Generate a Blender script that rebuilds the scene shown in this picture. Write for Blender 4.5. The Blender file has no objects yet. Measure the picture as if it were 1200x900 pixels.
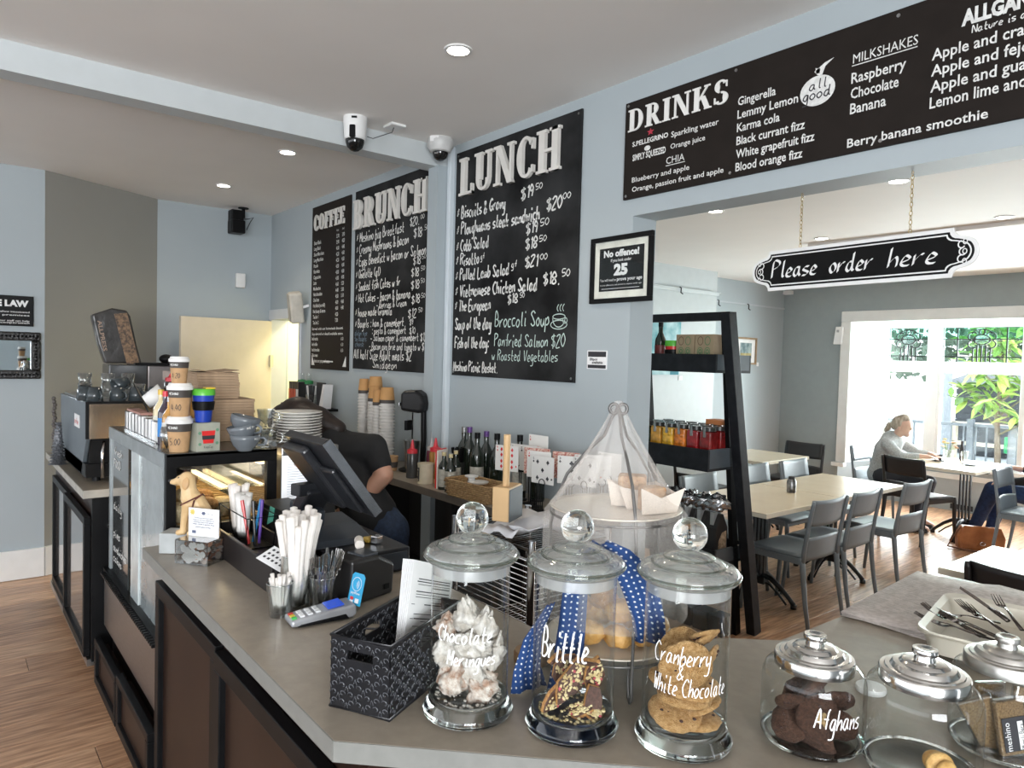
import bpy, bmesh, math, random
from mathutils import Vector, Matrix, Euler, noise
PI = math.pi
R = math.radians
random.seed(7)
sc = bpy.context.scene
col = sc.collection

# ---------------------------------------------------------------- camera
cam = bpy.data.objects.new('camera', bpy.data.cameras.new('camera'))
col.objects.link(cam)
cam.data.sensor_width = 36.0
cam.data.lens = 835.2 / 1200 * 36
cam.data.clip_start = 0.02
rgt, upv, fwd = Vector((.62491475, .78023093, .02685609)), Vector((-.04593302, .00240513, .99894163)), Vector((-.77934057, .62548693, -.03734136))
cm = Matrix.Identity(4)
for i in range(3):
    cm[i][0], cm[i][1], cm[i][2] = rgt[i], upv[i], -fwd[i]
cm[2][3] = 1.70
cam.matrix_world = cm
sc.camera = cam

# ---------------------------------------------------------------- world, exposure, lights
w = bpy.data.worlds.new('world'); sc.world = w; w.use_nodes = True
nt = w.node_tree; nt.nodes.clear()
out = nt.nodes.new('ShaderNodeOutputWorld'); bg = nt.nodes.new('ShaderNodeBackground')
tc = nt.nodes.new('ShaderNodeTexCoord'); sep = nt.nodes.new('ShaderNodeSeparateXYZ'); rmp = nt.nodes.new('ShaderNodeValToRGB')
nt.links.new(tc.outputs['Generated'], sep.inputs[0]); nt.links.new(sep.outputs['Z'], rmp.inputs[0])
rmp.color_ramp.elements[0].position = 0.0; rmp.color_ramp.elements[0].color = (.92, .95, 1.0, 1)
rmp.color_ramp.elements[1].position = 0.8; rmp.color_ramp.elements[1].color = (.70, .83, 1.0, 1)
nt.links.new(rmp.outputs[0], bg.inputs[0]); bg.inputs[1].default_value = 1.7
nt.links.new(bg.outputs[0], out.inputs[0])
sc.view_settings.view_transform = 'Standard'
sc.view_settings.look = 'None'
sc.view_settings.gamma = 1.0
sc.view_settings.use_curve_mapping = False
sc.view_settings.exposure = 1.12
sc.cycles.use_denoising = True
sc.cycles.max_bounces = 10
sc.cycles.diffuse_bounces = 4
sc.cycles.glossy_bounces = 4
sc.cycles.transmission_bounces = 8
sc.cycles.transparent_max_bounces = 24
sc.cycles.caustics_reflective = False
sc.cycles.caustics_refractive = False
sc.cycles.sample_clamp_indirect = 4.0

def area_light(name, loc, rot, sx, sy, power, color=(1, 1, 1)):
    d = bpy.data.lights.new(name, 'AREA'); d.shape = 'RECTANGLE'; d.size = sx; d.size_y = sy
    d.energy = power; d.color = color
    o = bpy.data.objects.new(name, d); col.objects.link(o); o.location = loc; o.rotation_euler = rot
    return o
# daylight coming in through the bay window and through the shop front windows behind the camera
area_light('bay_daylight', (-2.6, 9.9, 1.6), (R(-90), 0, 0), 3.4, 1.9, 320, (.93, .97, 1))
area_light('shop_front_daylight', (3.3, -2.0, 1.6), (R(90), 0, R(90)), 3.0, 1.9, 170, (.95, .98, 1))

# ---------------------------------------------------------------- helpers
def T(x=0, y=0, z=0): return Matrix.Translation((x, y, z))
def RZ(a): return Matrix.Rotation(a, 4, 'Z')
def RX(a): return Matrix.Rotation(a, 4, 'X')
def RY(a): return Matrix.Rotation(a, 4, 'Y')
def SC(x, y, z): return Matrix.Diagonal((x, y, z, 1))
I4 = Matrix.Identity(4)

class MB:
    def __init__(s, M=None):
        s.v = []; s.f = []; s.M = M or I4
    def add(s, vs, fs, M=None):
        m = s.M @ M if M is not None else s.M
        b = len(s.v)
        s.v += [tuple(m @ Vector(p)) for p in vs]
        s.f += [tuple(i + b for i in q) for q in fs]
        return s
    def box(s, x0, x1, y0, y1, z0, z1, M=None):
        return s.add([(x0, y0, z0), (x1, y0, z0), (x1, y1, z0), (x0, y1, z0), (x0, y0, z1), (x1, y0, z1), (x1, y1, z1), (x0, y1, z1)],
                     [(0, 3, 2, 1), (4, 5, 6, 7), (0, 1, 5, 4), (1, 2, 6, 5), (2, 3, 7, 6), (3, 0, 4, 7)], M)
    def prism(s, poly, z0, z1, M=None):
        n = len(poly)
        vs = [(x, y, z0) for x, y in poly] + [(x, y, z1) for x, y in poly]
        fs = [tuple(reversed(range(n))), tuple(range(n, 2 * n))] + [(i, (i + 1) % n, n + (i + 1) % n, n + i) for i in range(n)]
        return s.add(vs, fs, M)
    def lathe(s, prof, n=32, M=None, a0=0, closed=False):
        vs = []; fs = []; idx = []
        for r, z in prof:
            if r < 1e-6:
                idx.append([len(vs)]); vs.append((0, 0, z))
            else:
                idx.append(list(range(len(vs), len(vs) + n)))
                vs += [(r * math.cos(a0 + 2 * PI * k / n), r * math.sin(a0 + 2 * PI * k / n), z) for k in range(n)]
        pairs = list(zip(idx, idx[1:])) + ([(idx[-1], idx[0])] if closed else [])
        for a, b in pairs:
            if len(a) == 1 and len(b) == 1: continue
            for k in range(n):
                k2 = (k + 1) % n
                if len(a) == 1: fs.append((a[0], b[k2], b[k]))
                elif len(b) == 1: fs.append((a[k], a[k2], b[0]))
                else: fs.append((a[k], a[k2], b[k2], b[k]))
        return s.add(vs, fs, M)
    def cyl(s, r, z0, z1, n=24, M=None, r2=None):
        r2 = r if r2 is None else r2
        return s.lathe([(0, z0), (r, z0), (r2, z1), (0, z1)], n, M)
    def tube(s, pts, r, n=8, closed=False, M=None, flat=None):
        pts = [Vector(p) for p in pts]; m = len(pts)
        rs = r if isinstance(r, (list, tuple)) else [r] * m
        vs = []; fs = []; pn = None
        for i, p in enumerate(pts):
            if closed: t = pts[(i + 1) % m] - pts[i - 1]
            else: t = pts[min(i + 1, m - 1)] - pts[max(i - 1, 0)]
            if t.length < 1e-9: t = Vector((0, 0, 1))
            t.normalize()
            if pn is None:
                a = Vector((0, 0, 1)) if abs(t.z) < .9 else Vector((1, 0, 0))
                u = t.cross(a).normalized()
            else:
                u = pn - t * pn.dot(t)
                u = u.normalized() if u.length > 1e-6 else t.orthogonal().normalized()
            pn = u; v = t.cross(u)
            for k in range(n):
                c = 2 * PI * k / n
                ku, kv = (1, 1) if flat is None else flat
                vs.append(tuple(p + (u * math.cos(c) * ku + v * math.sin(c) * kv) * rs[i]))
        for i in range(m if closed else m - 1):
            j = (i + 1) % m
            for k in range(n):
                k2 = (k + 1) % n
                fs.append((i * n + k, i * n + k2, j * n + k2, j * n + k))
        if not closed:
            fs.append(tuple(reversed(range(n)))); fs.append(tuple(range((m - 1) * n, m * n)))
        return s.add(vs, fs, M)
    def bar(s, a, b, wx, wy, M=None):
        a, b = Vector(a), Vector(b); t = (b - a); L = t.length; t.normalize()
        up = Vector((0, 0, 1)) if abs(t.z) < .95 else Vector((0, 1, 0))
        u = t.cross(up).normalized(); v = u.cross(t)
        vs = []
        for q in (a, b):
            for i, j in ((-1, -1), (1, -1), (1, 1), (-1, 1)):
                vs.append(tuple(q + u * i * wx / 2 + v * j * wy / 2))
        return s.add(vs, [(0, 3, 2, 1), (4, 5, 6, 7), (0, 1, 5, 4), (1, 2, 6, 5), (2, 3, 7, 6), (3, 0, 4, 7)], M)
    def ball(s, r, n=16, m=10, M=None, jit=0, seed=0, freq=3.0):
        vs = []; fs = []
        for i in range(m + 1):
            th = PI * i / m
            for k in range(n):
                ph = 2 * PI * k / n
                p = Vector((math.sin(th) * math.cos(ph), math.sin(th) * math.sin(ph), math.cos(th)))
                q = 1 + (jit * noise.noise(p * freq + Vector((seed * 7.1, seed * 3.3, 0))) if jit else 0)
                vs.append(tuple(p * r * q))
        for i in range(m):
            for k in range(n):
                k2 = (k + 1) % n
                fs.append((i * n + k, (i + 1) * n + k, (i + 1) * n + k2, i * n + k2))
        return s.add(vs, fs, M)
    def sheet(s, grid, M=None, thick=0):
        m = len(grid); n = len(grid[0])
        vs = [tuple(p) for row in grid for p in row]
        fs = [(i * n + j, i * n + j + 1, (i + 1) * n + j + 1, (i + 1) * n + j) for i in range(m - 1) for j in range(n - 1)]
        return s.add(vs, fs, M)
    def build(s, name, mat, parent=None, smooth=False, bevel=0, sub=0, solid=0, weld=False, seg=2):
        me = bpy.data.meshes.new(name); me.from_pydata(s.v, [], s.f)
        if weld or sub:
            bm = bmesh.new(); bm.from_mesh(me); bmesh.ops.remove_doubles(bm, verts=bm.verts, dist=1e-5); bm.to_mesh(me); bm.free()
        me.materials.append(mat)
        if smooth:
            me.polygons.foreach_set('use_smooth', [True] * len(me.polygons))
            if smooth != 'all':
                try: me.set_sharp_from_angle(angle=R(38))
                except Exception: pass
        me.update()
        o = bpy.data.objects.new(name, me); col.objects.link(o)
        if parent is not None: o.parent = parent
        if solid:
            d = o.modifiers.new('solid', 'SOLIDIFY'); d.thickness = solid; d.offset = 0
        if bevel:
            b = o.modifiers.new('bevel', 'BEVEL'); b.width = bevel; b.segments = seg; b.limit_method = 'ANGLE'; b.angle_limit = R(40)
        if sub:
            d = o.modifiers.new('sub', 'SUBSURF'); d.levels = sub; d.render_levels = sub
        return o

def thing(name, label, cat, loc=(0, 0, 0), rz=0, group=None, rot=None):
    o = bpy.data.objects.new(name, None); col.objects.link(o)
    o.location = loc; o.rotation_euler = rot or (0, 0, rz); o['label'] = label; o['category'] = cat
    if group: o['group'] = group
    return o
def tag(o, label, cat, group=None, loc=None, rz=None, rot=None):
    o['label'] = label; o['category'] = cat
    if group: o['group'] = group
    if loc is not None: o.location = loc
    if rz is not None: o.rotation_euler = (0, 0, rz)
    if rot is not None: o.rotation_euler = rot
    return o
def struct(o):
    o['kind'] = 'structure'; return o
KIDS = {}
def dup(root, loc=None, rz=None, label=None, group=None, rot=None, scale=None):
    r = root.copy(); col.objects.link(r)
    if loc is not None: r.location = loc
    if rz is not None: r.rotation_euler = (0, 0, rz)
    if rot is not None: r.rotation_euler = rot
    if scale is not None: r.scale = scale if hasattr(scale, '__len__') else (scale,) * 3
    if label: r['label'] = label
    if group: r['group'] = group
    def rec(src, dst):
        for ch in [c for c in bpy.data.objects if c.parent == src]:
            k = ch.copy(); col.objects.link(k); k.parent = dst
            k.matrix_parent_inverse = ch.matrix_parent_inverse
            rec(ch, k)
    rec(root, r)
    return r

# ---------------------------------------------------------------- materials (all procedural)
def pm(name, c, rough=.6, metal=0, var=.12, scale=12, bump=0, bscale=None, c2=None, spec=None, sheen=0, trans=0, ior=None, emis=None, estr=0, coat=0, stretch=None, detail=4, alpha=None, sss=0):
    m = bpy.data.materials.new(name); m.use_nodes = True
    t = m.node_tree; b = t.nodes['Principled BSDF']
    co = t.nodes.new('ShaderNodeTexCoord'); mp = t.nodes.new('ShaderNodeMapping'); nz = t.nodes.new('ShaderNodeTexNoise')
    t.links.new(co.outputs['Object'], mp.inputs[0]); t.links.new(mp.outputs[0], nz.inputs['Vector'])
    if stretch: mp.inputs['Scale'].default_value = stretch
    nz.inputs['Scale'].default_value = scale; nz.inputs['Detail'].default_value = detail
    rp = t.nodes.new('ShaderNodeValToRGB'); t.links.new(nz.outputs['Fac'], rp.inputs[0])
    a = tuple(max(0, x * (1 - var)) for x in c); d = tuple(min(1, x * (1 + var)) for x in c) if c2 is None else c2
    rp.color_ramp.elements[0].position = .35; rp.color_ramp.elements[1].position = .65
    rp.color_ramp.elements[0].color = (*a, 1); rp.color_ramp.elements[1].color = (*d, 1)
    t.links.new(rp.outputs[0], b.inputs['Base Color'])
    b.inputs['Roughness'].default_value = rough; b.inputs['Metallic'].default_value = metal
    if spec is not None: b.inputs['Specular IOR Level'].default_value = spec
    if coat: b.inputs['Coat Weight'].default_value = coat; b.inputs['Coat Roughness'].default_value = .08
    if sheen: b.inputs['Sheen Weight'].default_value = sheen
    if trans: b.inputs['Transmission Weight'].default_value = trans
    if sss: b.inputs['Subsurface Weight'].default_value = sss; b.inputs['Subsurface Scale'].default_value = .01
    if ior: b.inputs['IOR'].default_value = ior
    if alpha is not None: b.inputs['Alpha'].default_value = alpha
    if emis: b.inputs['Emission Color'].default_value = (*emis, 1); b.inputs['Emission Strength'].default_value = estr
    if bump:
        n2 = t.nodes.new('ShaderNodeTexNoise'); n2.inputs['Scale'].default_value = bscale or scale * 4; n2.inputs['Detail'].default_value = 3
        t.links.new(mp.outputs[0], n2.inputs['Vector'])
        bp = t.nodes.new('ShaderNodeBump'); bp.inputs['Strength'].default_value = bump; bp.inputs['Distance'].default_value = .01
        t.links.new(n2.outputs['Fac'], bp.inputs['Height']); t.links.new(bp.outputs[0], b.inputs['Normal'])
    return m
def thin_glass(name, tint=(.96, .98, .975), rough=.02, base=.06, power=2.2, gain=.75, dirt=0.0):
    """a thin pane or jar wall: mirror reflection growing at grazing angles over a clear tinted pane"""
    m = bpy.data.materials.new(name); m.use_nodes = True; t = m.node_tree; t.nodes.clear()
    o = t.nodes.new('ShaderNodeOutputMaterial'); mx = t.nodes.new('ShaderNodeMixShader')
    tr = t.nodes.new('ShaderNodeBsdfTransparent'); gl = t.nodes.new('ShaderNodeBsdfGlossy')
    tr.inputs[0].default_value = (*tint, 1); gl.inputs['Roughness'].default_value = rough
    lw = t.nodes.new('ShaderNodeLayerWeight'); lw.inputs[0].default_value = .5
    pw = t.nodes.new('ShaderNodeMath'); pw.operation = 'POWER'; pw.inputs[1].default_value = power
    ml = t.nodes.new('ShaderNodeMath'); ml.operation = 'MULTIPLY_ADD'; ml.inputs[1].default_value = gain; ml.inputs[2].default_value = base
    t.links.new(lw.outputs['Facing'], pw.inputs[0]); t.links.new(pw.outputs[0], ml.inputs[0]); t.links.new(ml.outputs[0], mx.inputs[0])
    t.links.new(tr.outputs[0], mx.inputs[1]); t.links.new(gl.outputs[0], mx.inputs[2]); last = mx
    if dirt:
        df = t.nodes.new('ShaderNodeBsdfDiffuse'); df.inputs[0].default_value = (.8, .8, .8, 1); m2 = t.nodes.new('ShaderNodeMixShader'); m2.inputs[0].default_value = dirt
        t.links.new(mx.outputs[0], m2.inputs[1]); t.links.new(df.outputs[0], m2.inputs[2]); last = m2
    t.links.new(last.outputs[0], o.inputs[0])
    return m
def gauze(name, c, opacity, hole_scale):
    """open woven net: fine threads round clear holes"""
    m = bpy.data.materials.new(name); m.use_nodes = True; t = m.node_tree; t.nodes.clear()
    o = t.nodes.new('ShaderNodeOutputMaterial'); mx = t.nodes.new('ShaderNodeMixShader')
    tr = t.nodes.new('ShaderNodeBsdfTransparent'); df = t.nodes.new('ShaderNodeBsdfDiffuse'); tl = t.nodes.new('ShaderNodeBsdfTranslucent')
    m2 = t.nodes.new('ShaderNodeMixShader'); m2.inputs[0].default_value = .4
    df.inputs[0].default_value = (*c, 1); tl.inputs[0].default_value = (*c, 1)
    co = t.nodes.new('ShaderNodeTexCoord'); nz = t.nodes.new('ShaderNodeTexNoise'); nz.inputs['Scale'].default_value = hole_scale
    rp = t.nodes.new('ShaderNodeMapRange'); rp.inputs['From Min'].default_value = .3; rp.inputs['From Max'].default_value = .7
    rp.inputs['To Min'].default_value = opacity * .65; rp.inputs['To Max'].default_value = min(1, opacity * 1.35)
    t.links.new(co.outputs['Object'], nz.inputs['Vector']); t.links.new(nz.outputs['Fac'], rp.inputs[0])
    t.links.new(df.outputs[0], m2.inputs[1]); t.links.new(tl.outputs[0], m2.inputs[2])
    t.links.new(rp.outputs[0], mx.inputs[0]); t.links.new(tr.outputs[0], mx.inputs[1]); t.links.new(m2.outputs[0], mx.inputs[2]); t.links.new(mx.outputs[0], o.inputs[0])
    return m
def emit(name, c, s):
    m = bpy.data.materials.new(name); m.use_nodes = True; t = m.node_tree; t.nodes.clear()
    o = t.nodes.new('ShaderNodeOutputMaterial'); e = t.nodes.new('ShaderNodeEmission'); e.inputs[0].default_value = (*c, 1); e.inputs[1].default_value = s
    t.links.new(e.outputs[0], o.inputs[0]); return m

wall_m = pm('wall_paint', (.39, .44, .465), .55, var=.02, scale=2, bump=.03, bscale=220)
ceil_m = pm('ceiling_paint', (.88, .845, .81), .7, var=.015, scale=2)
trim_m = pm('white_gloss_paint', (.78, .78, .76), .3, var=.02)
plank_m = pm('wood_floor', (.46, .235, .125), .28, var=.3, scale=6, stretch=(9, .8, 1), bump=.04, c2=(.66, .40, .24), detail=6)
plank_d = pm('wood_floor_dark', (.38, .19, .10), .28, var=.3, scale=6, stretch=(9, .8, 1), bump=.04, c2=(.56, .33, .195), detail=6)
plank_l = pm('wood_floor_light', (.52, .28, .155), .3, var=.3, scale=6, stretch=(9, .8, 1), bump=.04, c2=(.70, .44, .27), detail=6)
floor_gap = pm('floor_underlay', (.05, .03, .02), .8)
counter_m = pm('counter_laminate', (.285, .245, .195), .34, var=.07, scale=30, bump=.02, bscale=120)
edge_m = pm('counter_edge', (.205, .205, .19), .45, var=.05, scale=30)
black_m = pm('black_powdercoat', (.006, .006, .0065), .4, spec=.14, var=.2)
blackw_m = pm('black_painted_wood', (.012, .013, .016), .45, spec=.25, var=.3, bump=.05, scale=20)
brown_m = pm('brown_panel', (.024, .013, .0095), .32, spec=.14, var=.12, scale=6)
steel_m = pm('brushed_steel', (.46, .46, .46), .28, 1, var=.08, stretch=(1, 1, 14), scale=30)
chrome_m = pm('chrome', (.75, .75, .76), .1, 1, var=.03)
alu_m = pm('aluminium', (.62, .62, .6), .22, 1, var=.05)
board_m = pm('blackboard', (.014, .014, .015), .75, spec=.12, var=.5, scale=3.0, c2=(.036, .037, .038), detail=6)
boardp_m = pm('printed_board', (.018, .014, .012), .6, spec=.12, var=.08)
chalk_m = pm('chalk_white', (.72, .72, .70), .8, var=.12, scale=60)
chalkg_m = pm('chalk_blue_green', (.50, .62, .58), .8, var=.12, scale=60)
letter_m = pm('raised_letter_paint', (.70, .68, .64), .5, var=.04)
white_m = pm('white_plastic', (.8, .8, .79), .35, var=.02)
paper_m = pm('white_paper', (.82, .82, .82), .7, var=.03)
paperw_m = pm('warm_white_paper', (.80, .74, .68), .7, var=.04)
ink_m = pm('black_ink', (.03, .03, .035), .6, var=.1)
red_m = pm('red_plastic', (.65, .03, .03), .3, var=.1)
glass_m = thin_glass('clear_glass')
pane_m = thin_glass('window_glass', (.97, .99, .98), .01, .04)
lit_m = emit('lit_downlight', (1, .93, .8), 14)
# ---------------------------------------------------------------- lettering
_tc = {}
def text_geo(s, bold=0.0):
    k = (s, bold)
    if k not in _tc:
        c = bpy.data.curves.new('lettering', 'FONT'); c.body = s; c.size = 1; c.resolution_u = 2; c.offset = bold; c.fill_mode = 'FRONT'
        o = bpy.data.objects.new('lettering', c); col.objects.link(o)
        dg = bpy.context.evaluated_depsgraph_get(); dg.update()
        me = bpy.data.meshes.new_from_object(o.evaluated_get(dg))
        vs = [tuple(v.co) for v in me.vertices]; fs = [tuple(p.vertices) for p in me.polygons]
        bpy.data.objects.remove(o); bpy.data.curves.remove(c); bpy.data.meshes.remove(me)
        _tc[k] = (vs, fs)
    return _tc[k]
def text(mb, s, x, y, h, M, sx=1.0, width=None, bold=0.0, lift=.0015, shear=0, align=0):
    """flat print: cap height h, baseline at x, y on the plane M"""
    vs, fs = text_geo(s, bold)
    if not vs: return
    k = h / .72
    x0 = min(v[0] for v in vs); x1 = max(v[0] for v in vs)
    fx = k * sx if width is None else width / max(x1 - x0, 1e-6)
    wd = (x1 - x0) * fx
    ox = x - align * wd
    mb.add([(ox + (v[0] - x0) * fx + v[1] * k * shear, y + v[1] * k, lift) for v in vs], fs, M)

GL = {
 'a': '36 16 04 13 23 35|36 34 43', 'b': '09 03 23 34 35 26 05', 'c': '36 16 05 04 13 33', 'd': '36 16 04 13 23 35|39 34 43', 'e': '04 35 26 16 04 13 33',
 'f': '39 28 23|06 36', 'g': '36 16 04 13 23 36|36 31 20 00', 'h': '09 03|04 26 35 33', 'i': '16 13 23|18 19', 'j': '26 21 10 00|28 29', 'k': '09 03|36 04 33',
 'l': '19 14 23', 'm': '06 03|05 16 24 23|25 36 44 43', 'n': '06 03|04 26 35 33', 'o': '16 05 04 13 23 34 35 26 16', 'p': '06 00|05 26 35 34 23 03',
 'q': '36 16 04 13 23 36|36 30 41', 'r': '06 03|04 26 36', 's': '36 16 05 34 23 03', 't': '19 14 23 33|06 36', 'u': '06 04 13 23 36|36 33', 'v': '06 13 36',
 'w': '06 13 25 33 46', 'x': '06 33|36 03', 'y': '06 04 13 24|36 31 20 00', 'z': '06 36 03 33',
 'A': '03 29 43|15 35', 'B': '03 09 29 37 26 06|26 45 44 23 03', 'C': '48 29 07 05 23 43', 'D': '03 09 29 47 45 23 03', 'E': '49 09 03 43|06 36', 'F': '49 09 03|06 36',
 'G': '48 29 07 05 23 44 45 25', 'H': '09 03|49 43|06 46', 'I': '19 13', 'J': '39 34 13 04', 'K': '09 03|49 06 43', 'L': '09 03 43', 'M': '03 09 25 49 43',
 'N': '03 09 43 49', 'O': '29 07 05 23 45 47 29', 'P': '03 09 39 48 37 06', 'Q': '29 07 05 23 45 47 29|25 43', 'R': '03 09 39 48 37 06|26 43', 'S': '48 29 08 26 44 23 04',
 'T': '09 49|29 23', 'U': '09 05 23 45 49', 'V': '09 23 49', 'W': '09 13 27 33 49', 'X': '09 43|49 03', 'Y': '09 26 49|26 23', 'Z': '09 49 03 43',
 '0': '29 07 05 23 45 47 29', '1': '18 29 23', '2': '08 29 48 03 43', '3': '09 39 26 45 23 03', '4': '29 05 45|38 33', '5': '49 09 06 36 44 23 03',
 '6': '39 17 04 13 33 44 35 15', '7': '09 49 13', '8': '26 07 29 47 26 04 23 44 26', '9': '37 19 07 16 37|37 23', '$': '48 18 07 45 33 04|29 22',
 '&': '43 08 19 28 04 13 23 45', '*': '15 37|35 17|14 38', '.': '13 23', ':': '13 14|16 17', '-': '05 35', ',': '13 01', "'": '19 17', '/': '03 49', '(': '39 17 15 33', ')': '09 27 25 03',
}
def catmull(p, n=4):
    if len(p) < 3: return p
    o = []
    for i in range(len(p) - 1):
        a = p[max(i - 1, 0)]; b = p[i]; c = p[i + 1]; d = p[min(i + 2, len(p) - 1)]
        for k in range(n):
            t = k / n
            o.append(tuple(.5 * ((2 * b[j]) + (-a[j] + c[j]) * t + (2 * a[j] - 5 * b[j] + 4 * c[j] - d[j]) * t * t + (-a[j] + 3 * b[j] - 3 * c[j] + d[j]) * t ** 3) for j in range(2)))
    o.append(p[-1]); return o
def hand(mb, s, x, y, h, fn, sx=.8, width=None, pen=.12, nib=None, shear=.12, jit=.25, lift=.0015, seed=1):
    """handwriting: strokes of a pen; h is cap height, fn maps a point of the page (x, y) to (point, normal)"""
    rnd = random.Random(seed * 31 + len(s)); u = h / 6.0
    strokes = []; cx = 0.0
    for ch in s:
        if ch == ' ': cx += 3.4; continue
        g = GL.get(ch)
        if g is None: cx += 3; continue
        mxw = 0; dy = rnd.uniform(-jit, jit)
        for st in g.split('|'):
            pts = [(int(q[0]), int(q[1]) - 3) for q in st.split()]
            mxw = max(mxw, max(p[0] for p in pts))
            pts = [(cx + a + rnd.uniform(-jit, jit) * .5 + b * shear, b + dy + rnd.uniform(-jit, jit) * .5) for a, b in pts]
            strokes.append(catmull(pts, 5))
        cx += mxw + 1.5
    fx = u * sx if width is None else width / max(cx, 1)
    pw = h * pen / 2
    for st in strokes:
        q = [(x + a * fx, y + b * u) for a, b in st]
        L = []
        for i, p in enumerate(q):
            a = q[max(i - 1, 0)]; b = q[min(i + 1, len(q) - 1)]
            if nib is not None: n = (math.cos(nib) * pw * 1.5, math.sin(nib) * pw * 1.5)
            else:
                tx, ty = b[0] - a[0], b[1] - a[1]; l = math.hypot(tx, ty) or 1
                n = (-ty / l * pw, tx / l * pw)
            L.append(((p[0] + n[0], p[1] + n[1]), (p[0] - n[0], p[1] - n[1])))
        vs = []
        for a, b in L:
            for c in (a, b):
                P, N = fn(*c); vs.append(tuple(Vector(P) + Vector(N) * lift))
        mb.add(vs, [(2 * i, 2 * i + 1, 2 * i + 3, 2 * i + 2) for i in range(len(L) - 1)])
def page(M):
    N = (M.to_3x3() @ Vector((0, 0, 1)))
    return lambda a, b: (M @ Vector((a, b, 0)), N)
MW = Matrix(((1, 0, 0, 0), (0, 0, -1, 0), (0, 1, 0, 0), (0, 0, 0, 1)))       # a page facing -y
MX = Matrix(((0, 0, 1, 0), (1, 0, 0, 0), (0, 1, 0, 0), (0, 0, 0, 1)))       # a page facing +x

# slab-serif display capitals built as polygons in a box of width wd and height 1
def serif_cap(ch):
    S = []; ser = .07
    def bx(a, b, c, d): S.append([(a, c), (b, c), (b, d), (a, d)])
    def sf(c, wd, y):  # serif centred on c
        bx(c - wd / 2, c + wd / 2, y, y + ser)
    def arc(cx, cy, rx, ry, a0, a1, tk, tn, n=12):
        pr_ = None
        for i in range(n + 1):
            a = R(a0 + (a1 - a0) * i / n); t = tn + (tk - tn) * abs(math.cos(a)) ** 1.5
            o_ = (cx + rx * math.cos(a), cy + ry * math.sin(a)); tx = t; 
            i_ = (cx + (rx - tx) * math.cos(a), cy + (ry - tn) * math.sin(a))
            if pr_: S.append([pr_[0], o_, i_, pr_[1]])
            pr_ = (o_, i_)
    def dg(x0, y0, x1, y1, t): S.append([(x0, y0), (x0 + t, y0), (x1 + t, y1), (x1, y1)])
    T_ = .195; t_ = .075
    if ch == 'L': bx(.08, .08 + T_, 0, 1); sf(.165, .33, .93); sf(.165, .33, 0); bx(.08, .58, 0, t_); bx(.52, .58, 0, .27); W_ = .62
    elif ch == 'U': bx(.08, .08 + T_, .3, 1); sf(.165, .33, .93); bx(.55, .55 + t_, .3, 1); sf(.585, .27, .93); arc(.35, .3, .27, .3, 180, 360, T_ * .7, t_); W_ = .74
    elif ch == 'N': bx(.10, .10 + t_, 0, 1); sf(.13, .25, 0); bx(.0, .2, .93, 1); dg(.55, 0, .08, 1, T_); bx(.62, .62 + t_, 0, 1); sf(.655, .25, .93); W_ = .80
    elif ch == 'C': arc(.36, .5, .32, .5, 40, 320, T_, t_, 20); bx(.56, .62, .66, .92); bx(.56, .62, .1, .28); W_ = .68
    elif ch == 'H': bx(.08, .08 + T_, 0, 1); bx(.52, .52 + T_, 0, 1); [sf(c, .33, y) for c in (.165, .605) for y in (0, .93)]; bx(.2, .55, .47, .54); W_ = .80
    elif ch == 'B': bx(.08, .08 + T_, 0, 1); bx(0, .34, .93, 1); bx(0, .34, 0, .07); bx(.2, .34, .5, .57); arc(.33, .745, .24, .255, -90, 90, T_, t_); arc(.34, .27, .28, .27, -90, 90, T_, t_); W_ = .68
    elif ch == 'R': bx(.08, .08 + T_, 0, 1); bx(0, .34, .93, 1); sf(.165, .33, 0); bx(.2, .34, .46, .53); arc(.33, .73, .26, .27, -90, 90, T_, t_); dg(.50, 0, .27, .48, T_); sf(.62, .26, 0); W_ = .74
    elif ch == 'O': arc(.37, .5, .34, .5, 0, 360, T_, t_, 28); W_ = .76
    elif ch == 'D': bx(.08, .08 + T_, 0, 1); bx(0, .34, .93, 1); bx(0, .34, 0, .07); arc(.32, .5, .38, .5, -90, 90, T_, t_, 14); W_ = .76
    elif ch == 'F': bx(.08, .08 + T_, 0, 1); sf(.165, .33, 0); bx(0, .58, .93, 1); bx(.52, .58, .72, .95); bx(.2, .45, .47, .54); bx(.40, .45, .38, .63); W_ = .62
    elif ch == 'E': bx(.08, .08 + T_, 0, 1); bx(0, .58, 0, .07); bx(0, .58, .93, 1); bx(.52, .58, .72, .95); bx(.53, .6, .05, .28); bx(.2, .45, .47, .54); bx(.40, .45, .38, .63); W_ = .64
    elif ch == 'I': bx(.08, .08 + T_, 0, 1); sf(.165, .33, 0); sf(.165, .33, .93); W_ = .36
    elif ch == 'K': bx(.08, .08 + T_, 0, 1); sf(.165, .33, 0); sf(.165, .33, .93); dg(.22, .42, .56, .95, t_); dg(.54, 0, .32, .58, T_); sf(.64, .28, 0); sf(.6, .24, .93); W_ = .78
    elif ch == 'S': arc(.31, .735, .25, .265, 30, 250, T_, t_, 14); arc(.31, .265, .27, .265, -150, 90, T_, t_, 16); bx(.49, .54, .68, .93); bx(.05, .10, .07, .32); W_ = .62
    return S, W_
def serif_word(parent, s, x, y, h, width, M, depth, mat, mat_side=None):
    tot = sum(serif_cap(c)[1] for c in s) + .06 * (len(s) - 1)
    fx = width / tot; cx = x
    for c in s:
        S, W_ = serif_cap(c); mb = MB(M)
        for k, p in enumerate(S):
            mb.prism([(cx + a * fx, y + b * h) for a, b in p], .001, depth + .00012 * (k % 4))
        mb.build('letter', mat, parent)
        cx += (W_ + .06) * fx
# ================================================================ SETTING
WY = 2.417      # menu wall
ZC = 2.96       # ceiling
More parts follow.
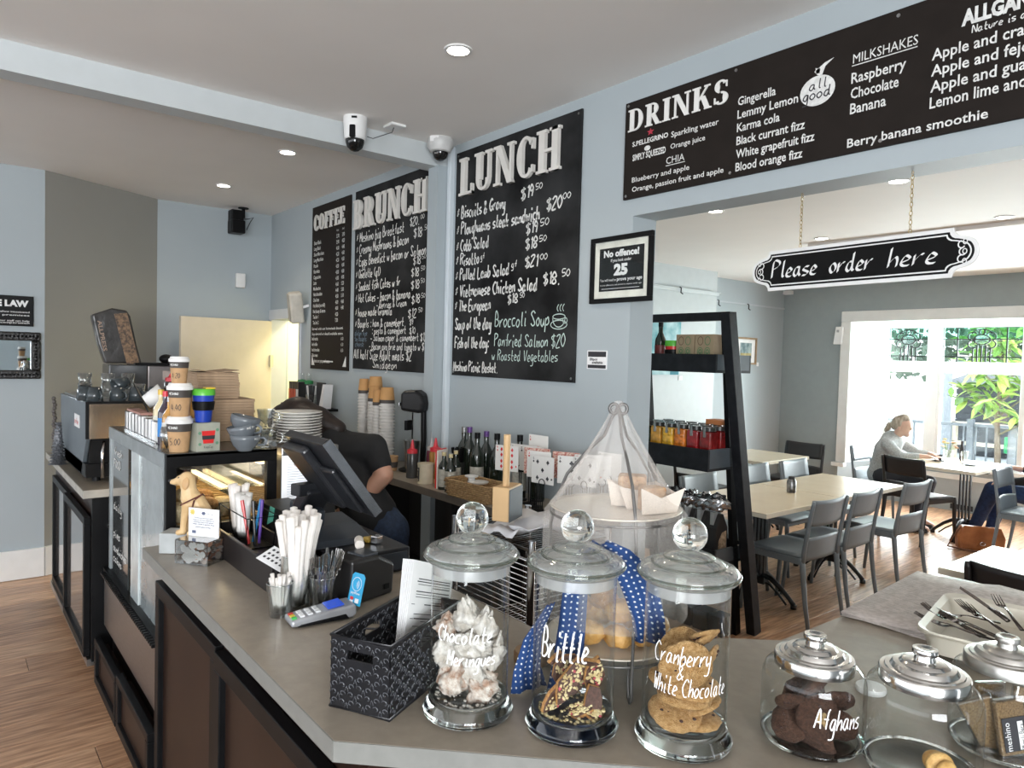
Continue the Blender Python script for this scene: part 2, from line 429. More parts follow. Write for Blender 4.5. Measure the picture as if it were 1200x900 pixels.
# floor: planks run along y
fl = struct(MB().box(-9, 4, -4.5, 9.6, -.12, -.006).build('floor', floor_gap))
rp_ = random.Random(3)
pmesh = []
for m_ in (plank_m, plank_d, plank_l):
    mb = MB().box(0, .198, 0, 1.797, -.012, 0); o = mb.build('plank', m_, fl, bevel=.0012, seg=1); o.location = (-6.6, -9, -50); pmesh.append(o)
def planks(x0, x1, y0, y1):
    nx = int((x1 - x0) / .2) + 1
    for i in range(nx):
        off = rp_.uniform(0, 1.8); y = y0 - off
        while y < y1:
            o = pmesh[rp_.randrange(3)].copy(); col.objects.link(o); o.parent = fl; o.location = (x0 + i * .2, y, 0)
            y += 1.8
planks(-6.6, -2.5, -.9, .9)
planks(-5.2, 0.2, 2.7, 9.0)
for o in pmesh: bpy.data.objects.remove(o)
# plain floor strips where only glimpses show
struct(MB().box(-6.7, 4, .95, 2.65, -.012, -.001).build('floor_kitchen', pm('kitchen_vinyl', (.05, .045, .04), .6)))

struct(MB().box(-9, 3.5, -4.5, WY, ZC, ZC + .12).build('ceiling', ceil_m))
struct(MB().box(-5.4, 2.6, WY + .157, 9.7, 2.73, 2.85).build('ceiling_dining', ceil_m))
struct(MB().box(-3.2, 2.6, 5.75, 5.95, 2.70, 2.731).build('trim_2', ceil_m))
# menu wall with a kitchen doorway at its far end and the wide opening to the dining room
mw = MB()
mw.box(-6.8, -6.62, WY, 2.574, 0, ZC); mw.box(-6.62, -5.95, WY, 2.574, 1.99, ZC); mw.box(-5.95, -2.179, WY, 2.574, 0, ZC); mw.box(-2.179, 3.0, WY, 2.574, 2.346, ZC)
struct(mw.build('wall_menu', wall_m))
struct(MB().box(-6.31, -6.19, -4.0, .592, 0, ZC).build('wall_left', wall_m))
struct(MB().prism([(-6.19, .592), (-6.66, 1.44), (-6.80, 1.44), (-6.31, .56)], 0, ZC).build('wall_left_angled', pm('wall_paint_taupe', (.30, .295, .27), .55, var=.02, scale=2)))
struct(MB().box(-6.80, -6.66, 1.44, WY + .15, 0, ZC).build('wall_back', wall_m))
struct(MB().box(-6.19, -6.165, -4.0, .592, .002, .215).build('baseboard_left', trim_m, bevel=.004))
struct(MB().prism([(-6.19, .592), (-6.66, 1.44), (-6.638, 1.452), (-6.168, .598)], .002, .215).build('baseboard_left_angled', trim_m))
# ceiling beam and its pilaster, with a thin conduit beside it
struct(MB().box(-3.81, -3.68, -4.0, WY, 2.835, ZC + .01).build('trim_1', pm('beam_paint', (.54, .575, .585), .6, var=.015)))
struct(MB().box(-3.765, -3.66, 2.325, WY + .01, 0, 2.84).build('wall_pilaster', wall_m))
struct(MB().box(-3.652, -3.615, 2.385, WY + .002, .98, 2.955).build('trim_3', pm('conduit_paint', (.60, .66, .70), .45, var=.02), bevel=.006))
# doorway architrave
ar = MB(); ar.box(-6.66, -5.90, 2.40, WY + .01, 1.99, 2.08); ar.box(-5.95, -5.915, 2.402, 2.55, 0, 1.989); ar.box(-6.63, -6.60, 2.402, 2.55, 0, 1.989)
struct(ar.build('trim_4', pm('architrave_paint', (.62, .64, .66), .4, var=.02), bevel=.003))
# open cream door leaf, hinged at the doorway's left jamb and swung into the shop
dr = struct(MB().box(-.02, .02, -.83, 0, .01, 1.975).build('door_1', pm('cream_door_paint', (.72, .64, .51), .45, var=.02), bevel=.003))
dr.location = (-6.60, 2.40, 0); dr.rotation_euler = (0, 0, R(9))
hm = MB()
for z in (.25, 1.55): hm.box(.02, .032, -.02, .012, z, z + .11)
hm.build('hinge', steel_m, dr)
# small lit kitchen behind the doorway
km = pm('kitchen_cream_paint', (.80, .76, .50), .6, var=.02)
kb = MB(); kb.box(-7.6, -7.5, 2.574, 3.6, 0, 2.5); kb.box(-5.8, -5.7, 2.574, 3.6, 0, 2.5); kb.box(-7.6, -5.7, 3.6, 3.7, 0, 2.5)
struct(kb.build('wall_kitchen', km)); struct(MB().box(-7.6, -5.7, 2.574, 3.7, 2.5, 2.6).build('ceiling_kitchen', km))
area_light('kitchen_light', (-6.5, 3.1, 2.45), (0, 0, 0), .6, .3, 22, (1, .93, .74))
# dining room
DX, DY = -5.2, 8.8
struct(MB().box(DX - .14, DX, 2.574, DY + .14, 0, 2.73).build('wall_dining_left', wall_m))
struct(MB().box(DX, -4.90, 5.2, 6.88, 0, 2.73).build('wall_chimney_breast', pm('chimney_paint', (.50, .53, .54), .55, var=.02)))
far = MB(); far.box(DX, -4.38, DY, DY + .14, 0, 2.73); far.box(-4.38, .6, DY, DY + .14, 2.38, 2.73); far.box(.6, 2.6, DY, DY + .14, 0, 2.73)
struct(far.build('wall_dining_far', pm('far_wall_paint', (.31, .35, .355), .55, var=.02)))
struct(MB().box(2.5, 2.6, 2.5, 9, 0, 2.8).build('wall_dining_right', wall_m))
# opening trim round the bay
at = MB(); at.box(-4.40, -4.275, DY - .03, DY + .15, .501, 2.25); at.box(-4.40, .6, DY - .03, DY + .15, 2.25, 2.38); at.box(-4.44, -4.28, DY - .06, DY + .02, .45, .50)
struct(at.build('trim_5', trim_m, bevel=.008))
# picture rail on chimney breast and on the left wall
prl = MB(); prl.box(-4.90, -4.872, 5.15, 6.905, 2.455, 2.485); prl.box(-5.2, -4.872, 6.88, 6.905, 2.455, 2.485); prl.box(-4.90, -4.865, 5.15, 6.912, 2.485, 2.497)
struct(prl.build('trim_6', pm('rail_paint', (.56, .6, .61), .5, var=.02), bevel=.004))
struct(MB().box(-5.2, -5.188, 6.92, 8.8, 2.435, 2.455).build('trim_7', pm('rail_paint2', (.48, .52, .55), .5, var=.02)))
# bay: left splayed side, front windows, dado below, ceiling
BY = 9.5
bay_m = pm('bay_paint', (.85, .86, .85), .5, var=.02)
bay = MB(); bay.prism([(-4.38, 8.94), (-4.14, BY), (-4.24, BY + .1), (-4.5, 8.94)], .50, 2.38)
struct(bay.build('wall_bay_left', bay_m))
struct(MB().prism([(-4.38, 8.94), (-4.14, BY), (.36, BY), (.6, 8.94), (.7, 8.94), (.45, BY + .12), (-4.2, BY + .12), (-4.5, 8.94)], 2.30, 2.42).build('ceiling_bay', bay_m))
dado = MB(); dado.prism([(-4.38, 8.80), (-4.14, BY), (.36, BY), (.6, 8.94), (.8, 8.94), (.5, BY + .12), (-4.24, BY + .12), (-4.5, 8.82)], 0, .50)
struct(dado.build('wall_bay_dado', pm('dado_paint', (.36, .40, .42), .5, var=.02)))
struct(MB().box(-4.14, .36, BY - .02, BY, .38, .44).build('baseboard_bay', trim_m))
struct(MB().box(-4.22, .40, BY - .05, BY + .12, .50, .55).build('trim_8', bay_m, bevel=.006))
# window frames: x positions of mullions
def window(name, x0, x1, toplight=True, mot=0):
    f = MB(); t = .055
    f.box(x0, x1, BY - .02, BY + .05, 2.20, 2.30); f.box(x0, x1, BY - .02, BY + .05, 1.65, 1.79); f.box(x0, x1, BY - .02, BY + .05, .55, .62)
    for a_, b_ in ((.62, 1.65), (1.79, 2.20)): f.box(x0, x0 + t, BY - .019, BY + .049, a_, b_); f.box(x1 - t, x1, BY - .019, BY + .049, a_, b_)
    fo = struct(f.build(name, bay_m, bevel=.004))
    MB().box(x0 + t, x1 - t, BY + .01, BY + .016, .62, 1.65).build('pane', pane_m, fo)
    a, b, c, d = x0 + t, x1 - t, 1.79, 2.20
    # leaded toplight: tinted panes and lead cames
    gl = MB(); gl.box(a, b, BY + .012, BY + .016, 2.06, d); gl.build('tinted_pane', thin_glass('green_glass', (.62, .86, .78), .03, .05), fo)
    MB().box(a, b, BY + .012, BY + .016, c, 2.06).build('leaded_pane', thin_glass('leaded_clear', (.88, .95, .93), .05, .05), fo)
    ld = MB(); r = .006; y = BY + .006
    def ln(p, q): ld.bar((p[0], y, p[1]), (q[0], y, q[1]), .015, .012)
    ln((a, c + .06), (b, c + .06)); ln((a, 2.06), (b, 2.06)); ln((a, c), (a, d)); ln((b, c), (b, d)); ln((a, d), (b, d))
    m_ = (a + b) / 2; hw = (b - a) / 2
    if hw > .3:
        for s in (-1, 1): ln((m_ + s * hw * .62, c), (m_ + s * hw * .62, d))
    def el(cx, cz, rx, rz, a0=0, a1=360, n=18):
        pts = [(cx + rx * math.cos(R(a0 + (a1 - a0) * i / n)), cz + rz * math.sin(R(a0 + (a1 - a0) * i / n))) for i in range(n + 1)]
        for p, q in zip(pts, pts[1:]): ln(p, q)
    el(m_, 2.055, .085, .06); 
    for s in (-1, 1): el(m_ + s * .088, 2.09, .055, .05, -110 if s > 0 else 290, 130 if s > 0 else 50); el(m_ + s * .088, 2.00, .055, .045, -150 if s > 0 else 330, 60 if s > 0 else 120)
    el(m_, 2.145, .03, .03); el(m_, 2.12, .10, .055, 0, 180)
    for s in (-.09, -.045, 0, .045, .09): ln((m_ + s, c), (m_ + s, 1.985 if abs(s) < .06 else 1.96))
    MB().ball(.078, 14, 8, T(m_, BY + .008, 2.055) @ SC(1, .08, .68)).build('bubble_pane', thin_glass('textured_glass', (.72, .80, .80), .12, .2), fo, smooth='all')
    ld.build('lead_came', pm('lead', (.02, .022, .022), .6), fo)
window('window_1', -4.18, -3.61); window('window_2', -3.55, -2.62); window('window_3', -2.58, -1.65); window('window_4', -1.6, -.65); window('window_5', -.6, .3)
struct(MB().box(-3.63, -3.53, BY - .03, BY + .06, .5, 2.3).build('trim_9', bay_m)); 
# walls behind and right of the camera with the shop-front opening
bw = MB(); bw.box(-9, 3.5, -4.5, -4.4, 0, .9); bw.box(-9, 3.5, -4.5, -4.4, 2.6, ZC); bw.box(3.4, 3.5, -4.5, -3.6, 0, ZC); bw.box(3.4, 3.5, -.4, WY, 0, ZC); bw.box(3.4, 3.5, -4.5, WY, 2.6, ZC); bw.box(3.4, 3.5, -4.5, WY, 0, .6)
struct(bw.build('wall_shop_front', wall_m))
# outside ground
struct(MB().box(-16, 14, 9.62, 30, -.3, -.12).build('ground_outside', pm('pale_paving', (.6, .6, .58), .8)))
# ================================================================ MENU BOARDS AND SIGNS (on the menu wall, facing -y)
YB = WY - .001
def wall_page(x, z, y=YB): return T(x, y, z) @ MW
def board(name, label, x0, x1, z0, z1, mat, group=None, th=.012):
    t = thing(name, label, 'menu board', (x0, YB, z0), 0, group)
    MB().box(0, x1 - x0, -th, 0, 0, z1 - z0).build('panel', mat, t, bevel=.001, seg=1)
    return t, T(0, -th, 0) @ MW, x1 - x0, z1 - z0
def screws(t, M, pts):
    for a, b in pts:
        MB().cyl(.006, 0, .003, 10, M @ T(a, b, 0)).build('screw', steel_m, t)

# LUNCH
t, M, W_, H_ = board('chalk_menu_board', 'big black chalkboard headed LUNCH in raised white letters, right of the pilaster', -3.580, -2.515, 1.584, 2.903, board_m, 'chalk menu boards')
serif_word(t, 'LUNCH', .06, H_ - .265, .215, .88, M, .022, letter_m)
screws(t, M, [(.02, H_ - .02), (W_ - .02, H_ - .02), (.02, .02), (W_ - .02, .02)])
P_ = page(M); mb = MB(); m2 = MB()
def HL(mb, rows, P_, pen=.15, jit=.35):
    for i, (s, x, y, h, wd) in enumerate(rows): hand(mb, s, x, y, h, P_, width=wd, pen=pen, seed=i + 3, jit=jit)
HL(mb, [('* Biscuits & Gravy', .02, .93, .066, .47), ('$19', .62, .955, .062, .11), ('50', .74, .985, .03, .055),
        ('* Ploughmans steak sandwich', .02, .832, .066, .76), ('$20', .83, .865, .062, .12), ('00', .95, .905, .03, .06),
        ('* Cobb Salad', .02, .735, .062, .33), ('$19', .67, .765, .058, .10), ('50', .785, .795, .034, .07),
        ('* Risotto', .02, .652, .062, .24), ('gf', .27, .672, .032, .04), ('$18', .67, .685, .058, .10), ('50', .78, .715, .03, .06),
        ('* Pulled Lamb Salad', .02, .565, .062, .52), ('gf', .555, .60, .034, .05), ('$21', .67, .59, .058, .11), ('00', .79, .62, .03, .06),
        ('* Vietnamese Chicken Salad', .02, .468, .066, .76), ('$18.', .82, .49, .06, .13), ('50', .96, .525, .034, .06),
        ('* The European', .02, .382, .062, .36), ('$18', .53, .408, .05, .09), ('50', .635, .435, .025, .04),
        ('Soup of the day', .03, .275, .064, .36), ('Fish of the day:', .03, .165, .062, .34), ('Meshino Picnic Basket.', .02, .028, .055, .44)], P_)
HL(m2, [('Broccoli Soup', .42, .285, .075, .46), ('Panfried Salmon $20', .42, .175, .064, .58), ('w Roasted Vegetables', .40, .10, .055, .55)], P_, .09)
for k, (cx_, cy_, rx, ry) in enumerate([(.935, .325, .05, .014), (.935, .278, .062, .022)]):
    pass
def ring(mb, cx_, cy_, rx, ry, w_, P_, a0=0, a1=360, n=22, lift=.0016):
    pv = None
    for i in range(n + 1):
        a = R(a0 + (a1 - a0) * i / n)
        q = [P_(cx_ + (rx + s * w_) * math.cos(a), cy_ + (ry + s * w_) * math.sin(a)) for s in (-.5, .5)]
        q = [tuple(Vector(p) + Vector(N) * lift) for p, N in q]
        if pv: mb.add([pv[0], pv[1], q[1], q[0]], [(0, 1, 2, 3)])
        pv = q
ring(m2, .945, .325, .045, .013, .005, P_); ring(m2, .945, .318, .045, .045, .005, P_, 180, 360); ring(m2, .945, .285, .06, .022, .005, P_); ring(m2, .99, .305, .016, .014, .004, P_)
for k in (-.02, 0, .02):
    hand(m2, '(', .945 + k, .352, .036, P_, pen=.12)
mb.build('chalk_lettering', chalk_m, t); m2.build('chalk_lettering', chalkg_m, t)

# BRUNCH
t, M, W_, H_ = board('chalk_menu_board', 'black chalkboard headed BRUNCH, between the COFFEE board and the pilaster', -4.905, -3.80, 1.585, 2.892, board_m, 'chalk menu boards')
serif_word(t, 'BRUNCH', .005, H_ - .285, .215, 1.03, M, .022, letter_m)
P_ = page(M); mb = MB()
HL(mb, [('* Meshino big Breakfast', .03, .93, .068, .70), ('$20.', .80, .955, .055, .12), ('00', .93, .985, .028, .05),
        ('* Creamy Mushrooms & bacon', .03, .845, .066, .76), ('$18', .85, .875, .06, .11), ('.50', .97, .91, .03, .06),
        ('* Eggs Benedict w bacon or Salmon', .03, .755, .066, .98), ('$18', .85, .70, .05, .10), ('50', .96, .73, .028, .05),
        ('* Omelette (gf)', .03, .665, .062, .38), ('$18', .83, .625, .055, .10), ('50', .95, .655, .028, .05),
        ('* Smoked fish Cakes w fr', .03, .575, .062, .66), ('$18', .83, .545, .055, .11), ('50', .95, .575, .028, .05),
        ('* Hot Cakes - bacon & banana', .03, .49, .060, .80), ('- Berries & Cream', .36, .435, .05, .42), ('$18', .84, .45, .055, .11), ('50', .96, .48, .028, .05),
        ('* house made Granola', .03, .385, .060, .56), ('$12', .80, .36, .055, .11), ('50', .93, .39, .028, .05), ('$9', .82, .31, .04, .05), ('$10', .82, .255, .04, .08),
        ('* Bagels : ham & camembert', .03, .305, .055, .72), (': pesto & camembert', .30, .255, .05, .48), ('- Salmon caper & camembert $12', .28, .205, .05, .76),
        ('- Bacon avo brie and tomato w $14', .26, .145, .05, .80), ('All half Size Adult meals $2', .02, .075, .066, .84), ('Smidgeon', .32, .015, .055, .35)], P_, .12)
mb.build('chalk_lettering', chalk_m, t); mb = MB()
HL(mb, [('gluten free', .03, .245, .04, .2), ('on Bagels', .04, .205, .04, .18), ('cheese', .04, .165, .04, .14)], P_, .08)
mb.build('chalk_lettering', pm('chalk_slate_blue', (.16, .22, .28), .8), t)

# COFFEE
t, M, W_, H_ = board('coffee_menu_board', 'narrow black printed board headed COFFEE, nearest the kitchen doorway', -5.69, -4.985, 1.563, 2.888, boardp_m)
serif_word(t, 'COFFEE', .05, H_ - .20, .13, .57, M, .012, letter_m)
mb = MB(); y = H_ - .31
for i, (s, a, b) in enumerate([('Short Black', '3.70', '3.90'), ('Long Black', '3.90', '4.20'), ('Short Macchiato', '4.00', '4.40'), ('Long Macchiato', '4.20', '4.60'), ('Piccolo', '4.20', '4.50'), ('Flat white', '4.30', '4.80'), ('Cappuccino', '4.30', '4.80'),
                  ('Latte', '4.30', '4.90'), ('Mochaccino', '4.60', '5.20'), ('Hot chocolate', '4.40', '5.00'), ('Chai latte', '4.50', '5.10'), ('Hot black (no milk)', '4.00', '4.60'), ('Hot honey & lemon', '4.00', '4.40'), ('Tea for 1', '4.20', ''), ('Tea for 2', '7.50', '')]):
    text(mb, s, .045, y, .030, M, sx=.72, bold=.012); text(mb, a, .47, y + .012, .030, M, sx=.7, bold=.012)
    if b: text(mb, b, .57, y + .014, .030, M, sx=.62, bold=.015)
    y -= .0465
text(mb, 'Large', .47, H_ - .245, .018, M, sx=.7); text(mb, 'Small', .57, H_ - .245, .018, M, sx=.7)
for s in ('Served with our homemade biscotti', 'Soy almond or decaf available extra'):
    text(mb, s, .03, y, .022, M, width=.58, bold=.01); y -= .042
for s in ('Iced mocha', 'Iced coffee', 'Iced chocolate', 'Chai cream', 'Ask about our syrups and extras'):
    text(mb, s, .03, y, .028, M, sx=.68, bold=.012)
    if 'Ask' not in s and 'Chai' not in s: text(mb, '6.50', .58, y, .026, M, sx=.7)
    y -= .045
mb.prism([(.03, .03), (.09, .03), (.035, .11)], .0005, .002, M); mb.prism([(W_ - .03, .03), (W_ - .09, .03), (W_ - .035, .11)], .0005, .002, M)
mb.prism([(.26, .06), (.44, .06), (.44, .07), (.27, .07)], .0005, .002, M)
mb.build('lettering', chalk_m, t)

# DRINKS
t, M, W_, H_ = board('drinks_menu_board', 'long black printed board headed DRINKS above the dining room opening', -2.232, .9, 2.421, 2.850, boardp_m)
serif_word(t, 'DRINKS', .022, .296, .096, .522, M, .006, pm('white_print', (.80, .79, .76), .5, var=.02))
mb = MB()
def tt(s, x, y, h, wd, bold=.012): text(mb, s, x, y, h, M, width=wd, bold=bold)
tt('S.PELLEGRINO', .048, .228, .021, .200, .03); tt('Sparkling water', .264, .222, .024, .235)
tt('SIMPLY SQUEEZED', .052, .165, .027, .185, .03); tt('Orange juice', .262, .174, .022, .175)
tt('CHIA', .242, .114, .030, .095, 0); mb.box(.240, .340, .106, .109, .001, .0015, M)
tt('Blueberry and apple', .052, .070, .022, .312); tt('Orange, passion fruit and apple', .054, .028, .022, .476)
for i, (s, wd) in enumerate([('Gingerella', .16), ('Lemmy Lemon', .25), ('Karma cola', .18), ('Black currant fizz', .28), ('White grapefruit fizz', .318), ('Blood orange fizz', .275)]):
    tt(s, .584, .272 - i * .0502, .033, wd, .016)
tt('MILKSHAKES', 1.028, .299, .032, .205, 0); mb.box(1.025, 1.232, .290, .293, .001, .0015, M)
for i, (s, wd) in enumerate([('Raspberry', .175), ('Chocolate', .155), ('Banana', .118)]): tt(s, 1.025, .233 - i * .051, .036, wd, .014)
tt('Berry banana smoothie', 1.02, .020, .030, .418, .014)
tt('ALLGANICS', 1.355, .313, .045, .24, .05); hand(mb, 'Nature is awesome', 1.385, .282, .022, page(M), width=.22, pen=.14, jit=.1)
for i, (s, wd) in enumerate([('Apple and cranberry', .36), ('Apple and fejoa', .28), ('Apple and guava', .29), ('Lemon lime and bitters', .37)]): tt(s, 1.276, .234 - i * .0492, .035, wd, .014)
mb.build('lettering', chalk_m, t)
mb = MB(); cx_, cy_ = .905, .243
mb.prism([(cx_ + .064 * math.cos(a * PI / 14), cy_ + .052 * math.sin(a * PI / 14)) for a in range(28)], .0005, .0016, M)
mb.prism([(cx_ - .002, cy_ + .055), (cx_ + .014, cy_ + .048), (cx_ + .026, cy_ + .078), (cx_ + .056, cy_ + .098), (cx_ + .024, cy_ + .090), (cx_ + .01, cy_ + .082), (cx_ - .014, cy_ + .068)], .0005, .0016, M)
mb.prism([(cx_ - .007, cy_ + .060), (cx_ + .006, cy_ + .058), (cx_ + .008, cy_ + .074), (cx_ - .01, cy_ + .08)], .0005, .0016, M)
lg = mb.build('fruit_emblem', chalk_m, t)
mb = MB(); hand(mb, 'all', cx_ - .030, cy_ + .006, .034, page(M), width=.070, pen=.13, jit=.1, lift=.0022); hand(mb, 'good', cx_ - .052, cy_ - .026, .036, page(M), width=.108, pen=.13, jit=.1, lift=.0022)
mb.build('emblem_lettering', ink_m, lg)
st = []
for k in range(10):
    a = PI / 2 + k * PI / 5; r_ = .020 if k % 2 == 0 else .0085; st.append((.150 + r_ * math.cos(a), .272 + r_ * .8 * math.sin(a)))
MB().prism(st, .0005, .0018, M).build('red_star', pm('red_print', (.50, .03, .06), .5), t)
MB().prism([(.135 + .017 * math.cos(a), .205 + .011 * math.sin(a)) for a in [k * PI / 6 for k in range(12)]], .0005, .0018, M).build('orange_emblem', chalk_m, t)
screws(t, M, [(.018, H_ - .015), (.018, .015), (.57, H_ - .018), (.56, .02), (1.17, H_ - .02), (1.13, .02), (1.9, H_ - .02)])

# No offence frame
t = thing('framed_notice', 'black framed notice reading No offence, at the corner of the wall opening', 'framed sign', (-2.423, YB, 1.962))
W_, H_ = .375, .305; M = MW
fr = MB(M); b_ = .022
fr.box(0, W_, 0, b_, 0, .018); fr.box(0, W_, H_ - b_, H_, 0, .018); fr.box(0, b_, b_, H_ - b_, 0, .018); fr.box(W_ - b_, W_, b_, H_ - b_, 0, .018)
fr.build('frame', black_m, t, bevel=.002)
MB(M).box(b_, W_ - b_, b_, H_ - b_, .001, .006).build('mat_board', pm('cream_mat', (.78, .76, .68), .6), t)
MB(M).box(.052, W_ - .052, .055, H_ - .052, .006, .0068).build('poster', pm('poster_black', (.012, .013, .014), .6, spec=.1), t)
mb = MB(); M2 = M @ T(0, 0, .0068)
text(mb, 'No offence!', W_ / 2, .212, .030, M2, width=.215, bold=.045, align=.5, lift=.001); text(mb, 'If you look under', W_ / 2, .188, .014, M2, width=.125, bold=.01, align=.5, lift=.001)
text(mb, '25', W_ / 2, .128, .048, M2, width=.085, bold=.06, align=.5, lift=.001); text(mb, 'You will need to', .06, .10, .013, M2, width=.10, align=0, lift=.001); text(mb, 'prove your age', .166, .10, .016, M2, width=.15, bold=.02, lift=.001)
text(mb, 'It is an offence to sell alcohol to anyone under age', W_ / 2, .080, .007, M2, width=.25, align=.5, lift=.001); mb.box(.07, .30, .065, .067, 0, .001, M2)
mb.build('lettering', paper_m, t)
MB(M).box(b_, W_ - b_, b_, H_ - b_, .0095, .0105).build('glazing', thin_glass('picture_glass', (.97, .98, .98), .02, .015, 3, .25), t)
# small tag sign
t = thing('small_notice', 'small black and white printed card stuck to the wall under the No offence frame', 'sign', (-2.438, YB, 1.655))
MB(MW).box(0, .13, 0, .088, 0, .003).build('card', paper_m, t); mb = MB(MW); mb.box(.006, .124, .058, .083, .003, .0034); mb.box(.006, .124, .004, .02, .003, .0034); text(mb, 'Eftpos', .02, .041, .012, T(0, 0, .0034), width=.05, bold=.02); text(mb, 'available', .035, .026, .012, T(0, 0, .0034), width=.07, bold=.02)
mb.build('lettering', ink_m, t)

# hanging sign: Please order here (slightly skewed to the wall, hung on two chains)
sx0, sx1 = 875, 1152
t = thing('hanging_sign', 'black and white scrolled sign reading Please order here, hung on brass chains', 'sign', (-1.235, 2.505, 1.987), R(-6), None)
def plaque(W_, H_, q):
    o = []; c = q
    for cx_, cy_, a0 in ((W_, 0, 90), (W_, H_, 180), (0, H_, 270), (0, 0, 0)):
        pass
    pts = []
    def arcp(cx_, cy_, r_, a0, a1, n=6):
        for i in range(n + 1):
            a = R(a0 + (a1 - a0) * i / n); pts.append((cx_ + r_ * math.cos(a), cy_ + r_ * math.sin(a)))
    k = q
    # notched corners and bowed ends
    arcp(W_ - k * .55, 0, k * .30, 180, 90, 4); pts.append((W_ - k * .30, k * .38)); arcp(W_ - k * .62, H_ / 2, k * .62, -38, 38, 8)
    pts.append((W_ - k * .30, H_ - k * .38)); arcp(W_ - k * .55, H_, k * .30, -90, -180, 4)
    arcp(k * .55, H_, k * .30, 0, -90, 4); pts.append((k * .30, H_ - k * .38)); arcp(k * .62, H_ / 2, k * .62, 142, 218, 8); pts.append((k * .30, k * .38)); arcp(k * .55, 0, k * .30, 90, 0, 4)
    return pts
HW, HH = .835, .155
MB(MW).prism([(x - HW / 2, y) for x, y in plaque(HW, HH, .09)], -.009, 0).build('panel', white_m, t, bevel=.001, seg=1)
def scaled(k, kx, z0, z1, mat, nm):
    MB(MW).prism([((x - HW / 2) * kx, (y - HH / 2) * k + HH / 2) for x, y in plaque(HW, HH, .09)], z0, z1).build(nm, mat, t)
scaled(.83, .972, 0, .0012, black_m, 'black_border'); scaled(.74, .955, .0012, .0022, white_m, 'white_border')
scaled(.68, .945, .0022, .0032, pm('sign_black', (.008, .008, .008), .6, spec=.1), 'black_field')
mb = MB(); hand(mb, 'Please', -.322, .05, .062, page(MW), width=.20, nib=R(38), pen=.11, jit=0, shear=.22, lift=.0042)
hand(mb, 'order', -.075, .05, .062, page(MW), width=.165, nib=R(38), pen=.11, jit=0, shear=.22, lift=.0042)
hand(mb, 'here', .14, .05, .062, page(MW), width=.165, nib=R(38), pen=.11, jit=0, shear=.22, lift=.0042)
for sgn in (-1, 1):
    for v in (-1, 0, 1):
        ring(mb, sgn * (.370 + .004 * (v == 0)), HH / 2 + v * .022, .010, .011, .004, page(MW), 90 if sgn > 0 else -90, 330 if sgn > 0 else 150, 12, .0044)
        ring(mb, sgn * .380, HH / 2 + v * .03, .006, .008, .003, page(MW), 0, 360, 10, .0044)
mb.build('lettering', white_m, t)
brass_m = pm('brass', (.55, .42, .20), .3, 1)
for s in (-1, 1):
    lk = MB(); zt = 2.347 - 1.985; z = HH - .002; k = 0; xx = s * .205
    while z < zt - .01:
        M_ = T(xx, .003, z + .009) @ RZ(PI / 2 * (k % 2)) @ RX(PI / 2)
        lk.tube([(math.cos(a) * .0048, math.sin(a) * .0085, 0) for a in [2 * PI * i / 10 for i in range(10)]], .0013, 5, True, M_)
        z += .0145; k += 1
    lk.build('chain', brass_m, t, smooth='all')
    MB().tube([(xx, .003, zt + .002), (xx, .003, zt - .012), (xx + .006, .003, zt - .018), (xx, .003, zt - .024)], .0014, 5).build('hook', chrome_m, t)

# LAW sign and mirror on the left wall (facing +x)
LX = -6.189
t = thing('framed_notice', 'black notice ending in the word LAW, above the mirror on the left wall', 'sign', (LX, .02, 1.828))
W_, H_ = .503, .215
MB(MX).box(0, W_, 0, H_, 0, .02).build('frame', black_m, t, bevel=.003)
mb = MB(); M2 = MX @ T(0, 0, .02)
text(mb, 'IT IS THE LAW', W_ - .03, .140, .042, M2, width=.40, bold=.06, align=1, lift=.001)
for y, s, wd in ((.095, 'We are unable to serve or allow intoxicated', .45), (.072, 'persons on our premises', .45), (.032, 'Please ask for assistance if our staff can help', .45), (.018, 'thank you for your cooperation', .45)):
    text(mb, s, W_ - .025, y, .012, M2, width=wd, bold=.01, align=1, lift=.001)
mb.build('lettering', paper_m, t)
t = thing('wall_mirror', 'mirror in an ornate wide black frame on the left wall', 'mirror', (LX, -.05, 1.452))
W_, H_ = .618, .335; b_ = .062; fr = MB(MX)
fr.box(0, W_, 0, b_, 0, .035); fr.box(0, W_, H_ - b_, H_, 0, .035); fr.box(0, b_, b_, H_ - b_, 0, .035); fr.box(W_ - b_, W_, b_, H_ - b_, 0, .035)
fr.build('frame', pm('carved_black', (.012, .012, .012), .3, bump=.8, bscale=60), t, bevel=.012, seg=3)
MB(MX).box(b_, W_ - b_, b_, H_ - b_, .004, .008).build('mirror_glass', pm('silvering', (.8, .86, .88), .02, 1, var=.01), t)
# ornament beads round the mirror frame
bd = MB()
for k in range(26): bd.ball(.009, 6, 4, MX @ T(.02 + k * .023, .03, .035)); bd.ball(.009, 6, 4, MX @ T(.02 + k * .023, H_ - .03, .035))
for k in range(12): bd.ball(.009, 6, 4, MX @ T(.03, .04 + k * .023, .035)); bd.ball(.009, 6, 4, MX @ T(W_ - .03, .04 + k * .023, .035))
o = bd.build('carved_beads', black_m, t, smooth='all'); o['kind'] = 'stuff'

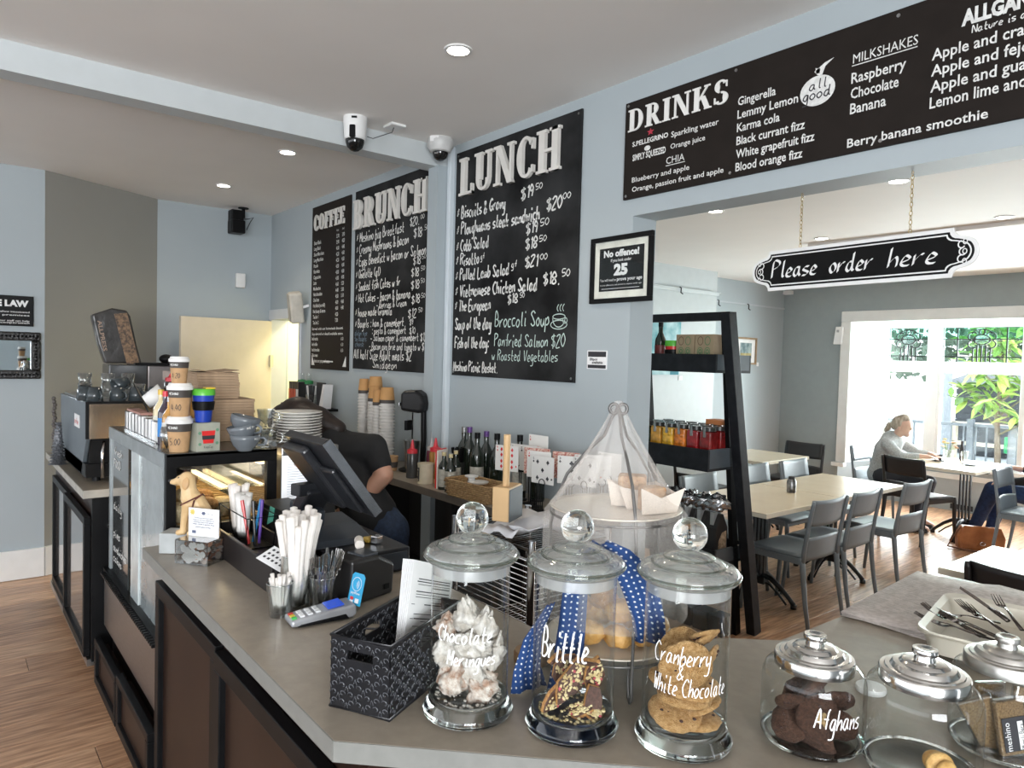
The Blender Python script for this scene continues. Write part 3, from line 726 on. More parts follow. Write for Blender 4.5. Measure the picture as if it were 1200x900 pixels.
# ================================================================ CEILING FITTINGS
def downlight(x, y, z, label, on=True, grp='recessed ceiling downlights', power=9):
    t = thing('ceiling_downlight', label, 'ceiling light', (x, y, z), 0, grp)
    MB().lathe([(.045, 0), (.058, 0), (.058, -.005), (.045, -.007)], 28, closed=True).build('trim_ring', white_m, t, smooth=True)
    MB().cyl(.045, -.005, -.001, 24).build('lamp_face', lit_m, t)
    d = bpy.data.lights.new('downlight_beam', 'SPOT'); d.energy = power; d.color = (1, .86, .66); d.spot_size = R(125); d.spot_blend = .8; d.shadow_soft_size = .05
    o = bpy.data.objects.new('downlight_beam', d); col.objects.link(o); o.location = (x, y, z - .02)
    return t
downlight(-2.488, 1.666, ZC, 'lit round ceiling downlight nearest the camera, on its own right of the beam')
downlight(-4.467, 1.716, ZC, 'lit round ceiling downlight beyond the beam, nearer to the beam of the two')
downlight(-5.713, 1.697, ZC, 'lit round ceiling downlight farthest along the shop ceiling, near the back wall')
downlight(-2.978, 5.558, 2.73, 'lit round dining room downlight seen just left of centre over the hanging sign')
downlight(-1.712, 5.565, 2.73, 'lit round dining room downlight at the far right above the hanging sign')
downlight(-2.956, 4.10, 2.73, 'dining room downlight glowing at the edge of the lintel, left of the sign chains')
downlight(-1.784, 4.12, 2.73, 'dining room downlight glowing at the edge of the lintel beside the right chain')

def dome_camera(loc, rz, label, tall):
    t = thing('dome_camera', label, 'security camera', loc, rz)
    if tall:
        MB().lathe([(0, 0), (.062, 0), (.064, -.015), (.056, -.115), (.05, -.12), (0, -.12)], 32).build('housing', white_m, t, smooth=True)
        MB().lathe([(.0505, -.118), (.050, -.135), (.040, -.160), (.022, -.176), (0, -.182)], 28).build('dome', pm('smoked_dome', (.008, .008, .008), .05), t, smooth='all')
        MB().box(.045, .066, -.016, .016, -.12, -.055).build('lens_slot', black_m, t, bevel=.006)
        MB().box(.058, .066, -.004, .024, -.022, -.012).build('sensor_window', black_m, t)
    else:
        MB().lathe([(0, 0), (.072, 0), (.078, -.02), (.078, -.045), (.060, -.075), (.045, -.08), (0, -.08)], 32).build('housing', pm('grey_white_plastic', (.55, .55, .54), .4), t, smooth=True)
        MB().lathe([(.046, -.078), (.045, -.09), (.036, -.112), (.018, -.125), (0, -.128)], 28).build('dome', pm('smoked_dome2', (.01, .01, .01), .05), t, smooth='all')
        MB().box(.03, .076, -.04, .012, -.035, -.001).build('cable_cover', white_m, t, bevel=.003)
        MB().box(.032, .046, -.02, .0, -.098, -.09).build('lens', chrome_m, t)
    return t
dome_camera((-3.562, 1.735, ZC), R(-40), 'white security camera with black dome hanging beside the ceiling plate', True)
dome_camera((-3.560, 2.275, ZC), R(-50), 'squat pale security camera in the corner above the LUNCH board', False)
t = thing('cable_plate', 'small white square outlet plate on the ceiling between the two dome cameras', 'outlet', (-3.53, 1.955, ZC))
MB().box(-.05, .05, -.045, .045, -.014, 0).build('plate', white_m, t, bevel=.004)
MB().tube([(-.02, -.155, -.09), (0, -.13, -.10), (.01, -.09, -.08), (.012, -.05, -.06), (.01, -.02, -.045), (0, -.005, -.015)], .0022, 6).build('cable', ink_m, t, smooth='all')
# black speaker-like camera in the far corner
t = thing('ceiling_speaker', 'small black speaker on a bracket in the far ceiling corner', 'speaker', (-6.49, 2.10, ZC))
MB().box(-.012, .012, -.012, .012, -.09, 0).build('bracket', black_m, t); MB().cyl(.045, -.008, 0, 16).build('mounting_disc', black_m, t)
MB().box(-.06, .05, -.115, -.01, -.13, -.03).build('upper_box', black_m, t, bevel=.008); MB().box(-.055, .07, -.12, .0, -.235, -.12).build('lower_box', black_m, t, bevel=.01)
MB().tube([(0, .0, -.10), (.0, .05, -.09), (0, .09, -.07), (0, .06, -.12), (0, .03, -.19)], .004, 6).build('cable', black_m, t, smooth='all')
t = thing('wall_sensor', 'small white box sensor on the back wall below the black speaker', 'sensor', (-6.655, 2.135, 2.33))
MB().box(0, .05, -.05, .03, -.065, .065).build('case', white_m, t, bevel=.006)
t = thing('wall_sensor', 'white tilted motion sensor on the bay window trim', 'sensor', (-4.42, DY - .03, 2.08), R(10))
MB().prism([(-.05, -.11), (.05, -.11), (.06, .11), (-.025, .11)], 0, .06, MW).build('case', white_m, t, bevel=.006); MB().box(-.012, .016, -.064, -.06, .04, .07).build('lens', steel_m, t)
t = thing('wall_sensor', 'tiny white fitting high in the dining room corner', 'sensor', (-5.12, DY - .03, 2.655)); MB().box(-.07, .05, -.03, .03, -.025, .025).build('case', white_m, t, bevel=.004)
# tilted white speaker by the kitchen doorway
t = thing('wall_speaker', 'cream tilted wall speaker beside the kitchen doorway', 'speaker', (-5.83, 2.33, 2.07), rot=(R(8), R(14), R(-12)))
MB().box(-.055, .055, -.055, .055, -.13, .13).build('case', pm('cream_plastic', (.62, .58, .50), .45), t, bevel=.02, seg=3)
MB().box(-.045, .045, -.062, -.054, -.115, .115).build('grille', pm('grille_cream', (.46, .43, .37), .7, bump=.5, bscale=400), t, bevel=.003)
MB().bar((.03, .03, .0), (.05, .10, .02), .02, .02).build('bracket', white_m, t)
# ================================================================ COUNTERS
CT = .985
poly = [(-2.785, .565), (-1.20, .565), (-.15, 1.63), (-.15, 2.72), (-.955, 2.72), (-.975, 1.70), (-1.055, 1.609), (-1.356, 1.225), (-2.785, 1.225)]
t = thing('service_countertop', 'long grey laminate countertop with a pale square edge, angled round under the glass jars', 'countertop', (0, 0, 0))
MB().prism(poly, .945, CT).build('slab', counter_m, t)
eb = MB()
def strip(pts, z0, z1, o=.003):
    for (x0, y0), (x1, y1) in zip(pts, pts[1:]):
        d = Vector((x1 - x0, y1 - y0)).normalized(); n = Vector((d.y, -d.x)) * o
        eb.prism([(x0, y0), (x0 + n.x, y0 + n.y), (x1 + n.x, y1 + n.y), (x1, y1)], z0, z1)
strip(poly[:4], .9455, CT - .0006); strip([poly[8], poly[0]], .9455, CT - .0006); eb.build('edge_band', edge_m, t)

def panel_door(parent, x0, x1, z0, z1, y, st=.045, name='sliding_panel', proud=0.0, hl=False):
    """black framed brown sliding panel; x runs along the face, y is the face plane"""
    d = MB().box(x0 + st * .6, x1 - st * .6, y - .004 - proud, y + .012 - proud, z0 + st * .6, z1 - st * .6).build(name, brown_m, parent)
    f = MB(); a, b = y - .022 - proud, y + .010 - proud
    f.box(x0, x1, a, b, z1 - st, z1); f.box(x0, x1, a, b, z0, z0 + st); f.box(x0, x0 + st, a, b, z0 + st, z1 - st); f.box(x1 - st, x1, a, b, z0 + st, z1 - st)
    f.build('frame', black_m, d, bevel=.003)
    return d
t = thing('counter_cabinet', 'dark brown cabinet with two black framed sliding panels under the long countertop', 'cabinet', (0, 0, 0))
MB().box(-2.77, -1.215, .625, 1.15, .09, .944).build('carcass', brown_m, t); MB().box(-2.75, -1.24, .69, 1.1, .003, .09).build('plinth', black_m, t)
panel_door(t, -2.765, -2.05, .13, .865, .622, .05); panel_door(t, -2.02, -1.235, .13, .865, .622, .05, proud=.012)
MB().box(-2.77, -1.22, .585, .624, .095, .125).build('floor_rail', steel_m, t)
# cabinet under the angled part
def on_diag(a, d, z):
    u = Vector((.702, .712)); n = Vector((.712, -.702)); p = Vector((-1.20, .565)) + u * a - n * d
    return (p.x, p.y, z)
t = thing('counter_cabinet', 'dark cabinet under the angled end of the countertop below the jars', 'cabinet', (0, 0, 0))
MB().prism([(-1.21, .64), (-.22, 1.64), (-.22, 2.65), (-.90, 2.65), (-.92, 1.72), (-1.02, 1.58), (-1.21, 1.33)], .09, .944).build('carcass', brown_m, t); MB().prism([(-1.18, .72), (-.28, 1.65), (-.28, 2.6), (-.85, 2.6), (-.9, 1.72), (-1.18, 1.33)], .003, .09).build('plinth', black_m, t)

# espresso counter at the far left
t = thing('espresso_countertop', 'grey laminate countertop under the espresso machine', 'countertop', (0, 0, 0))
MB().box(-5.62, -4.04, .55, 1.25, .945, CT).build('slab', counter_m, t); MB().box(-5.622, -4.037, .546, .551, .9455, CT - .0006).build('edge_band', pm('edge_light', (.42, .40, .35), .45), t); MB().box(-4.041, -4.036, .55, 1.25, .9455, CT - .0006).build('edge_band', pm('edge_light2', (.40, .37, .32), .45), t)
t = thing('counter_cabinet', 'dark cabinet with two glossy black framed sliding doors below the espresso machine', 'cabinet', (0, 0, 0))
MB().box(-5.60, -4.06, .60, 1.2, .10, .944).build('carcass', brown_m, t)
gloss_m = pm('glossy_brown_panel', (.10, .085, .075), .06, var=.05, coat=.8)
for x0, x1, pr_ in ((-5.56, -4.84, 0), (-4.86, -4.09, .018)):
    d = MB().box(x0 + .03, x1 - .03, .594 - pr_, .608 - pr_, .17, .80).build('sliding_door', gloss_m, t); f = MB(); st = .04
    a, b = .576 - pr_, .606 - pr_
    for q in ((x0, x1, .80, .84), (x0, x1, .13, .17)): f.box(q[0], q[1], a, b, q[2], q[3])
    f.box(x0, x0 + st, a, b, .17, .80); f.box(x1 - st, x1, a, b, .17, .80); f.build('frame', black_m, d, bevel=.003)
MB().box(-5.6, -4.06, .57, .62, .09, .125).build('floor_rail', steel_m, t)
lg = MB(); lg.cyl(.018, .002, .10, 12, T(-5.45, .66, 0)); lg.build('leg', black_m, t)
lg = MB(); lg.cyl(.018, .002, .10, 12, T(-4.2, .66, 0)); lg.build('leg', black_m, t)
MB().box(-4.06, -4.03, .585, 1.2, .12, .944).build('end_panel', black_m, t)
for z in (.56, .80): MB().cyl(.010, 0, .012, 12, T(-4.03, .66, z) @ RY(PI / 2)).build('bolt', chrome_m, t)

# refrigerated display case
t = thing('display_case', 'tall glass display case full of baked goods, black framed end and pale side', 'display case', (0, 0, 0))
X0, X1, Y0, Y1, Z1 = -3.92, -2.81, .645, 1.055, 1.312
cf = MB(); b_ = .035
frs_m = pm('case_grey_trim', (.30, .33, .34), .4, .3)
MB().box(X0, X1, Y0, Y1, Z1 - .012, Z1).build('top_panel', pm('case_top', (.05, .05, .048), .2), t)
# black end frame (facing the camera)
e = MB(); x = X1
e.box(x - .03, x, Y0 - .002, Y1, Z1 - .052, Z1 - .001); e.box(x - .03, x, Y0 - .002, Y0 + .034, .50, Z1 - .05); e.box(x - .03, x, Y1 - .04, Y1, .50, Z1 - .05); e.box(x - .03, x, Y0, Y1, .96, .985)
e.build('end_frame', black_m, t, bevel=.002)
# customer side: grey top rail, printed dark glass, white post, grey glass
s_ = MB(); s_.box(X0, X1 - .03, Y0 - .006, Y0 + .02, Z1 - .055, Z1 - .002); s_.box(X0, X0 + .03, Y0 - .004, Y0 + .02, .55, Z1 - .05); s_.box(X1 - .045, X1 - .028, Y0 - .004, Y0 + .02, .55, Z1 - .05); s_.build('side_frame', frs_m, t)
pg = MB().box(-3.89, -3.50, Y0 + .002, Y0 + .008, .55, Z1 - .055).build('printed_panel', pm('dark_print_glass', (.05, .055, .055), .05, coat=1), t)
mb = MB(MW @ T(0, 0, 0)); Mp = T(0, Y0 + .001, 0) @ MW
mb = MB()
for i, (s, z, wd) in enumerate([('fresh', 1.19, .2), ('FOOD', 1.13, .16), ('daily', .93, .2), ('pies', .80, .16), ('sandwiches', .73, .3), ('cakes', .68, .2)]):
    hand(mb, s, -3.82, z, .035, page(Mp), width=wd, pen=.16, jit=.1)
mb.build('lettering', chalk_m, pg)
MB().box(-3.42, -3.27, Y0 - .002, Y0 + .012, .55, Z1 - .055).build('white_post', pm('white_post', (.55, .60, .60), .25, coat=.5), t)
MB().box(-3.27, X1 - .045, Y0 + .004, Y0 + .009, .55, Z1 - .055).build('side_glass', pm('frosted_side', (.30, .335, .34), .12, coat=.6), t)
MB().box(X1 - .012, X1 - .006, Y0 + .034, Y1 - .04, .985, Z1 - .052).build('end_glass', glass_m, t)
MB().box(X0, X1 - .03, Y1 - .012, Y1 - .006, .985, Z1 - .052).build('back_glass', glass_m, t)
MB().box(X0 + .01, X1 - .03, Y0 + .02, Y1 - .01, .55, .60).build('floor_panel', steel_m, t)
# steel lower front with vent and drawer cabinet below
st_ = MB().box(X0 - .02, X1 + .02, .625, .65, .33, .60).build('lower_panel', steel_m, t, bevel=.004)
v = MB()
for k in range(40): v.box(X0 + .04 + k * .027, X0 + .055 + k * .027, .60, .628, .60, .612)
o = v.build('vent_grille', black_m, t); o['kind'] = 'stuff'
MB().box(X0 - .02, X1 + .02, .62, .65, .60, .618).build('sill_rail', black_m, t)
MB().box(X0, X1 + .02, .66, 1.05, .003, .55).build('machine_housing', black_m, t)
for x0, x1, z1_ in ((-3.95, -3.42, .27), (-3.40, -2.80, .29)):
    d = MB().box(x0 + .03, x1 - .03, .60, .64, .08, z1_ - .03).build('lower_drawer', brown_m, t); f = MB()
    f.box(x0, x1, .585, .615, z1_ - .035, z1_); f.box(x0, x1, .585, .615, .05, .09); f.box(x0, x0 + .04, .585, .615, .09, z1_ - .035); f.box(x1 - .04, x1, .585, .615, .09, z1_ - .035); f.build('frame', black_m, d, bevel=.003)
# inside: shelves with warm lit slats
wood_w = pm('warm_slat', (.50, .30, .12), .35, var=.2)
for z, nm in ((1.035, 'lower_shelf'), (1.16, 'upper_shelf')):
    sh = MB().box(X0 + .05, X1 - .05, Y0 + .04 if z < 1.1 else Y0 + .20, Y1 - .03, z - .006, z).build(nm, glass_m if z > 1.1 else steel_m, t)
    if z < 1.1:
        for k in range(24): MB().box(X0 + .06 + k * .043, X0 + .085 + k * .043, Y0 + .05, Y1 - .04, z + .001, z + .008).build('slat', wood_w, sh)
MB().box(X0 + .05, X1 - .06, Y1 - .05, Y1 - .03, Z1 - .07, Z1 - .055).build('light_tube', emit('case_tube', (1, .72, .35), 3), t)
area_light('case_light', (-3.3, .9, 1.245), (0, 0, 0), .9, .05, 1.3, (1, .75, .42))
# baked goods inside
bake = pm('baked_crust', (.36, .16, .05), .7, c2=(.50, .27, .10), scale=140, bump=.8, bscale=400)
bakel = pm('pale_bun', (.62, .44, .24), .7, c2=(.72, .56, .36), scale=110, bump=.6, bscale=300)
bk = None; r_ = random.Random(5); n = 0
def muffin(mat):
    m = MB(); m.lathe([(0, 0), (.026, 0), (.034, .035), (.040, .042), (.038, .058), (.022, .070), (0, .074)], 16); return m.build('muffin', mat, None, smooth='all')
mz = [('muffin', bake, 'dark brown muffin', -2.87, .72, 1.045), ('muffin', bake, 'brown muffin', -2.88, .79, 1.045)]
first = {}
labs = ['crusty brown muffin at the front left inside the display case', 'brown muffin second from the case end frame', 'small browned muffin behind the front muffins', 'tall brown muffin near the lit slats', 'round dark muffin in the second row of the case', 'brown muffin at the back of the second row', 'muffin in the third row of the case', 'far muffin in the third row beside the case side glass']
for i, (x, y) in enumerate([(-2.87, .71), (-2.87, .80), (-2.93, .75), (-2.90, .87), (-2.97, .70), (-3.0, .82), (-3.06, .72), (-3.08, .79)]):
    o = muffin(bake if i % 3 else bakel); tag(o, labs[i], 'muffin', 'muffins in the display case', (x, y, 1.046)); o.scale = (1.15, 1.15, 1.0 + .12 * (i % 3))
for i, (x, y) in enumerate([(-2.88, .73), (-2.90, .80)]):
    pass
o = MB().ball(1, 18, 12, SC(.055, .04, .028), .15, 4).build('bread_roll', bakel, None, smooth='all'); tag(o, 'pale filled bread roll stacked on top of the muffins at the case front', 'bread roll', None, (-2.89, .735, 1.142))
o = MB().ball(1, 18, 12, SC(.050, .036, .025), .15, 9).build('bread_roll', bake, None, smooth='all'); tag(o, 'brown bread roll lying above the pale roll in the case', 'bread roll', None, (-2.90, .74, 1.195))

# back counter
t = thing('back_countertop', 'grey brown laminate countertop along the menu wall', 'countertop', (0, 0, 0))
MB().box(-5.9, -2.19, 2.04, WY - .002, .945, CT).build('slab', counter_m, t); MB().box(-5.9, -2.19, 2.034, 2.04, .9455, CT - .001).build('edge_band', pm('edge_brown', (.13, .11, .09), .5), t)
t = thing('back_cabinet', 'near black open cabinet under the back countertop', 'cabinet', (0, 0, 0))
dk = pm('cabinet_dark', (.012, .011, .011), .6)
c = MB(); c.box(-5.85, -2.23, 2.36, 2.40, .003, .944); c.build('back_panel', dk, t)
for x in (-5.85, -4.9, -4.0, -3.1, -2.26): MB().box(x, x + .03, 2.08, 2.36, .003, .944).build('divider', dk, t)
MB().box(-5.85, -2.23, 2.08, 2.36, .40, .42).build('shelf', dk, t)

# ================================================================ ESPRESSO MACHINE AND WHAT STANDS ON IT
t = thing('espresso_machine', 'espresso machine with a blue grey side panel and brushed steel back', 'coffee machine', (-4.22, .585, CT))
emb_m = pm('machine_side_grey', (.145, .175, .20), .35, .3, var=.05)
side = MB(MW).prism([(-1.0, .40), (-1.02, .415), (0, .425), (0, .24), (-.12, .10), (-.16, .03), (-.86, .03), (-.93, .14), (-1.0, .28)], -.02, 0); side.build('side_panel', emb_m, t, bevel=.004)
MB().box(-1.0, 0, .02, .62, .405, .425).build('cup_tray', steel_m, t); MB().box(-.006, .004, -.004, .62, .235, .428).build('black_edge', black_m, t)
st2 = pm('warm_steel', (.34, .27, .20), .25, 1, var=.06, stretch=(1, 8, 1)); MB().box(-.02, .006, .012, .60, .235, .415).build('back_panel', st2, t)
MB().box(-.9, -.05, .02, .60, .10, .40).build('body', black_m, t); MB().box(-.82, -.02, .0, .60, .03, .10).build('drip_tray', black_m, t)
for x in (-.8, -.1):
    for y in (.06, .52): MB().cyl(.02, 0, .03, 12, T(x, y, 0)).build('foot', black_m, t)
MB().tube([(0.0, .08, .22), (.02, .07, .16), (.03, .07, .03)], .008, 8).build('steam_pipe', chrome_m, t, smooth='all')
MB().tube([(0.0, .14, .22), (.03, .13, .16), (.05, .16, .04)], .008, 8).build('steam_pipe', chrome_m, t, smooth='all')
pl = MB(MW).box(-.40, -.22, .27, .34, .001, .003).build('badge', paper_m, t); mb = MB(); hand(mb, 'coffee', -.38, .29, .028, page(MW), width=.14, pen=.14, lift=.005); mb.build('lettering', red_m, pl)
rag = pm('grey_tinsel', (.13, .13, .135), .6, bump=1, bscale=60)
o = MB(); 
for k in range(14):
    z = k * .018; o.lathe([(0, z), (.055 - k * .0035, z + .002), (.02, z + .018), (0, z + .018)], 9, a0=k)
tag(o.build('tinsel_tree', pm('silver_tinsel', (.22, .23, .25), .4, .6, bump=1, bscale=80), None), 'small silver grey tinsel tree standing at the end of the espresso machine', 'ornament', None, (-5.0, .54, CT)).location = (-5.02, .62 - .07, CT)
o = MB()
for k in range(18):
    o.ball(.014, 6, 5, T(.004 * math.sin(k * 2.1), .004 * math.cos(k * 1.7), .014 + k * .021))
tag(o.build('bead_garland', pm('dark_garland', (.10, .09, .085), .6), None, smooth='all'), 'thin dark bead garland standing against the far side of the machine', 'ornament', None, (-5.42, .572, CT))

TZ = CT + .425
def mug_geo(r=.04, h=.075):
    m = MB(); m.lathe([(r * .62, 0), (r * .70, 0), (r * .92, h * .5), (r, h), (r * .93, h), (r * .84, h * .5), (r * .6, .006), (0, .006)], 22)
    return m
mugm = pm('charcoal_glaze', (.045, .055, .06), .18, var=.15)
def mug(label, loc, flip=True, rz=0, group=None):
    t = thing('coffee_cup', label, 'cup', loc, 0, group, rot=(PI if flip else 0, 0, rz))
    body = mug_geo().build('cup_body', mugm, t, smooth='all')
    MB().tube([(.036, 0, .060), (.056, 0, .058), (.062, 0, .042), (.052, 0, .026), (.030, 0, .022)], .0055, 8, flat=(1, 1)).build('handle', mugm, t, smooth='all')
    if flip:
        for c in (body,): pass
    return t
names = ['upside down grey cup at the left end of the front row on the machine', 'upside down grey cup second in the front row on the machine', 'upside down grey cup third in the front row on the machine', 'upside down grey cup fourth in the front row on the machine', 'upside down grey cup fifth in the front row, behind the bottle caps']
m0 = mug(names[0], (-4.27, .63, TZ + .076), True, .4, 'upside down cups on the espresso machine')
for i, (x, y, rz, z) in enumerate([(-4.27, .735, .6, 0), (-4.27, .825, .5, 0), (-4.27, .915, .8, 0), (-4.27, .67, .2, 0)]):
    if i < 3: dup(m0, (x, y + .0, TZ + .076), None, names[i + 1], rot=(PI, 0, rz))
dup(m0, (-4.37, .60, TZ + .076), None, 'upside down pale grey cup lying near the machine side edge', rot=(PI, 0, 2)); dup(m0, (-4.47, .61, TZ + .076), None, 'upside down grey cup further along the machine side edge', rot=(PI, 0, 1))
dup(m0, (-4.36, .80, TZ + .10), None, 'grey cup tipped on its side on top of the front row', rot=(R(110), .3, .4))
# stacked glasses
def tumbler_geo(r=.036, h=.085, rb=.7, th=.003):
    return [(0, 0), (r * rb, 0), (r, h), (r - th, h), (r * rb - th, .008), (0, .008)]
tg = thing('glass_tumbler', 'clear glass on the machine top, left stack, lower', 'glass', (-4.42, .58 + .02, TZ + .001), 0, 'glasses stacked on the espresso machine')
MB().lathe([(a, b) for a, b in tumbler_geo()], 14).build('tumbler_body', thin_glass('tumbler_glass', (.93, .95, .95), .03, .12, 1.6, .8), tg, smooth='all')
k = 0
ww = ['left', 'middle', 'right']
for i, (x, y) in enumerate([(-4.52, .62), (-4.52, .73), (-4.52, .83)]):
    for j in range(2):
        if i == 0 and j == 0: tg.location = (x, y, TZ + .001); tg.rotation_euler = (0, 0, 0); continue
        dup(tg, (x, y, TZ + .001 + j * .055), None, 'clear glass in the %s stack on the machine top, %s one' % (ww[i], ['lower', 'upper'][j]))
dup(tg, (-4.40, .86, TZ + .001), None, 'single clear glass standing behind the grey cups')
# sauce bottle
def squeeze(name, label, loc, h, r, body, cap, group=None, tip=.05):
    t = thing(name, label, 'bottle', loc, 0, group)
    MB().lathe([(0, 0), (r * .96, 0), (r, .006), (r, h * .9), (r * .86, h), (0, h)], 24).build('bottle_body', body, t, smooth=True)
    MB().lathe([(r * .9, h - .002), (r * .9, h + .018), (r * .45, h + .024), (r * .34, h + .035), (r * .16, h + .024 + tip), (0, h + .026 + tip)], 20).build('nozzle_cap', cap, t, smooth=True)
    return t
coff = pm('brown_sauce', (.03, .012, .008), .12, coat=.7); redc = pm('red_cap', (.60, .035, .05), .35)
t = squeeze('sauce_bottle', 'squeeze bottle of dark syrup with a red nozzle on the machine', (-4.12 - .1, .99, TZ), .11, .036, coff, redc, tip=.022)
# grinder and coffee bag
t = thing('coffee_grinder', 'steel and black coffee grinder with a smoky hopper behind the machine', 'coffee grinder', (-5.35, .98, CT))
MB().box(-.13, .13, -.14, .26, 0, .40).build('body', black_m, t, bevel=.01); MB().box(-.12, .12, -.13, .10, .40, .60).build('hopper', pm('smoky_hopper', (.06, .06, .06), .1, coat=.6), t, bevel=.008)
MB().box(-.12, .12, .10, .27, .40, .595).build('steel_box', pm('pinkish_steel', (.30, .27, .26), .3, .8), t, bevel=.006); MB().box(.121, .123, .19, .25, .50, .56).build('badge', pm('pale_badge', (.5, .42, .38), .5), t)
MB().box(-.14, .14, .02, .30, .598, .612).build('lid', black_m, t); MB().ball(.04, 16, 10, T(0, .24, .64) @ SC(1, 1.2, .8)).build('lid_knob', black_m, t, smooth='all')
bag = thing('coffee_bag', 'big black and brown coffee bean bag emptied upside down into the grinder', 'bag', (-5.33, .93, CT + .605), R(-2))
ks = 1.08
g_ = [(.10, -.03), (.20, .05), (.34, .13), (.46, .165)]
front = [(-.085, 0), (-.12, .11), (-.15, .25), (-.155, .29), (-.05, .335), (.03, .325), (.05, .29), (.085, .12), (.115, 0)]
MB(MX).prism([(a * ks, b * ks) for a, b in front], -.05, .055).build('bag_body', pm('black_foil', (.035, .032, .03), .28, var=.5, scale=9, bump=.5, bscale=14), bag, bevel=.012, seg=3)
MB(MX).prism([(.03 * ks, .31 * ks), (-.04 * ks, .30 * ks), (.03 * ks, .0), (.10 * ks, .0)], .055, .058).build('bean_print', pm('bean_print', (.06, .035, .02), .4, c2=(.24, .14, .07), scale=60, detail=2), bag)
mb = MB(); text(mb, 'ALLPRESS', 0, 0, .024, T(.059, -.128 * ks, .255 * ks) @ MX @ RZ(R(-80)), width=.20, bold=.02); mb.build('lettering', pm('tan_print', (.32, .22, .16), .5), bag)
# ================================================================ ON TOP OF THE DISPLAY CASE
ZT = Z1 + .0005
kraft = pm('kraft_sleeve', (.46, .28, .14), .8, var=.08, scale=40); cupw = pm('cup_white', (.74, .73, .71), .5, var=.02); band_d = pm('dark_band', (.06, .05, .045), .6)
def takeaway(label, loc, txt, s=1.0, group='takeaway cups stacked on the display case'):
    t = thing('takeaway_cup', label, 'cup', loc, R(90), group)
    h = .105 * s; r0, r1 = .031 * s, .041 * s
    rr = lambda z: r0 + (r1 - r0) * z / h
    MB().lathe([(0, 0), (r0, 0), (r1, h), (0, h)], 32).build('paper_cup', kraft, t, smooth=True)
    MB().lathe([(rr(h * .68) + .0006, h * .68), (rr(h * .97) + .0006, h * .97)], 32).build('dark_band', band_d, t, smooth='all')
    MB().lathe([(0, h + .018 * s), (r1 * .9, h + .018 * s), (r1 * .98, h + .010 * s), (r1 * 1.10, h + .006 * s), (r1 * 1.10, h - .006 * s), (r1 * 1.02, h - .006 * s), (r1 * .8, h - .003)], 32).build('lid', cupw, t, smooth=True)
    mb = MB()
    def fn(a, b):
        an = a / (r1) - PI / 2 - .6; rr_ = rr(b) + .0006; n = Vector((math.cos(an), math.sin(an), 0)); return (n * rr_ + Vector((0, 0, b)), n)
    hand(mb, txt, -.022 * s, h * .25, .022 * s, fn, width=.042 * s, pen=.10, jit=.15)
    mb.build('ink_lettering', ink_m, t)
    mb = MB()
    hand(mb, 'MESHINO', -.026 * s, h * .78, .008 * s, fn, width=.036 * s, pen=.16, jit=0); mb.build('white_lettering', chalk_m, t)
    return t
takeaway('brown sleeved takeaway cup, bottom of the stack of three', (-2.865, .700, ZT), '5.00', 1.08)
takeaway('brown sleeved takeaway cup, middle of the stack of three', (-2.865, .702, ZT + .130), '4.40', 1.04)
takeaway('brown sleeved takeaway cup with white lid, top of the stack of three', (-2.865, .698, ZT + .256), '4.20', .82)
# boxed reusable cup and blue-green cup on it
t = thing('cup_box', 'small grey box printed with a red and black cup, under the blue cup', 'box', (-2.862, .788, ZT), R(8))
MB().box(-.04, .04, -.044, .044, 0, .108).build('carton', pm('grey_board', (.33, .34, .28), .7), t)
mb = MB(); Mb = T(.0405, 0, 0) @ MX
t1_ = MB(); t1_.prism([(-.019, .03), (.019, .03), (.026, .078), (-.026, .078)], 0, .0006, Mb); t1_.build('cup_print', red_m, t)
t1_ = MB(); t1_.prism([(-.023, .045), (.023, .045), (.0245, .060), (-.0245, .060)], .0007, .0012, Mb); t1_.build('band_print', ink_m, t)
t1_ = MB(); [t1_.prism([(c_ + .006 * math.cos(a * PI / 5), z_ + .006 * math.sin(a * PI / 5)) for a in range(10)], 0, .0006, Mb) for c_, z_ in ((-.033, .07), (.034, .08), (.033, .03), (-.032, .028))]; t1_.build('green_dot_print', pm('green_print', (.12, .26, .16), .6), t)
mb = MB(); text(mb, 'KeepCup', 0, .012, .010, Mb, width=.034, align=.5, lift=.0008); mb.build('lettering', ink_m, t)
t = thing('reusable_cup', 'blue reusable cup with a black band and bright green lid', 'cup', (-2.862, .785, ZT + .109), 0)
r0, r1, h = .028, .040, .105
MB().lathe([(0, 0), (r0, 0), (r1, h), (0, h)], 32).build('cup_body', pm('royal_blue', (.015, .05, .36), .3), t, smooth=True)
MB().lathe([(.034, .045), (.0375, .047), (.041, .078), (.0375, .080)], 32, closed=True).build('grip_band', black_m, t, smooth=True)
grn = pm('lime_green', (.10, .46, .04), .35); MB().lathe([(0, h + .022), (r1 * .95, h + .022), (r1 * 1.06, h + .016), (r1 * 1.06, h - .002), (r1 * .9, h - .002)], 32).build('lid', grn, t, smooth=True)
MB().box(-.012, .03, .0, .036, h + .022, h + .028).build('lid_plug', pm('yellow_plug', (.72, .50, .04), .4), t, bevel=.002)
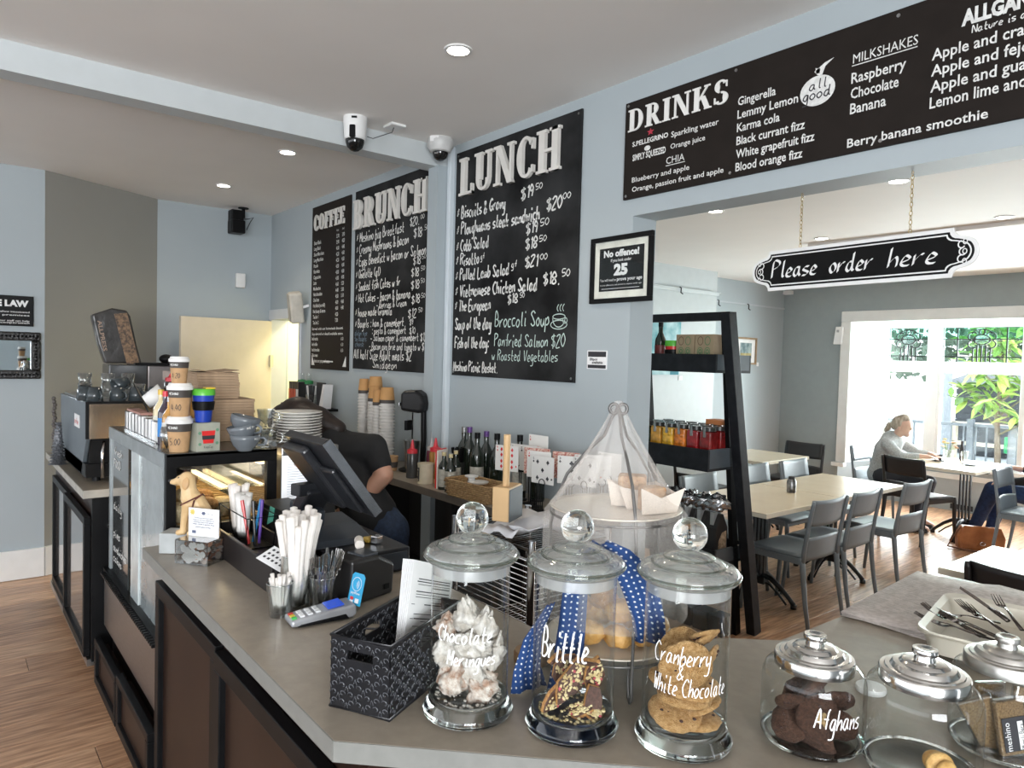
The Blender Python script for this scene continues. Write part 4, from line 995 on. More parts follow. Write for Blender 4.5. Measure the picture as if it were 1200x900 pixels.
# cardboard cup trays: two stacks, every tray a thing
crd = pm('grey_card', (.36, .25, .16), .85, var=.1, scale=30)
tr0 = MB(); tr0.prism([(-.11, -.10), (.11, -.10), (.11, .10), (-.11, .10)], .006, .010); 
for sgn in (-1, 1): tr0.prism([(-.11, sgn * .10 - .003), (.11, sgn * .10 - .003), (.11, sgn * .10 + .003), (-.11, sgn * .10 + .003)], 0, .011); tr0.prism([(sgn * .11 - .003, -.10), (sgn * .11 + .003, -.10), (sgn * .11 + .003, .10), (sgn * .11 - .003, .10)], 0, .011)
tr0 = tr0.build('cardboard_tray', crd, None)
tag(tr0, 'cardboard cup tray in the lower stack behind the blue cup', 'cup tray', 'lower stack of cardboard trays', (-3.20, .955, ZT + .001))
for k in range(1, 15):
    o = tr0.copy(); col.objects.link(o); o.location = (-3.20 + r_.uniform(-.003, .003), .955 + r_.uniform(-.003, .003), ZT + .001 + k * .0118)
for k in range(9):
    o = tr0.copy(); col.objects.link(o); o.scale = (.95, .82, 1); o['label'] = 'cardboard cup tray in the upper stack, set back on the lower stack'; o['group'] = 'upper stack of cardboard trays'
    o.location = (-3.22 + r_.uniform(-.003, .003), .915 + r_.uniform(-.003, .003), ZT + .001 + .178 + k * .0118)
t = thing('folded_card_carrier', 'open cardboard carrier with a cut handle on top of the tray stacks', 'cup tray', (-3.22, .915, ZT + .286))
MB().box(-.10, .10, -.088, .088, 0, .004).build('base', crd, t); 
for sgn in (-1, 1): MB().prism([(-.10, -.085), (.10, -.085), (.10, .085), (-.10, .085)], 0, .003, T(0, sgn * .045, .008) @ RX(sgn * .12) @ SC(1, .48, 1)).build('flap', crd, t)
# three nested grey bowls-cups
def bigcup(label, loc, rot):
    t = thing('bowl_cup', label, 'cup', loc, 0, 'large grey cups stacked beside the plates', rot=rot)
    r = .056; MB().lathe([(0, 0), (.026, 0), (.028, .004), (.044, .022), (.054, .045), (r, .062), (r - .004, .062), (.050, .045), (.040, .026), (0, .008)], 30).build('cup_body', pm('grey_glaze', (.13, .145, .16), .2, var=.06), t, smooth='all')
    MB().tube([(.052, 0, .050), (.070, 0, .052), (.080, 0, .040), (.072, 0, .024), (.046, 0, .022)], .005, 8).build('handle', pm('grey_glaze_h', (.12, .135, .15), .2), t, smooth='all')
    mb = MB()
    def fn(a, b):
        an = a / .055 - .15; n = Vector((math.cos(an), math.sin(an), .0)); return (n * (.0535 + (b - .045) * .15) + Vector((0, 0, b)), n)
    text_ = 'MESHINO'; 
    for i, ch in enumerate(text_): hand(mb, ch, -.03 + i * .010, .046, .007, fn, width=.007, pen=.2, jit=0)
    mb.build('lettering', chalk_m, t); return t
bigcup('large grey cup at the bottom of the stack beside the plates', (-2.775, .915, ZT), (0, 0, R(60)))
bigcup('large grey cup in the middle of the leaning stack', (-2.775, .915, ZT + .040), (R(8), R(-10), R(40)))
bigcup('large grey cup on top of the leaning stack, handle to the left', (-2.78, .905, ZT + .072), (R(10), R(-10), R(200)))
# glass mugs
t = thing('glass_mug', 'ribbed clear glass mug between the grey cups and the plates', 'glass', (-2.79, 1.012, ZT + .001), R(70))
tg_m = thin_glass('mug_glass', (.90, .92, .92), .04, .16, 1.4, .8)
MB().lathe([(0, 0), (.030, 0), (.034, .01), (.030, .035), (.036, .075), (.033, .075), (.027, .035), (0, .01)], 12).build('mug_body', tg_m, t)
MB().tube([(.033, 0, .062), (.05, 0, .060), (.054, 0, .042), (.045, 0, .024), (.031, 0, .022)], .004, 6).build('handle', tg_m, t, smooth='all')
dup(t, (-2.87, 1.01, ZT + .001), R(-80), 'second ribbed glass mug standing behind the first')
dup(t, (-2.845, 1.02, ZT + .078), R(60), 'ribbed glass mug stacked on the second mug')
# sachet rack, bottles
t = thing('sachet_rack', 'chrome rack of paper sachets at the front edge of the case top', 'rack', (-3.42, .70, ZT))
MB().box(-.30, .30, -.03, .035, 0, .006).build('tray', chrome_m, t)
for k in range(9):
    MB().box(-.285 + k * .066, -.235 + k * .066, -.02, .02, .007, .085 + .006 * (k % 2)).build('sachet_block', pm('sachet%d' % k, (.66, .66, .64) if k % 3 else (.40, .38, .36), .5), t, bevel=.002)
    MB().box(-.29 + k * .066, -.283 + k * .066, -.03, .03, .006, .09).build('divider', chrome_m, t)
MB().box(-.30, .0, -.02, .03, .092, .10).build('red_card', pm('pink_card', (.42, .22, .18), .6), t)
def bottle(name, label, loc, h, r, mat, capm, neck=.35, group=None, cat='bottle', lab=None, labz=(.15, .5)):
    t = thing(name, label, cat, loc, random.uniform(0, 6), group)
    MB().lathe([(0, 0), (r * .97, 0), (r, .005), (r, h * .58), (r * .92, h * .64), (r * neck, h * .78), (r * neck, h * .93), (0, h * .93)], 22).build('bottle_body', mat, t, smooth=True)
    MB().lathe([(r * neck * 1.12, h * .90), (r * neck * 1.15, h), (0, h)], 18).build('cap', capm, t, smooth=True)
    if lab is not None: MB().lathe([(r * 1.012, h * labz[0]), (r * 1.012, h * labz[1])], 22).build('paper_label', lab, t, smooth='all')
    return t
gl_y = pm('pale_drink', (.62, .52, .30), .1, coat=.8); gl_o = pm('amber_drink', (.50, .25, .05), .1, coat=.8); gl_d = pm('dark_drink', (.03, .015, .03), .1, coat=.8); gl_b = pm('blue_label', (.02, .22, .62), .4); gl_p = pm('pink_label', (.70, .12, .16), .4)
capy = pm('yellow_cap', (.62, .40, .05), .35)
bottle('drink_bottle', 'pale lemonade bottle with a yellow cap beside the sachet rack', (-3.22, .715, ZT), .215, .030, gl_y, capy, lab=pm('cream_label', (.62, .60, .5), .6))
bottle('drink_bottle', 'dark drink bottle with a blue and pink label and a red cap', (-3.10, .705, ZT), .215, .028, gl_d, redc, lab=gl_b)
bottle('drink_bottle', 'second dark drink bottle with a pink label', (-3.20, .785, ZT), .21, .028, gl_d, redc, lab=gl_p)
bottle('drink_bottle', 'amber drink bottle with a white label next to the takeaway cups', (-2.985, .695, ZT), .20, .028, gl_o, steel_m, lab=pm('white_lab', (.66, .66, .62), .6))
bottle('drink_bottle', 'slim amber bottle with a silver cap at the back of the row', (-3.02, .775, ZT), .225, .027, gl_o, steel_m, lab=pm('white_lab2', (.60, .62, .62), .6))
bottle('drink_bottle', 'clear pale bottle with an orange cap at the back of the row', (-3.36, .79, ZT), .22, .029, gl_y, capy)
t = thing('glass_carafe', 'clear glass jug with a loop handle touching the bottom takeaway cup', 'jug', (-2.90, .665, ZT + .001), R(180)); MB().lathe([(0, 0), (.022, 0), (.026, .06), (.02, .09), (.018, .09), (.02, .06), (0, .004)], 16).build('jug_body', tg_m, t, smooth='all'); MB().tube([(.024, 0, .07), (.04, 0, .075), (.045, 0, .05), (.026, 0, .02)], .0035, 6).build('handle', tg_m, t, smooth='all')
t = thing('measuring_cup', 'white plastic cup tipped over behind the sachets', 'cup', (-3.62, .74, ZT + .135), rot=(R(-55), R(20), 0)); MB().lathe([(0, 0), (.032, 0), (.046, .085), (.042, .085), (.029, .005), (0, .005)], 20).build('cup_body', cupw, t, smooth='all'); MB().box(-.2, .2, -.02, .02, 0, .004, T(0, 0, -.01)).build('stand_tray', black_m, t)
for k in range(2):
    t = thing('metal_shaker', ['short steel shaker behind the red cap', 'second steel shaker with a domed top'][k], 'shaker', (-3.42, .86 + k * .07, ZT)); MB().lathe([(0, 0), (.03, 0), (.03, .17), (.026, .185), (.0, .19)], 20).build('shaker_body', chrome_m, t, smooth=True)

# steel bench with plates
t = thing('plate_warmer', 'grey steel warming unit under the white plates', 'cabinet', (-3.05, 1.075, 0))
MB().box(-.16, .24, 0, .235, .003, ZT - .002).build('housing', pm('dark_steel', (.10, .105, .11), .3, .6), t, bevel=.004); MB().box(-.17, .25, -.005, .24, ZT - .035, ZT - .001).build('steel_top', steel_m, t, bevel=.004)
pgm = MB().box(.243, .246, -.002, .14, 1.0, 1.285).build('printed_sheet', pm('glowing_paper', (.86, .88, .9), .5, emis=(.9, .95, 1), estr=.25), t)  # plain paper; a weak emission paints in the light falling on it
mb = MB(); Mp = T(.2465, 0, 0) @ MX
for k in range(24): mb.box(.02, .115 + .014 * math.sin(k * 2.3), 1.27 - k * .010, 1.2712 - k * .010, 0, .0006, T(.2465, 0, 0) @ Matrix(((0, 0, 1, 0), (1, 0, 0, 0), (0, 1, 0, 0), (0, 0, 0, 1))))
mb.build('printed_lines', pm('grey_ink', (.22, .24, .3), .6), pgm)
pltm = pm('white_china', (.78, .76, .72), .15, var=.02)
p0 = MB().lathe([(0, .004), (.055, .004), (.06, 0), (.064, .004), (.10, .012), (.103, .0145), (.10, .0155), (.06, .008), (0, .008)], 40).build('dinner_plate', pltm, None, smooth='all')
tag(p0, 'white plate in the stack on the steel warmer', 'plate', 'white plates stacked on the warmer', (-2.93, 1.185, ZT + .001))
for k in range(1, 11):
    o = p0.copy(); col.objects.link(o); o.location = (-2.93 + r_.uniform(-.003, .003), 1.185 + r_.uniform(-.003, .003), ZT + .001 + k * .0118)

# ================================================================ ON THE BACK COUNTER
cupwr = pm('ripple_cup', (.62, .60, .57), .6, var=.05); cupdk = pm('ripple_ridge', (.32, .30, .28), .6)
def cup_stack(x, y, n, r, top_n, idx):
    lab = ['tallest stack of upside down white paper cups at the back left', 'stack of paper cups under a wide tan cup, second from the left', 'paper cup stack third from the left, tan cups on top', 'narrow paper cup stack between two wide ones', 'paper cup stack nearest the milkshake mixer'][idx]
    # white ripple cups, nested, upside down; each a thing
    h = .020; a = MB(); a.lathe([(r * .86, 0), (r * 1.02, .001), (r * 1.05, .005), (r * 1.02, .009), (r * .90, .0105), (r * .86, h), (0, h)], 18)
    c0 = a.build('paper_cup', cupwr, None, smooth=True); tag(c0, 'white paper cup in the ' + lab.replace('upside down white ', '').replace('stack of paper cups', 'stack'), 'cup', 'paper cups stacked on the back counter, stack ' + 'abcde'[idx], (x, y, CT))
    c0['label'] = 'white cup rim in the ' + ['tall back left stack', 'second stack from the left', 'third stack from the left', 'narrow stack', 'stack nearest the milkshake mixer'][idx]
    for k in range(1, n):
        o = c0.copy(); col.objects.link(o); o.location = (x + r_.uniform(-.0015, .0015), y, CT + k * h)
    z = CT + n * h
    t = thing('tan_paper_cup', 'tan paper cup with a dark band topping the ' + ['tall back left stack', 'second stack from the left', 'third stack from the left', 'narrow stack', 'stack nearest the milkshake mixer'][idx], 'cup', (x, y, z))
    MB().lathe([(r * 1.0, 0), (r * .97, .022), (0, .022)], 22).build('dark_band', band_d, t, smooth=True)
    MB().lathe([(r * .98, .022), (r * .97, .024), (r * .80, .10), (r * .76, .10), (r * .76, .094), (0, .094)], 22).build('cup_body', pm('tan%d' % idx, (.50, .27, .10), .7), t, smooth=True)
cup_stack(-4.47, 2.28, 22, .040, 1, 0); cup_stack(-4.36, 2.31, 23, .050, 1, 1); cup_stack(-4.24, 2.24, 20, .044, 1, 2); cup_stack(-4.155, 2.215, 19, .030, 1, 3); cup_stack(-4.07, 2.24, 20, .050, 1, 4)
t = thing('paper_cup', 'single brown and white paper cup at the foot of the cup stacks', 'cup', (-3.86, 2.17, CT)); MB().lathe([(0, 0), (.028, 0), (.036, .09), (0, .09)], 20).build('cup_body', kraft, t, smooth=True); MB().lathe([(.030, .02), (.0345, .055)], 20).build('dark_band', band_d, t)
for k in range(2):
    o = MB().lathe([(0, 0), (.045, 0), (.05, .004), (.052, .02), (.048, .024), (0, .024)], 24).build('cup_lid_stack', cupw, None, smooth=True); tag(o, ['white cup lids stacked beside the single cup', 'upper white cup lid beside the single cup'][k], 'cup lid', None, (-3.95, 2.10, CT + k * .025))
# milkshake mixer
t = thing('milkshake_mixer', 'black and steel milkshake mixer against the menu wall', 'drink mixer', (-3.78, 2.27, CT), R(-62))
MB().lathe([(0, 0), (.085, 0), (.09, .012), (.07, .02), (0, .02)], 28).build('base', black_m, t, smooth=True)
MB().tube([(.0, .065, .015), (0, .07, .2), (0, .065, .40), (0, .05, .45)], .017, 10).build('column', black_m, t, smooth='all')
hd = MB(MX).prism([(-.075, .37), (-.075, .47), (-.055, .495), (.03, .50), (.075, .475), (.09, .42), (.085, .37), (.05, .36)], -.05, .05); hd.build('motor_head', pm('gloss_black', (.01, .01, .011), .35, spec=.3), t, bevel=.02, seg=3)
MB().box(-.052, .052, -.079, -.076, .40, .42).build('name_plate', chrome_m, t); MB().cyl(.005, .12, .37, 8, T(0, -.01, 0)).build('spindle', chrome_m, t)
MB().lathe([(0, .02), (.040, .02), (.05, .19), (.047, .19), (.038, .03), (0, .03)], 26, T(0, -.012, 0)).build('mixing_beaker', steel_m, t, smooth=True)
MB().box(-.03, .03, -.05, -.03, .25, .31).build('switch_box', black_m, t)
t = thing('wall_dispenser', 'small round white dispenser on the pilaster side beside the mixer', 'dispenser', (-3.80, 2.38, 1.36)); MB().ball(.03, 14, 10, SC(1, .6, 1.4)).build('case', white_m, t, smooth='all')
# squeeze bottles and cocoa tin
squeeze('sauce_bottle', 'dark sauce squeeze bottle with a red cap next to the mixer', (-3.575, 2.14, CT), .145, .034, pm('dark_sauce', (.05, .05, .05), .25), redc)
squeeze('sauce_bottle', 'mustard coloured squeeze bottle with a red cap standing behind the cocoa tin', (-3.42, 2.20, CT), .17, .035, pm('caramel_sauce', (.34, .16, .03), .25), redc)
squeeze('sauce_bottle', 'berry coloured squeeze bottle with a pale cap behind the mustard one', (-3.54, 2.25, CT), .16, .03, pm('berry_sauce', (.16, .03, .06), .25), pm('clear_cap', (.5, .48, .48), .2))
t = thing('cocoa_tin', 'cream tin with a black square label in front of the squeeze bottles', 'tin', (-3.385, 2.115, CT), R(-38))
MB().lathe([(0, 0), (.045, 0), (.045, .10), (.047, .102), (.047, .112), (0, .112)], 30).build('tin_body', pm('cream_tin', (.60, .54, .40), .4), t, smooth=True)
lb = MB()
def cylq(mb, r, a0, a1, z0, z1, n=8):
    vs = []
    for i in range(n + 1):
        a = a0 + (a1 - a0) * i / n; vs += [(r * math.cos(a), r * math.sin(a), z0), (r * math.cos(a), r * math.sin(a), z1)]
    mb.add(vs, [(2 * i, 2 * i + 2, 2 * i + 3, 2 * i + 1) for i in range(n)])
cylq(lb, .0456, -2.0, -1.1 + .35, .015, .09); lb.build('black_label', ink_m, t)
lb = MB(); cylq(lb, .0459, -1.65, -1.15, .04, .065, 5); cylq(lb, .0459, -1.9, -.95, .018, .026, 5); cylq(lb, .0459, -1.85, -1.0, .072, .080, 5); lb.build('label_print', pm('cream_print', (.55, .50, .38), .5), t)
# utensil jar, red and white sticks
t = thing('utensil_pot', 'steel pot of dark handled utensils behind the cocoa tin', 'utensil holder', (-3.30, 2.27, CT)); MB().lathe([(0, 0), (.04, 0), (.04, .12), (.037, .12), (.037, .005), (0, .005)], 22).build('pot', steel_m, t, smooth=True)
for k in range(7):
    a = k * .9; MB().tube([(.01 * math.cos(a), .01 * math.sin(a), .01), (.032 * math.cos(a), .032 * math.sin(a), .20)], .009, 6).build('utensil_handle', black_m, t)
t = thing('menu_card_holder', 'red edged upright card beside the utensil pot', 'card', (-3.24, 2.12, CT), R(25)); MB().box(-.004, .004, -.05, .05, 0, .21).build('card', red_m, t); MB().box(.0045, .012, -.05, .05, 0, .205).build('white_card', paperw_m, t)
o = MB().box(-.05, .05, -.03, .03, 0, .025).build('wooden_block', pm('pale_wood', (.52, .36, .18), .5), None, bevel=.003); tag(o, 'small pale wooden block behind the cocoa tin', 'block', None, (-3.30, 2.175, CT))
# wine and small bottles
wineg = pm('dark_wine_glass', (.012, .018, .012), .08, coat=.5); wl = pm('wine_label', (.55, .53, .46), .6, c2=(.35, .33, .28), scale=80)
small = ['small dark bottle with cream label at the front of the wine group', 'second small dark bottle with cream label beside the wicker basket', 'small dark bottle with cream label in the row behind']
for i, (x, y) in enumerate([(-3.18, 2.10), (-3.10, 2.09), (-3.20, 2.19)]):
    bottle('ale_bottle', small[i], (x, y, CT), .20, .030, wineg, gl_y, .36, 'small bottles on the back counter', lab=wl, labz=(.08, .55))
wn = ['wine bottle with purple foil, tallest at the left', 'wine bottle with black foil in front of the purple ones', 'wine bottle with black foil in the middle of the group', 'wine bottle with black foil and silver ring behind the basket', 'wine bottle with grey foil at the right by the cards', 'wine bottle with silver foil by the pilaster', 'wine bottle with purple foil at the back']
pur = pm('purple_foil', (.14, .07, .24), .3, .5); fo = [pur, black_m, black_m, black_m, pm('grey_foil', (.2, .17, .16), .4), steel_m, pur]
for i, (x, y, h) in enumerate([(-3.28, 2.335, .315), (-3.06, 2.23, .31), (-2.94, 2.27, .315), (-2.80, 2.31, .32), (-2.70, 2.35, .30), (-3.37, 2.36, .305), (-3.14, 2.35, .305)]):
    bottle('wine_bottle', wn[i], (x, y, CT), h, .037, wineg, fo[i], .37, 'wine bottles on the back counter', lab=wl if i % 2 else None, labz=(.12, .42))
# wicker basket with little things in it
wk = pm('wicker', (.34, .20, .09), .7, c2=(.50, .33, .16), scale=90)
t = thing('wicker_basket', 'small brown woven wicker basket on the back counter', 'basket', (-2.885, 2.115, CT), R(4))
bw_, bd_, bh_ = .155, .075, .085
for r__ in range(9):
    z = .006 + r__ * .0098; pts = []; k = 1 + r__ * .012; N_ = 44
    for i in range(N_):
        u = i / N_ * 4; s_ = int(u); f_ = u - s_
        px, py = [(-1 + 2 * f_, -1), (1, -1 + 2 * f_), (1 - 2 * f_, 1), (-1, 1 - 2 * f_)][s_]
        wv = .0022 * (1 if (i + r__) % 2 else -1); pts.append((px * (bw_ * k) + px * wv, py * (bd_ * k) + py * wv, z))
    MB().tube(pts, .0056, 5, True).build('woven_strand', wk, t, smooth='all')
MB().box(-bw_, bw_, -bd_, bd_, .0, .006).build('basket_base', wk, t)
o = MB().lathe([(0, 0), (.018, 0), (.018, .03), (.034, .034), (.036, .04), (.0, .046)], 18).build('cream_pot', cupw, None, smooth=True); tag(o, 'small white lidded pot in the wicker basket', 'pot', None, (-2.93, 2.105, CT + .07))
o = MB().lathe([(0, 0), (.05, 0), (.055, .008), (0, .012)], 20).build('saucer', pltm, None, smooth=True); tag(o, 'white saucer in the wicker basket beside the little pot', 'saucer', None, (-2.88, 2.11, CT + .078))
# playing card table markers on black stands
cardm = pm('playing_card', (.78, .77, .74), .4, var=.02); cardback = pm('card_back_red', (.50, .10, .08), .5, c2=(.75, .6, .5), scale=120)
def pip(mb, kind, cx_, cz, s_, M_):
    if kind == 'd': mb.prism([(cx_, cz - s_ * 1.2), (cx_ + s_ * .8, cz), (cx_, cz + s_ * 1.2), (cx_ - s_ * .8, cz)], 0, .0006, M_)
    elif kind == 's':
        mb.prism([(cx_, cz + s_ * 1.2), (cx_ - s_, cz - s_ * .1), (cx_ - s_ * .55, cz - s_ * .6), (cx_ + s_ * .55, cz - s_ * .6), (cx_ + s_, cz - s_ * .1)], 0, .0006, M_); mb.prism([(cx_ - s_ * .4, cz - s_ * 1.1), (cx_ + s_ * .4, cz - s_ * 1.1), (cx_, cz - s_ * .3)], 0, .0007, M_)
    elif kind == 'c':
        for a, b in ((0, .6), (-.6, -.2), (.6, -.2)): mb.prism([(cx_ + a * s_ + .5 * s_ * math.cos(k * PI / 4), cz + b * s_ + .5 * s_ * math.sin(k * PI / 4)) for k in range(8)], 0, .0006, M_)
        mb.prism([(cx_ - s_ * .35, cz - s_ * 1.1), (cx_ + s_ * .35, cz - s_ * 1.1), (cx_, cz)], 0, .0007, M_)
    else:
        mb.prism([(cx_, cz - s_ * 1.1), (cx_ + s_, cz + s_ * .3), (cx_ + s_ * .5, cz + s_ * .9), (cx_, cz + s_ * .4), (cx_ - s_ * .5, cz + s_ * .9), (cx_ - s_, cz + s_ * .3)], 0, .0006, M_)
def marker(label, x, y, rz, kind, n, back=False, h=.285, tilt=0):
    t = thing('table_marker', label, 'table marker', (x, y, CT), rz, 'playing card table markers on the back counter', rot=(0, tilt, rz))
    w_, hh = .066, .125; z0 = h - hh
    c_ = MB(MW).box(-w_, w_, z0, h, -.001, .001).build('playing_card', cardback if back else cardm, t, bevel=.0006, seg=1)
    redk = kind in 'dh'; mb = MB(); Mc = T(0, -.0012, 0) @ MW
    lay = {1: [(0, 0)], 2: [(0, .6), (0, -.6)], 3: [(0, .6), (0, 0), (0, -.6)], 4: [(a, b) for a in (-1, 1) for b in (-.6, .6)], 5: [(a, b) for a in (-1, 1) for b in (-.7, .7)] + [(0, 0)], 9: [(a, b) for a in (-1, 1) for b in (-.8, -.3, .3, .8)] + [(0, .5)], 10: [(a, b) for a in (-1, 1) for b in (-.8, -.3, .3, .8)] + [(0, .5), (0, -.5)]}[n]
    if not back:
        for a, b in lay: pip(mb, kind, a * .030, z0 + hh / 2 + b * .052, .009, Mc)
        pip(mb, kind, -.054, h - .026, .005, Mc); pip(mb, kind, .054, z0 + .026, .005, Mc)
        text(mb, {1: 'A'}.get(n, str(n)), -.059, h - .017, .011, Mc, width=.009, lift=.0008)
        mb.build('pips', red_m if redk else ink_m, c_)
    s_ = MB(); s_.tube([(math.cos(a) * .017, -.004, z0 + .005 + math.sin(a) * .017) for a in [2 * PI * i / 12 for i in range(12)]], .002, 5, True)
    s_.tube([(-.006, -.003, z0 - .010), (-.006, -.003, .01)], .0028, 5); s_.tube([(.006, -.003, z0 - .010), (.006, -.003, .01)], .0028, 5); s_.lathe([(0, 0), (.036, 0), (.036, .006), (.01, .010), (0, .010)], 16); s_.build('wire_stand', black_m, t, smooth=True)
mk = [('nine of diamonds card leftmost in the row of table markers', -2.71, 2.155, .35, 'd', 9, False, .285), ('small pale card raised above the others at the back', -2.68, 2.33, .1, 'h', 1, False, .33), ('spades card half hidden behind the wooden handle', -2.64, 2.25, .3, 's', 2, False, .285),
      ('red picture card in the row of markers', -2.56, 2.22, .5, 'd', 1, True, .285), ('hearts card left of the five of spades', -2.50, 2.18, .3, 'h', 3, False, .28), ('five of spades card at the front centre of the row', -2.415, 2.13, .15, 's', 5, False, .27),
      ('red backed card just right of the five of spades', -2.39, 2.25, .5, 'h', 1, True, .285), ('three of clubs card right of the red backed card', -2.30, 2.20, .5, 'c', 3, False, .28), ('three of diamonds card towards the right of the row', -2.27, 2.28, .7, 'd', 3, False, .285),
      ('plain edge-on card near the end of the row', -2.235, 2.33, .9, 's', 1, False, .28), ('four of spades card at the right end beside the net', -2.185 - .03, 2.12 + .08, .1, 's', 4, False, .285), ('pale card behind the four of spades', -2.22, 2.36, .1, 'c', 1, False, .295), ('card behind the nine of diamonds', -2.74, 2.27, .2, 's', 1, False, .28)]
for a in mk: marker(a[0], a[1], a[2], a[3], a[4], a[5], a[6], a[7])
# wall shelf with chalk pens by the kitchen doorway
t = thing('wall_shelf', 'short black shelf on the menu wall beside the kitchen doorway', 'shelf', (-5.72, WY - .11, 1.262)); MB().box(-.28, .56, -.03, .108, -.02, 0).build('board', black_m, t, bevel=.003)
t = thing('pen_box', 'black box holding marker pens with orange labels on the wall shelf', 'pen holder', (-5.70, WY - .10, 1.2625)); MB().box(-.10, .10, -.05, .05, 0, .02).build('box', ink_m, t)
for k in range(4): MB().box(-.10 + k * .052, -.056 + k * .052, -.048, .04, .02, .19).build('pen_body', pm('marker_body', (.02, .02, .02), .3), t); MB().box(-.099 + k * .052, -.058 + k * .052, -.051, -.048, .04, .13).build('orange_label', pm('orange_lab', (.62, .10, .05), .5) if k < 3 else paper_m, t)
t = thing('spray_bottle', 'clear bottle with a green top behind the marker pens', 'bottle', (-5.60, WY - .06, 1.2625)); MB().lathe([(0, 0), (.035, 0), (.035, .18), (.018, .21), (.018, .26), (0, .26)], 16).build('bottle_body', glass_m, t, smooth=True); MB().lathe([(.036, .175), (.037, .20), (0, .21)], 16).build('green_collar', pm('green_p', (.02, .22, .06), .4), t)
dup(t, (-5.74, WY - .06, 1.2625), 0, 'clear bottle with a green top nearest the doorway')
t = thing('pen_cup', 'glass of chalk pens at the right end of the wall shelf', 'pen holder', (-5.40, WY - .12, 1.2625)); MB().lathe([(0, 0), (.04, 0), (.045, .10), (.042, .10), (.036, .005), (0, .005)], 16).build('glass', glass_m, t, smooth='all')
for k in range(5): MB().tube([(.015 * math.cos(k * 1.3), .015 * math.sin(k * 1.3), .01), (.05 * math.cos(k * 1.3), .03 * math.sin(k * 1.3), .17)], .008, 7).build('chalk_pen', white_m if k % 2 else ink_m, t)
t = thing('card_stack', 'black stand with white cards leaning at the right end of the wall shelf', 'card', (-5.24, WY - .09, 1.2625)); MB().box(-.11, .02, -.01, .01, 0, .20).build('black_board', ink_m, t); MB().prism([(-.02, 0), (.05, 0), (.085, .19), (.05, .19)], -.04, .03, MW).build('white_cards', paper_m, t)
# things on the back counter in front of the doorway: blue cloth tub
t = thing('plastic_tub', 'clear tub with a blue cloth in it behind the staff member', 'tub', (-5.0, 2.25, CT)); MB().box(-.16, .16, -.08, .08, .001, .12).build('tub', glass_m, t); MB().ball(1, 14, 8, T(.03, 0, .15) @ SC(.08, .06, .03), .4, 3).build('blue_cloth', pm('blue_cloth', (.02, .30, .62), .7), t, smooth='all')
# kitchen beyond the door: paper cups stack glimpsed
t = thing('kitchen_shelf_unit', 'cream kitchen unit glimpsed through the doorway', 'shelf', (-6.9, 3.3, 0)); MB().box(-.35, .45, -.12, .12, .003, 1.30).build('unit', km, t)
t = thing('paper_roll', 'white paper roll standing in the kitchen doorway view', 'paper roll', (-6.75, 3.26, 1.301)); MB().cyl(.09, 0, .26, 20).build('roll', paper_m, t, smooth=True)
t = thing('cup_column', 'grey column of stacked cups in the kitchen doorway view', 'cup stack', (-6.98, 3.26, 1.301)); MB().lathe([(0, 0)] + [(.06 + .006 * (k % 2), k * .02) for k in range(16)] + [(0, .31)], 18).build('cup_stack_body', cupdk, t)
# ================================================================ BODIES (skin modifier figures)
def skin(name, joints, edges, mat, parent=None, sub=2, root=None, smooth=True, vox=None, it=6):
    """one continuous tapered body over the bones, fused and smoothed"""
    mb = MB(); avg = lambda r: (r[0] * .5 + r[1] * .5) if hasattr(r, '__len__') else r
    for a, b in edges:
        (p, r0), (q, r1) = joints[a], joints[b]; p, q = Vector(p), Vector(q); r0, r1 = avg(r0), avg(r1); n = 12; k = max(2, int((q - p).length / max(.35 * min(r0, r1), .001)))
        k = min(k, 8); pts = [p.lerp(q, i / k) for i in range(k + 1)]; mb.tube(pts, [r0 + (r1 - r0) * i / k for i in range(k + 1)], n)
    for nme, (p, r) in joints.items(): mb.ball(avg(r), 14, 10, T(*p))
    o = mb.build(name, mat, parent)
    m = o.modifiers.new('fuse', 'REMESH'); m.mode = 'VOXEL'; m.voxel_size = vox or .009; m.use_smooth_shade = True
    s = o.modifiers.new('smooth', 'SMOOTH'); s.factor = .5; s.iterations = it
    dg = bpy.context.evaluated_depsgraph_get(); dg.update()
    nm = bpy.data.meshes.new_from_object(o.evaluated_get(dg)); o.modifiers.clear(); o.data = nm
    nm.materials.clear(); nm.materials.append(mat); nm.polygons.foreach_set('use_smooth', [True] * len(nm.polygons))
    return o
def finger_set(J, E, wrist, palm, d, side, n, L=.075, r=.0085, curl=.5):
    """five fingers from the palm: d points along the hand, side across it, n away from the palm's inside"""
    d, side, n = Vector(d).normalized(), Vector(side).normalized(), Vector(n).normalized()
    p = Vector(palm)
    for i, (off, ln) in enumerate([(-.030, .82), (-.010, 1.0), (.010, .95), (.030, .75)]):
        b = p + d * .03 + side * off; a1 = b + d * L * ln * .45 - n * curl * .015; a2 = a1 + d * L * ln * .38 - n * curl * .035
        for k, q in enumerate((b, a1, a2)): J['f%d%d%s' % (i, k, wrist)] = (tuple(q), r * (1.05 - .12 * k))
        E += [(palm_key, 'f%d0%s' % (i, wrist)) for palm_key in ('palm' + wrist,)] + [('f%d0%s' % (i, wrist), 'f%d1%s' % (i, wrist)), ('f%d1%s' % (i, wrist), 'f%d2%s' % (i, wrist))]
    b = p - side * .038 - d * .012; a1 = b - side * .022 + d * .025 - n * .008
    J['t0' + wrist] = (tuple(b), r * 1.15); J['t1' + wrist] = (tuple(a1), r); E += [('palm' + wrist, 't0' + wrist), ('t0' + wrist, 't1' + wrist)]
skin_m = pm('skin_tone', (.52, .28, .19), .5, var=.05, sss=.1); skin2_m = pm('skin_tone_fair', (.68, .44, .34), .5, var=.05, sss=.1)
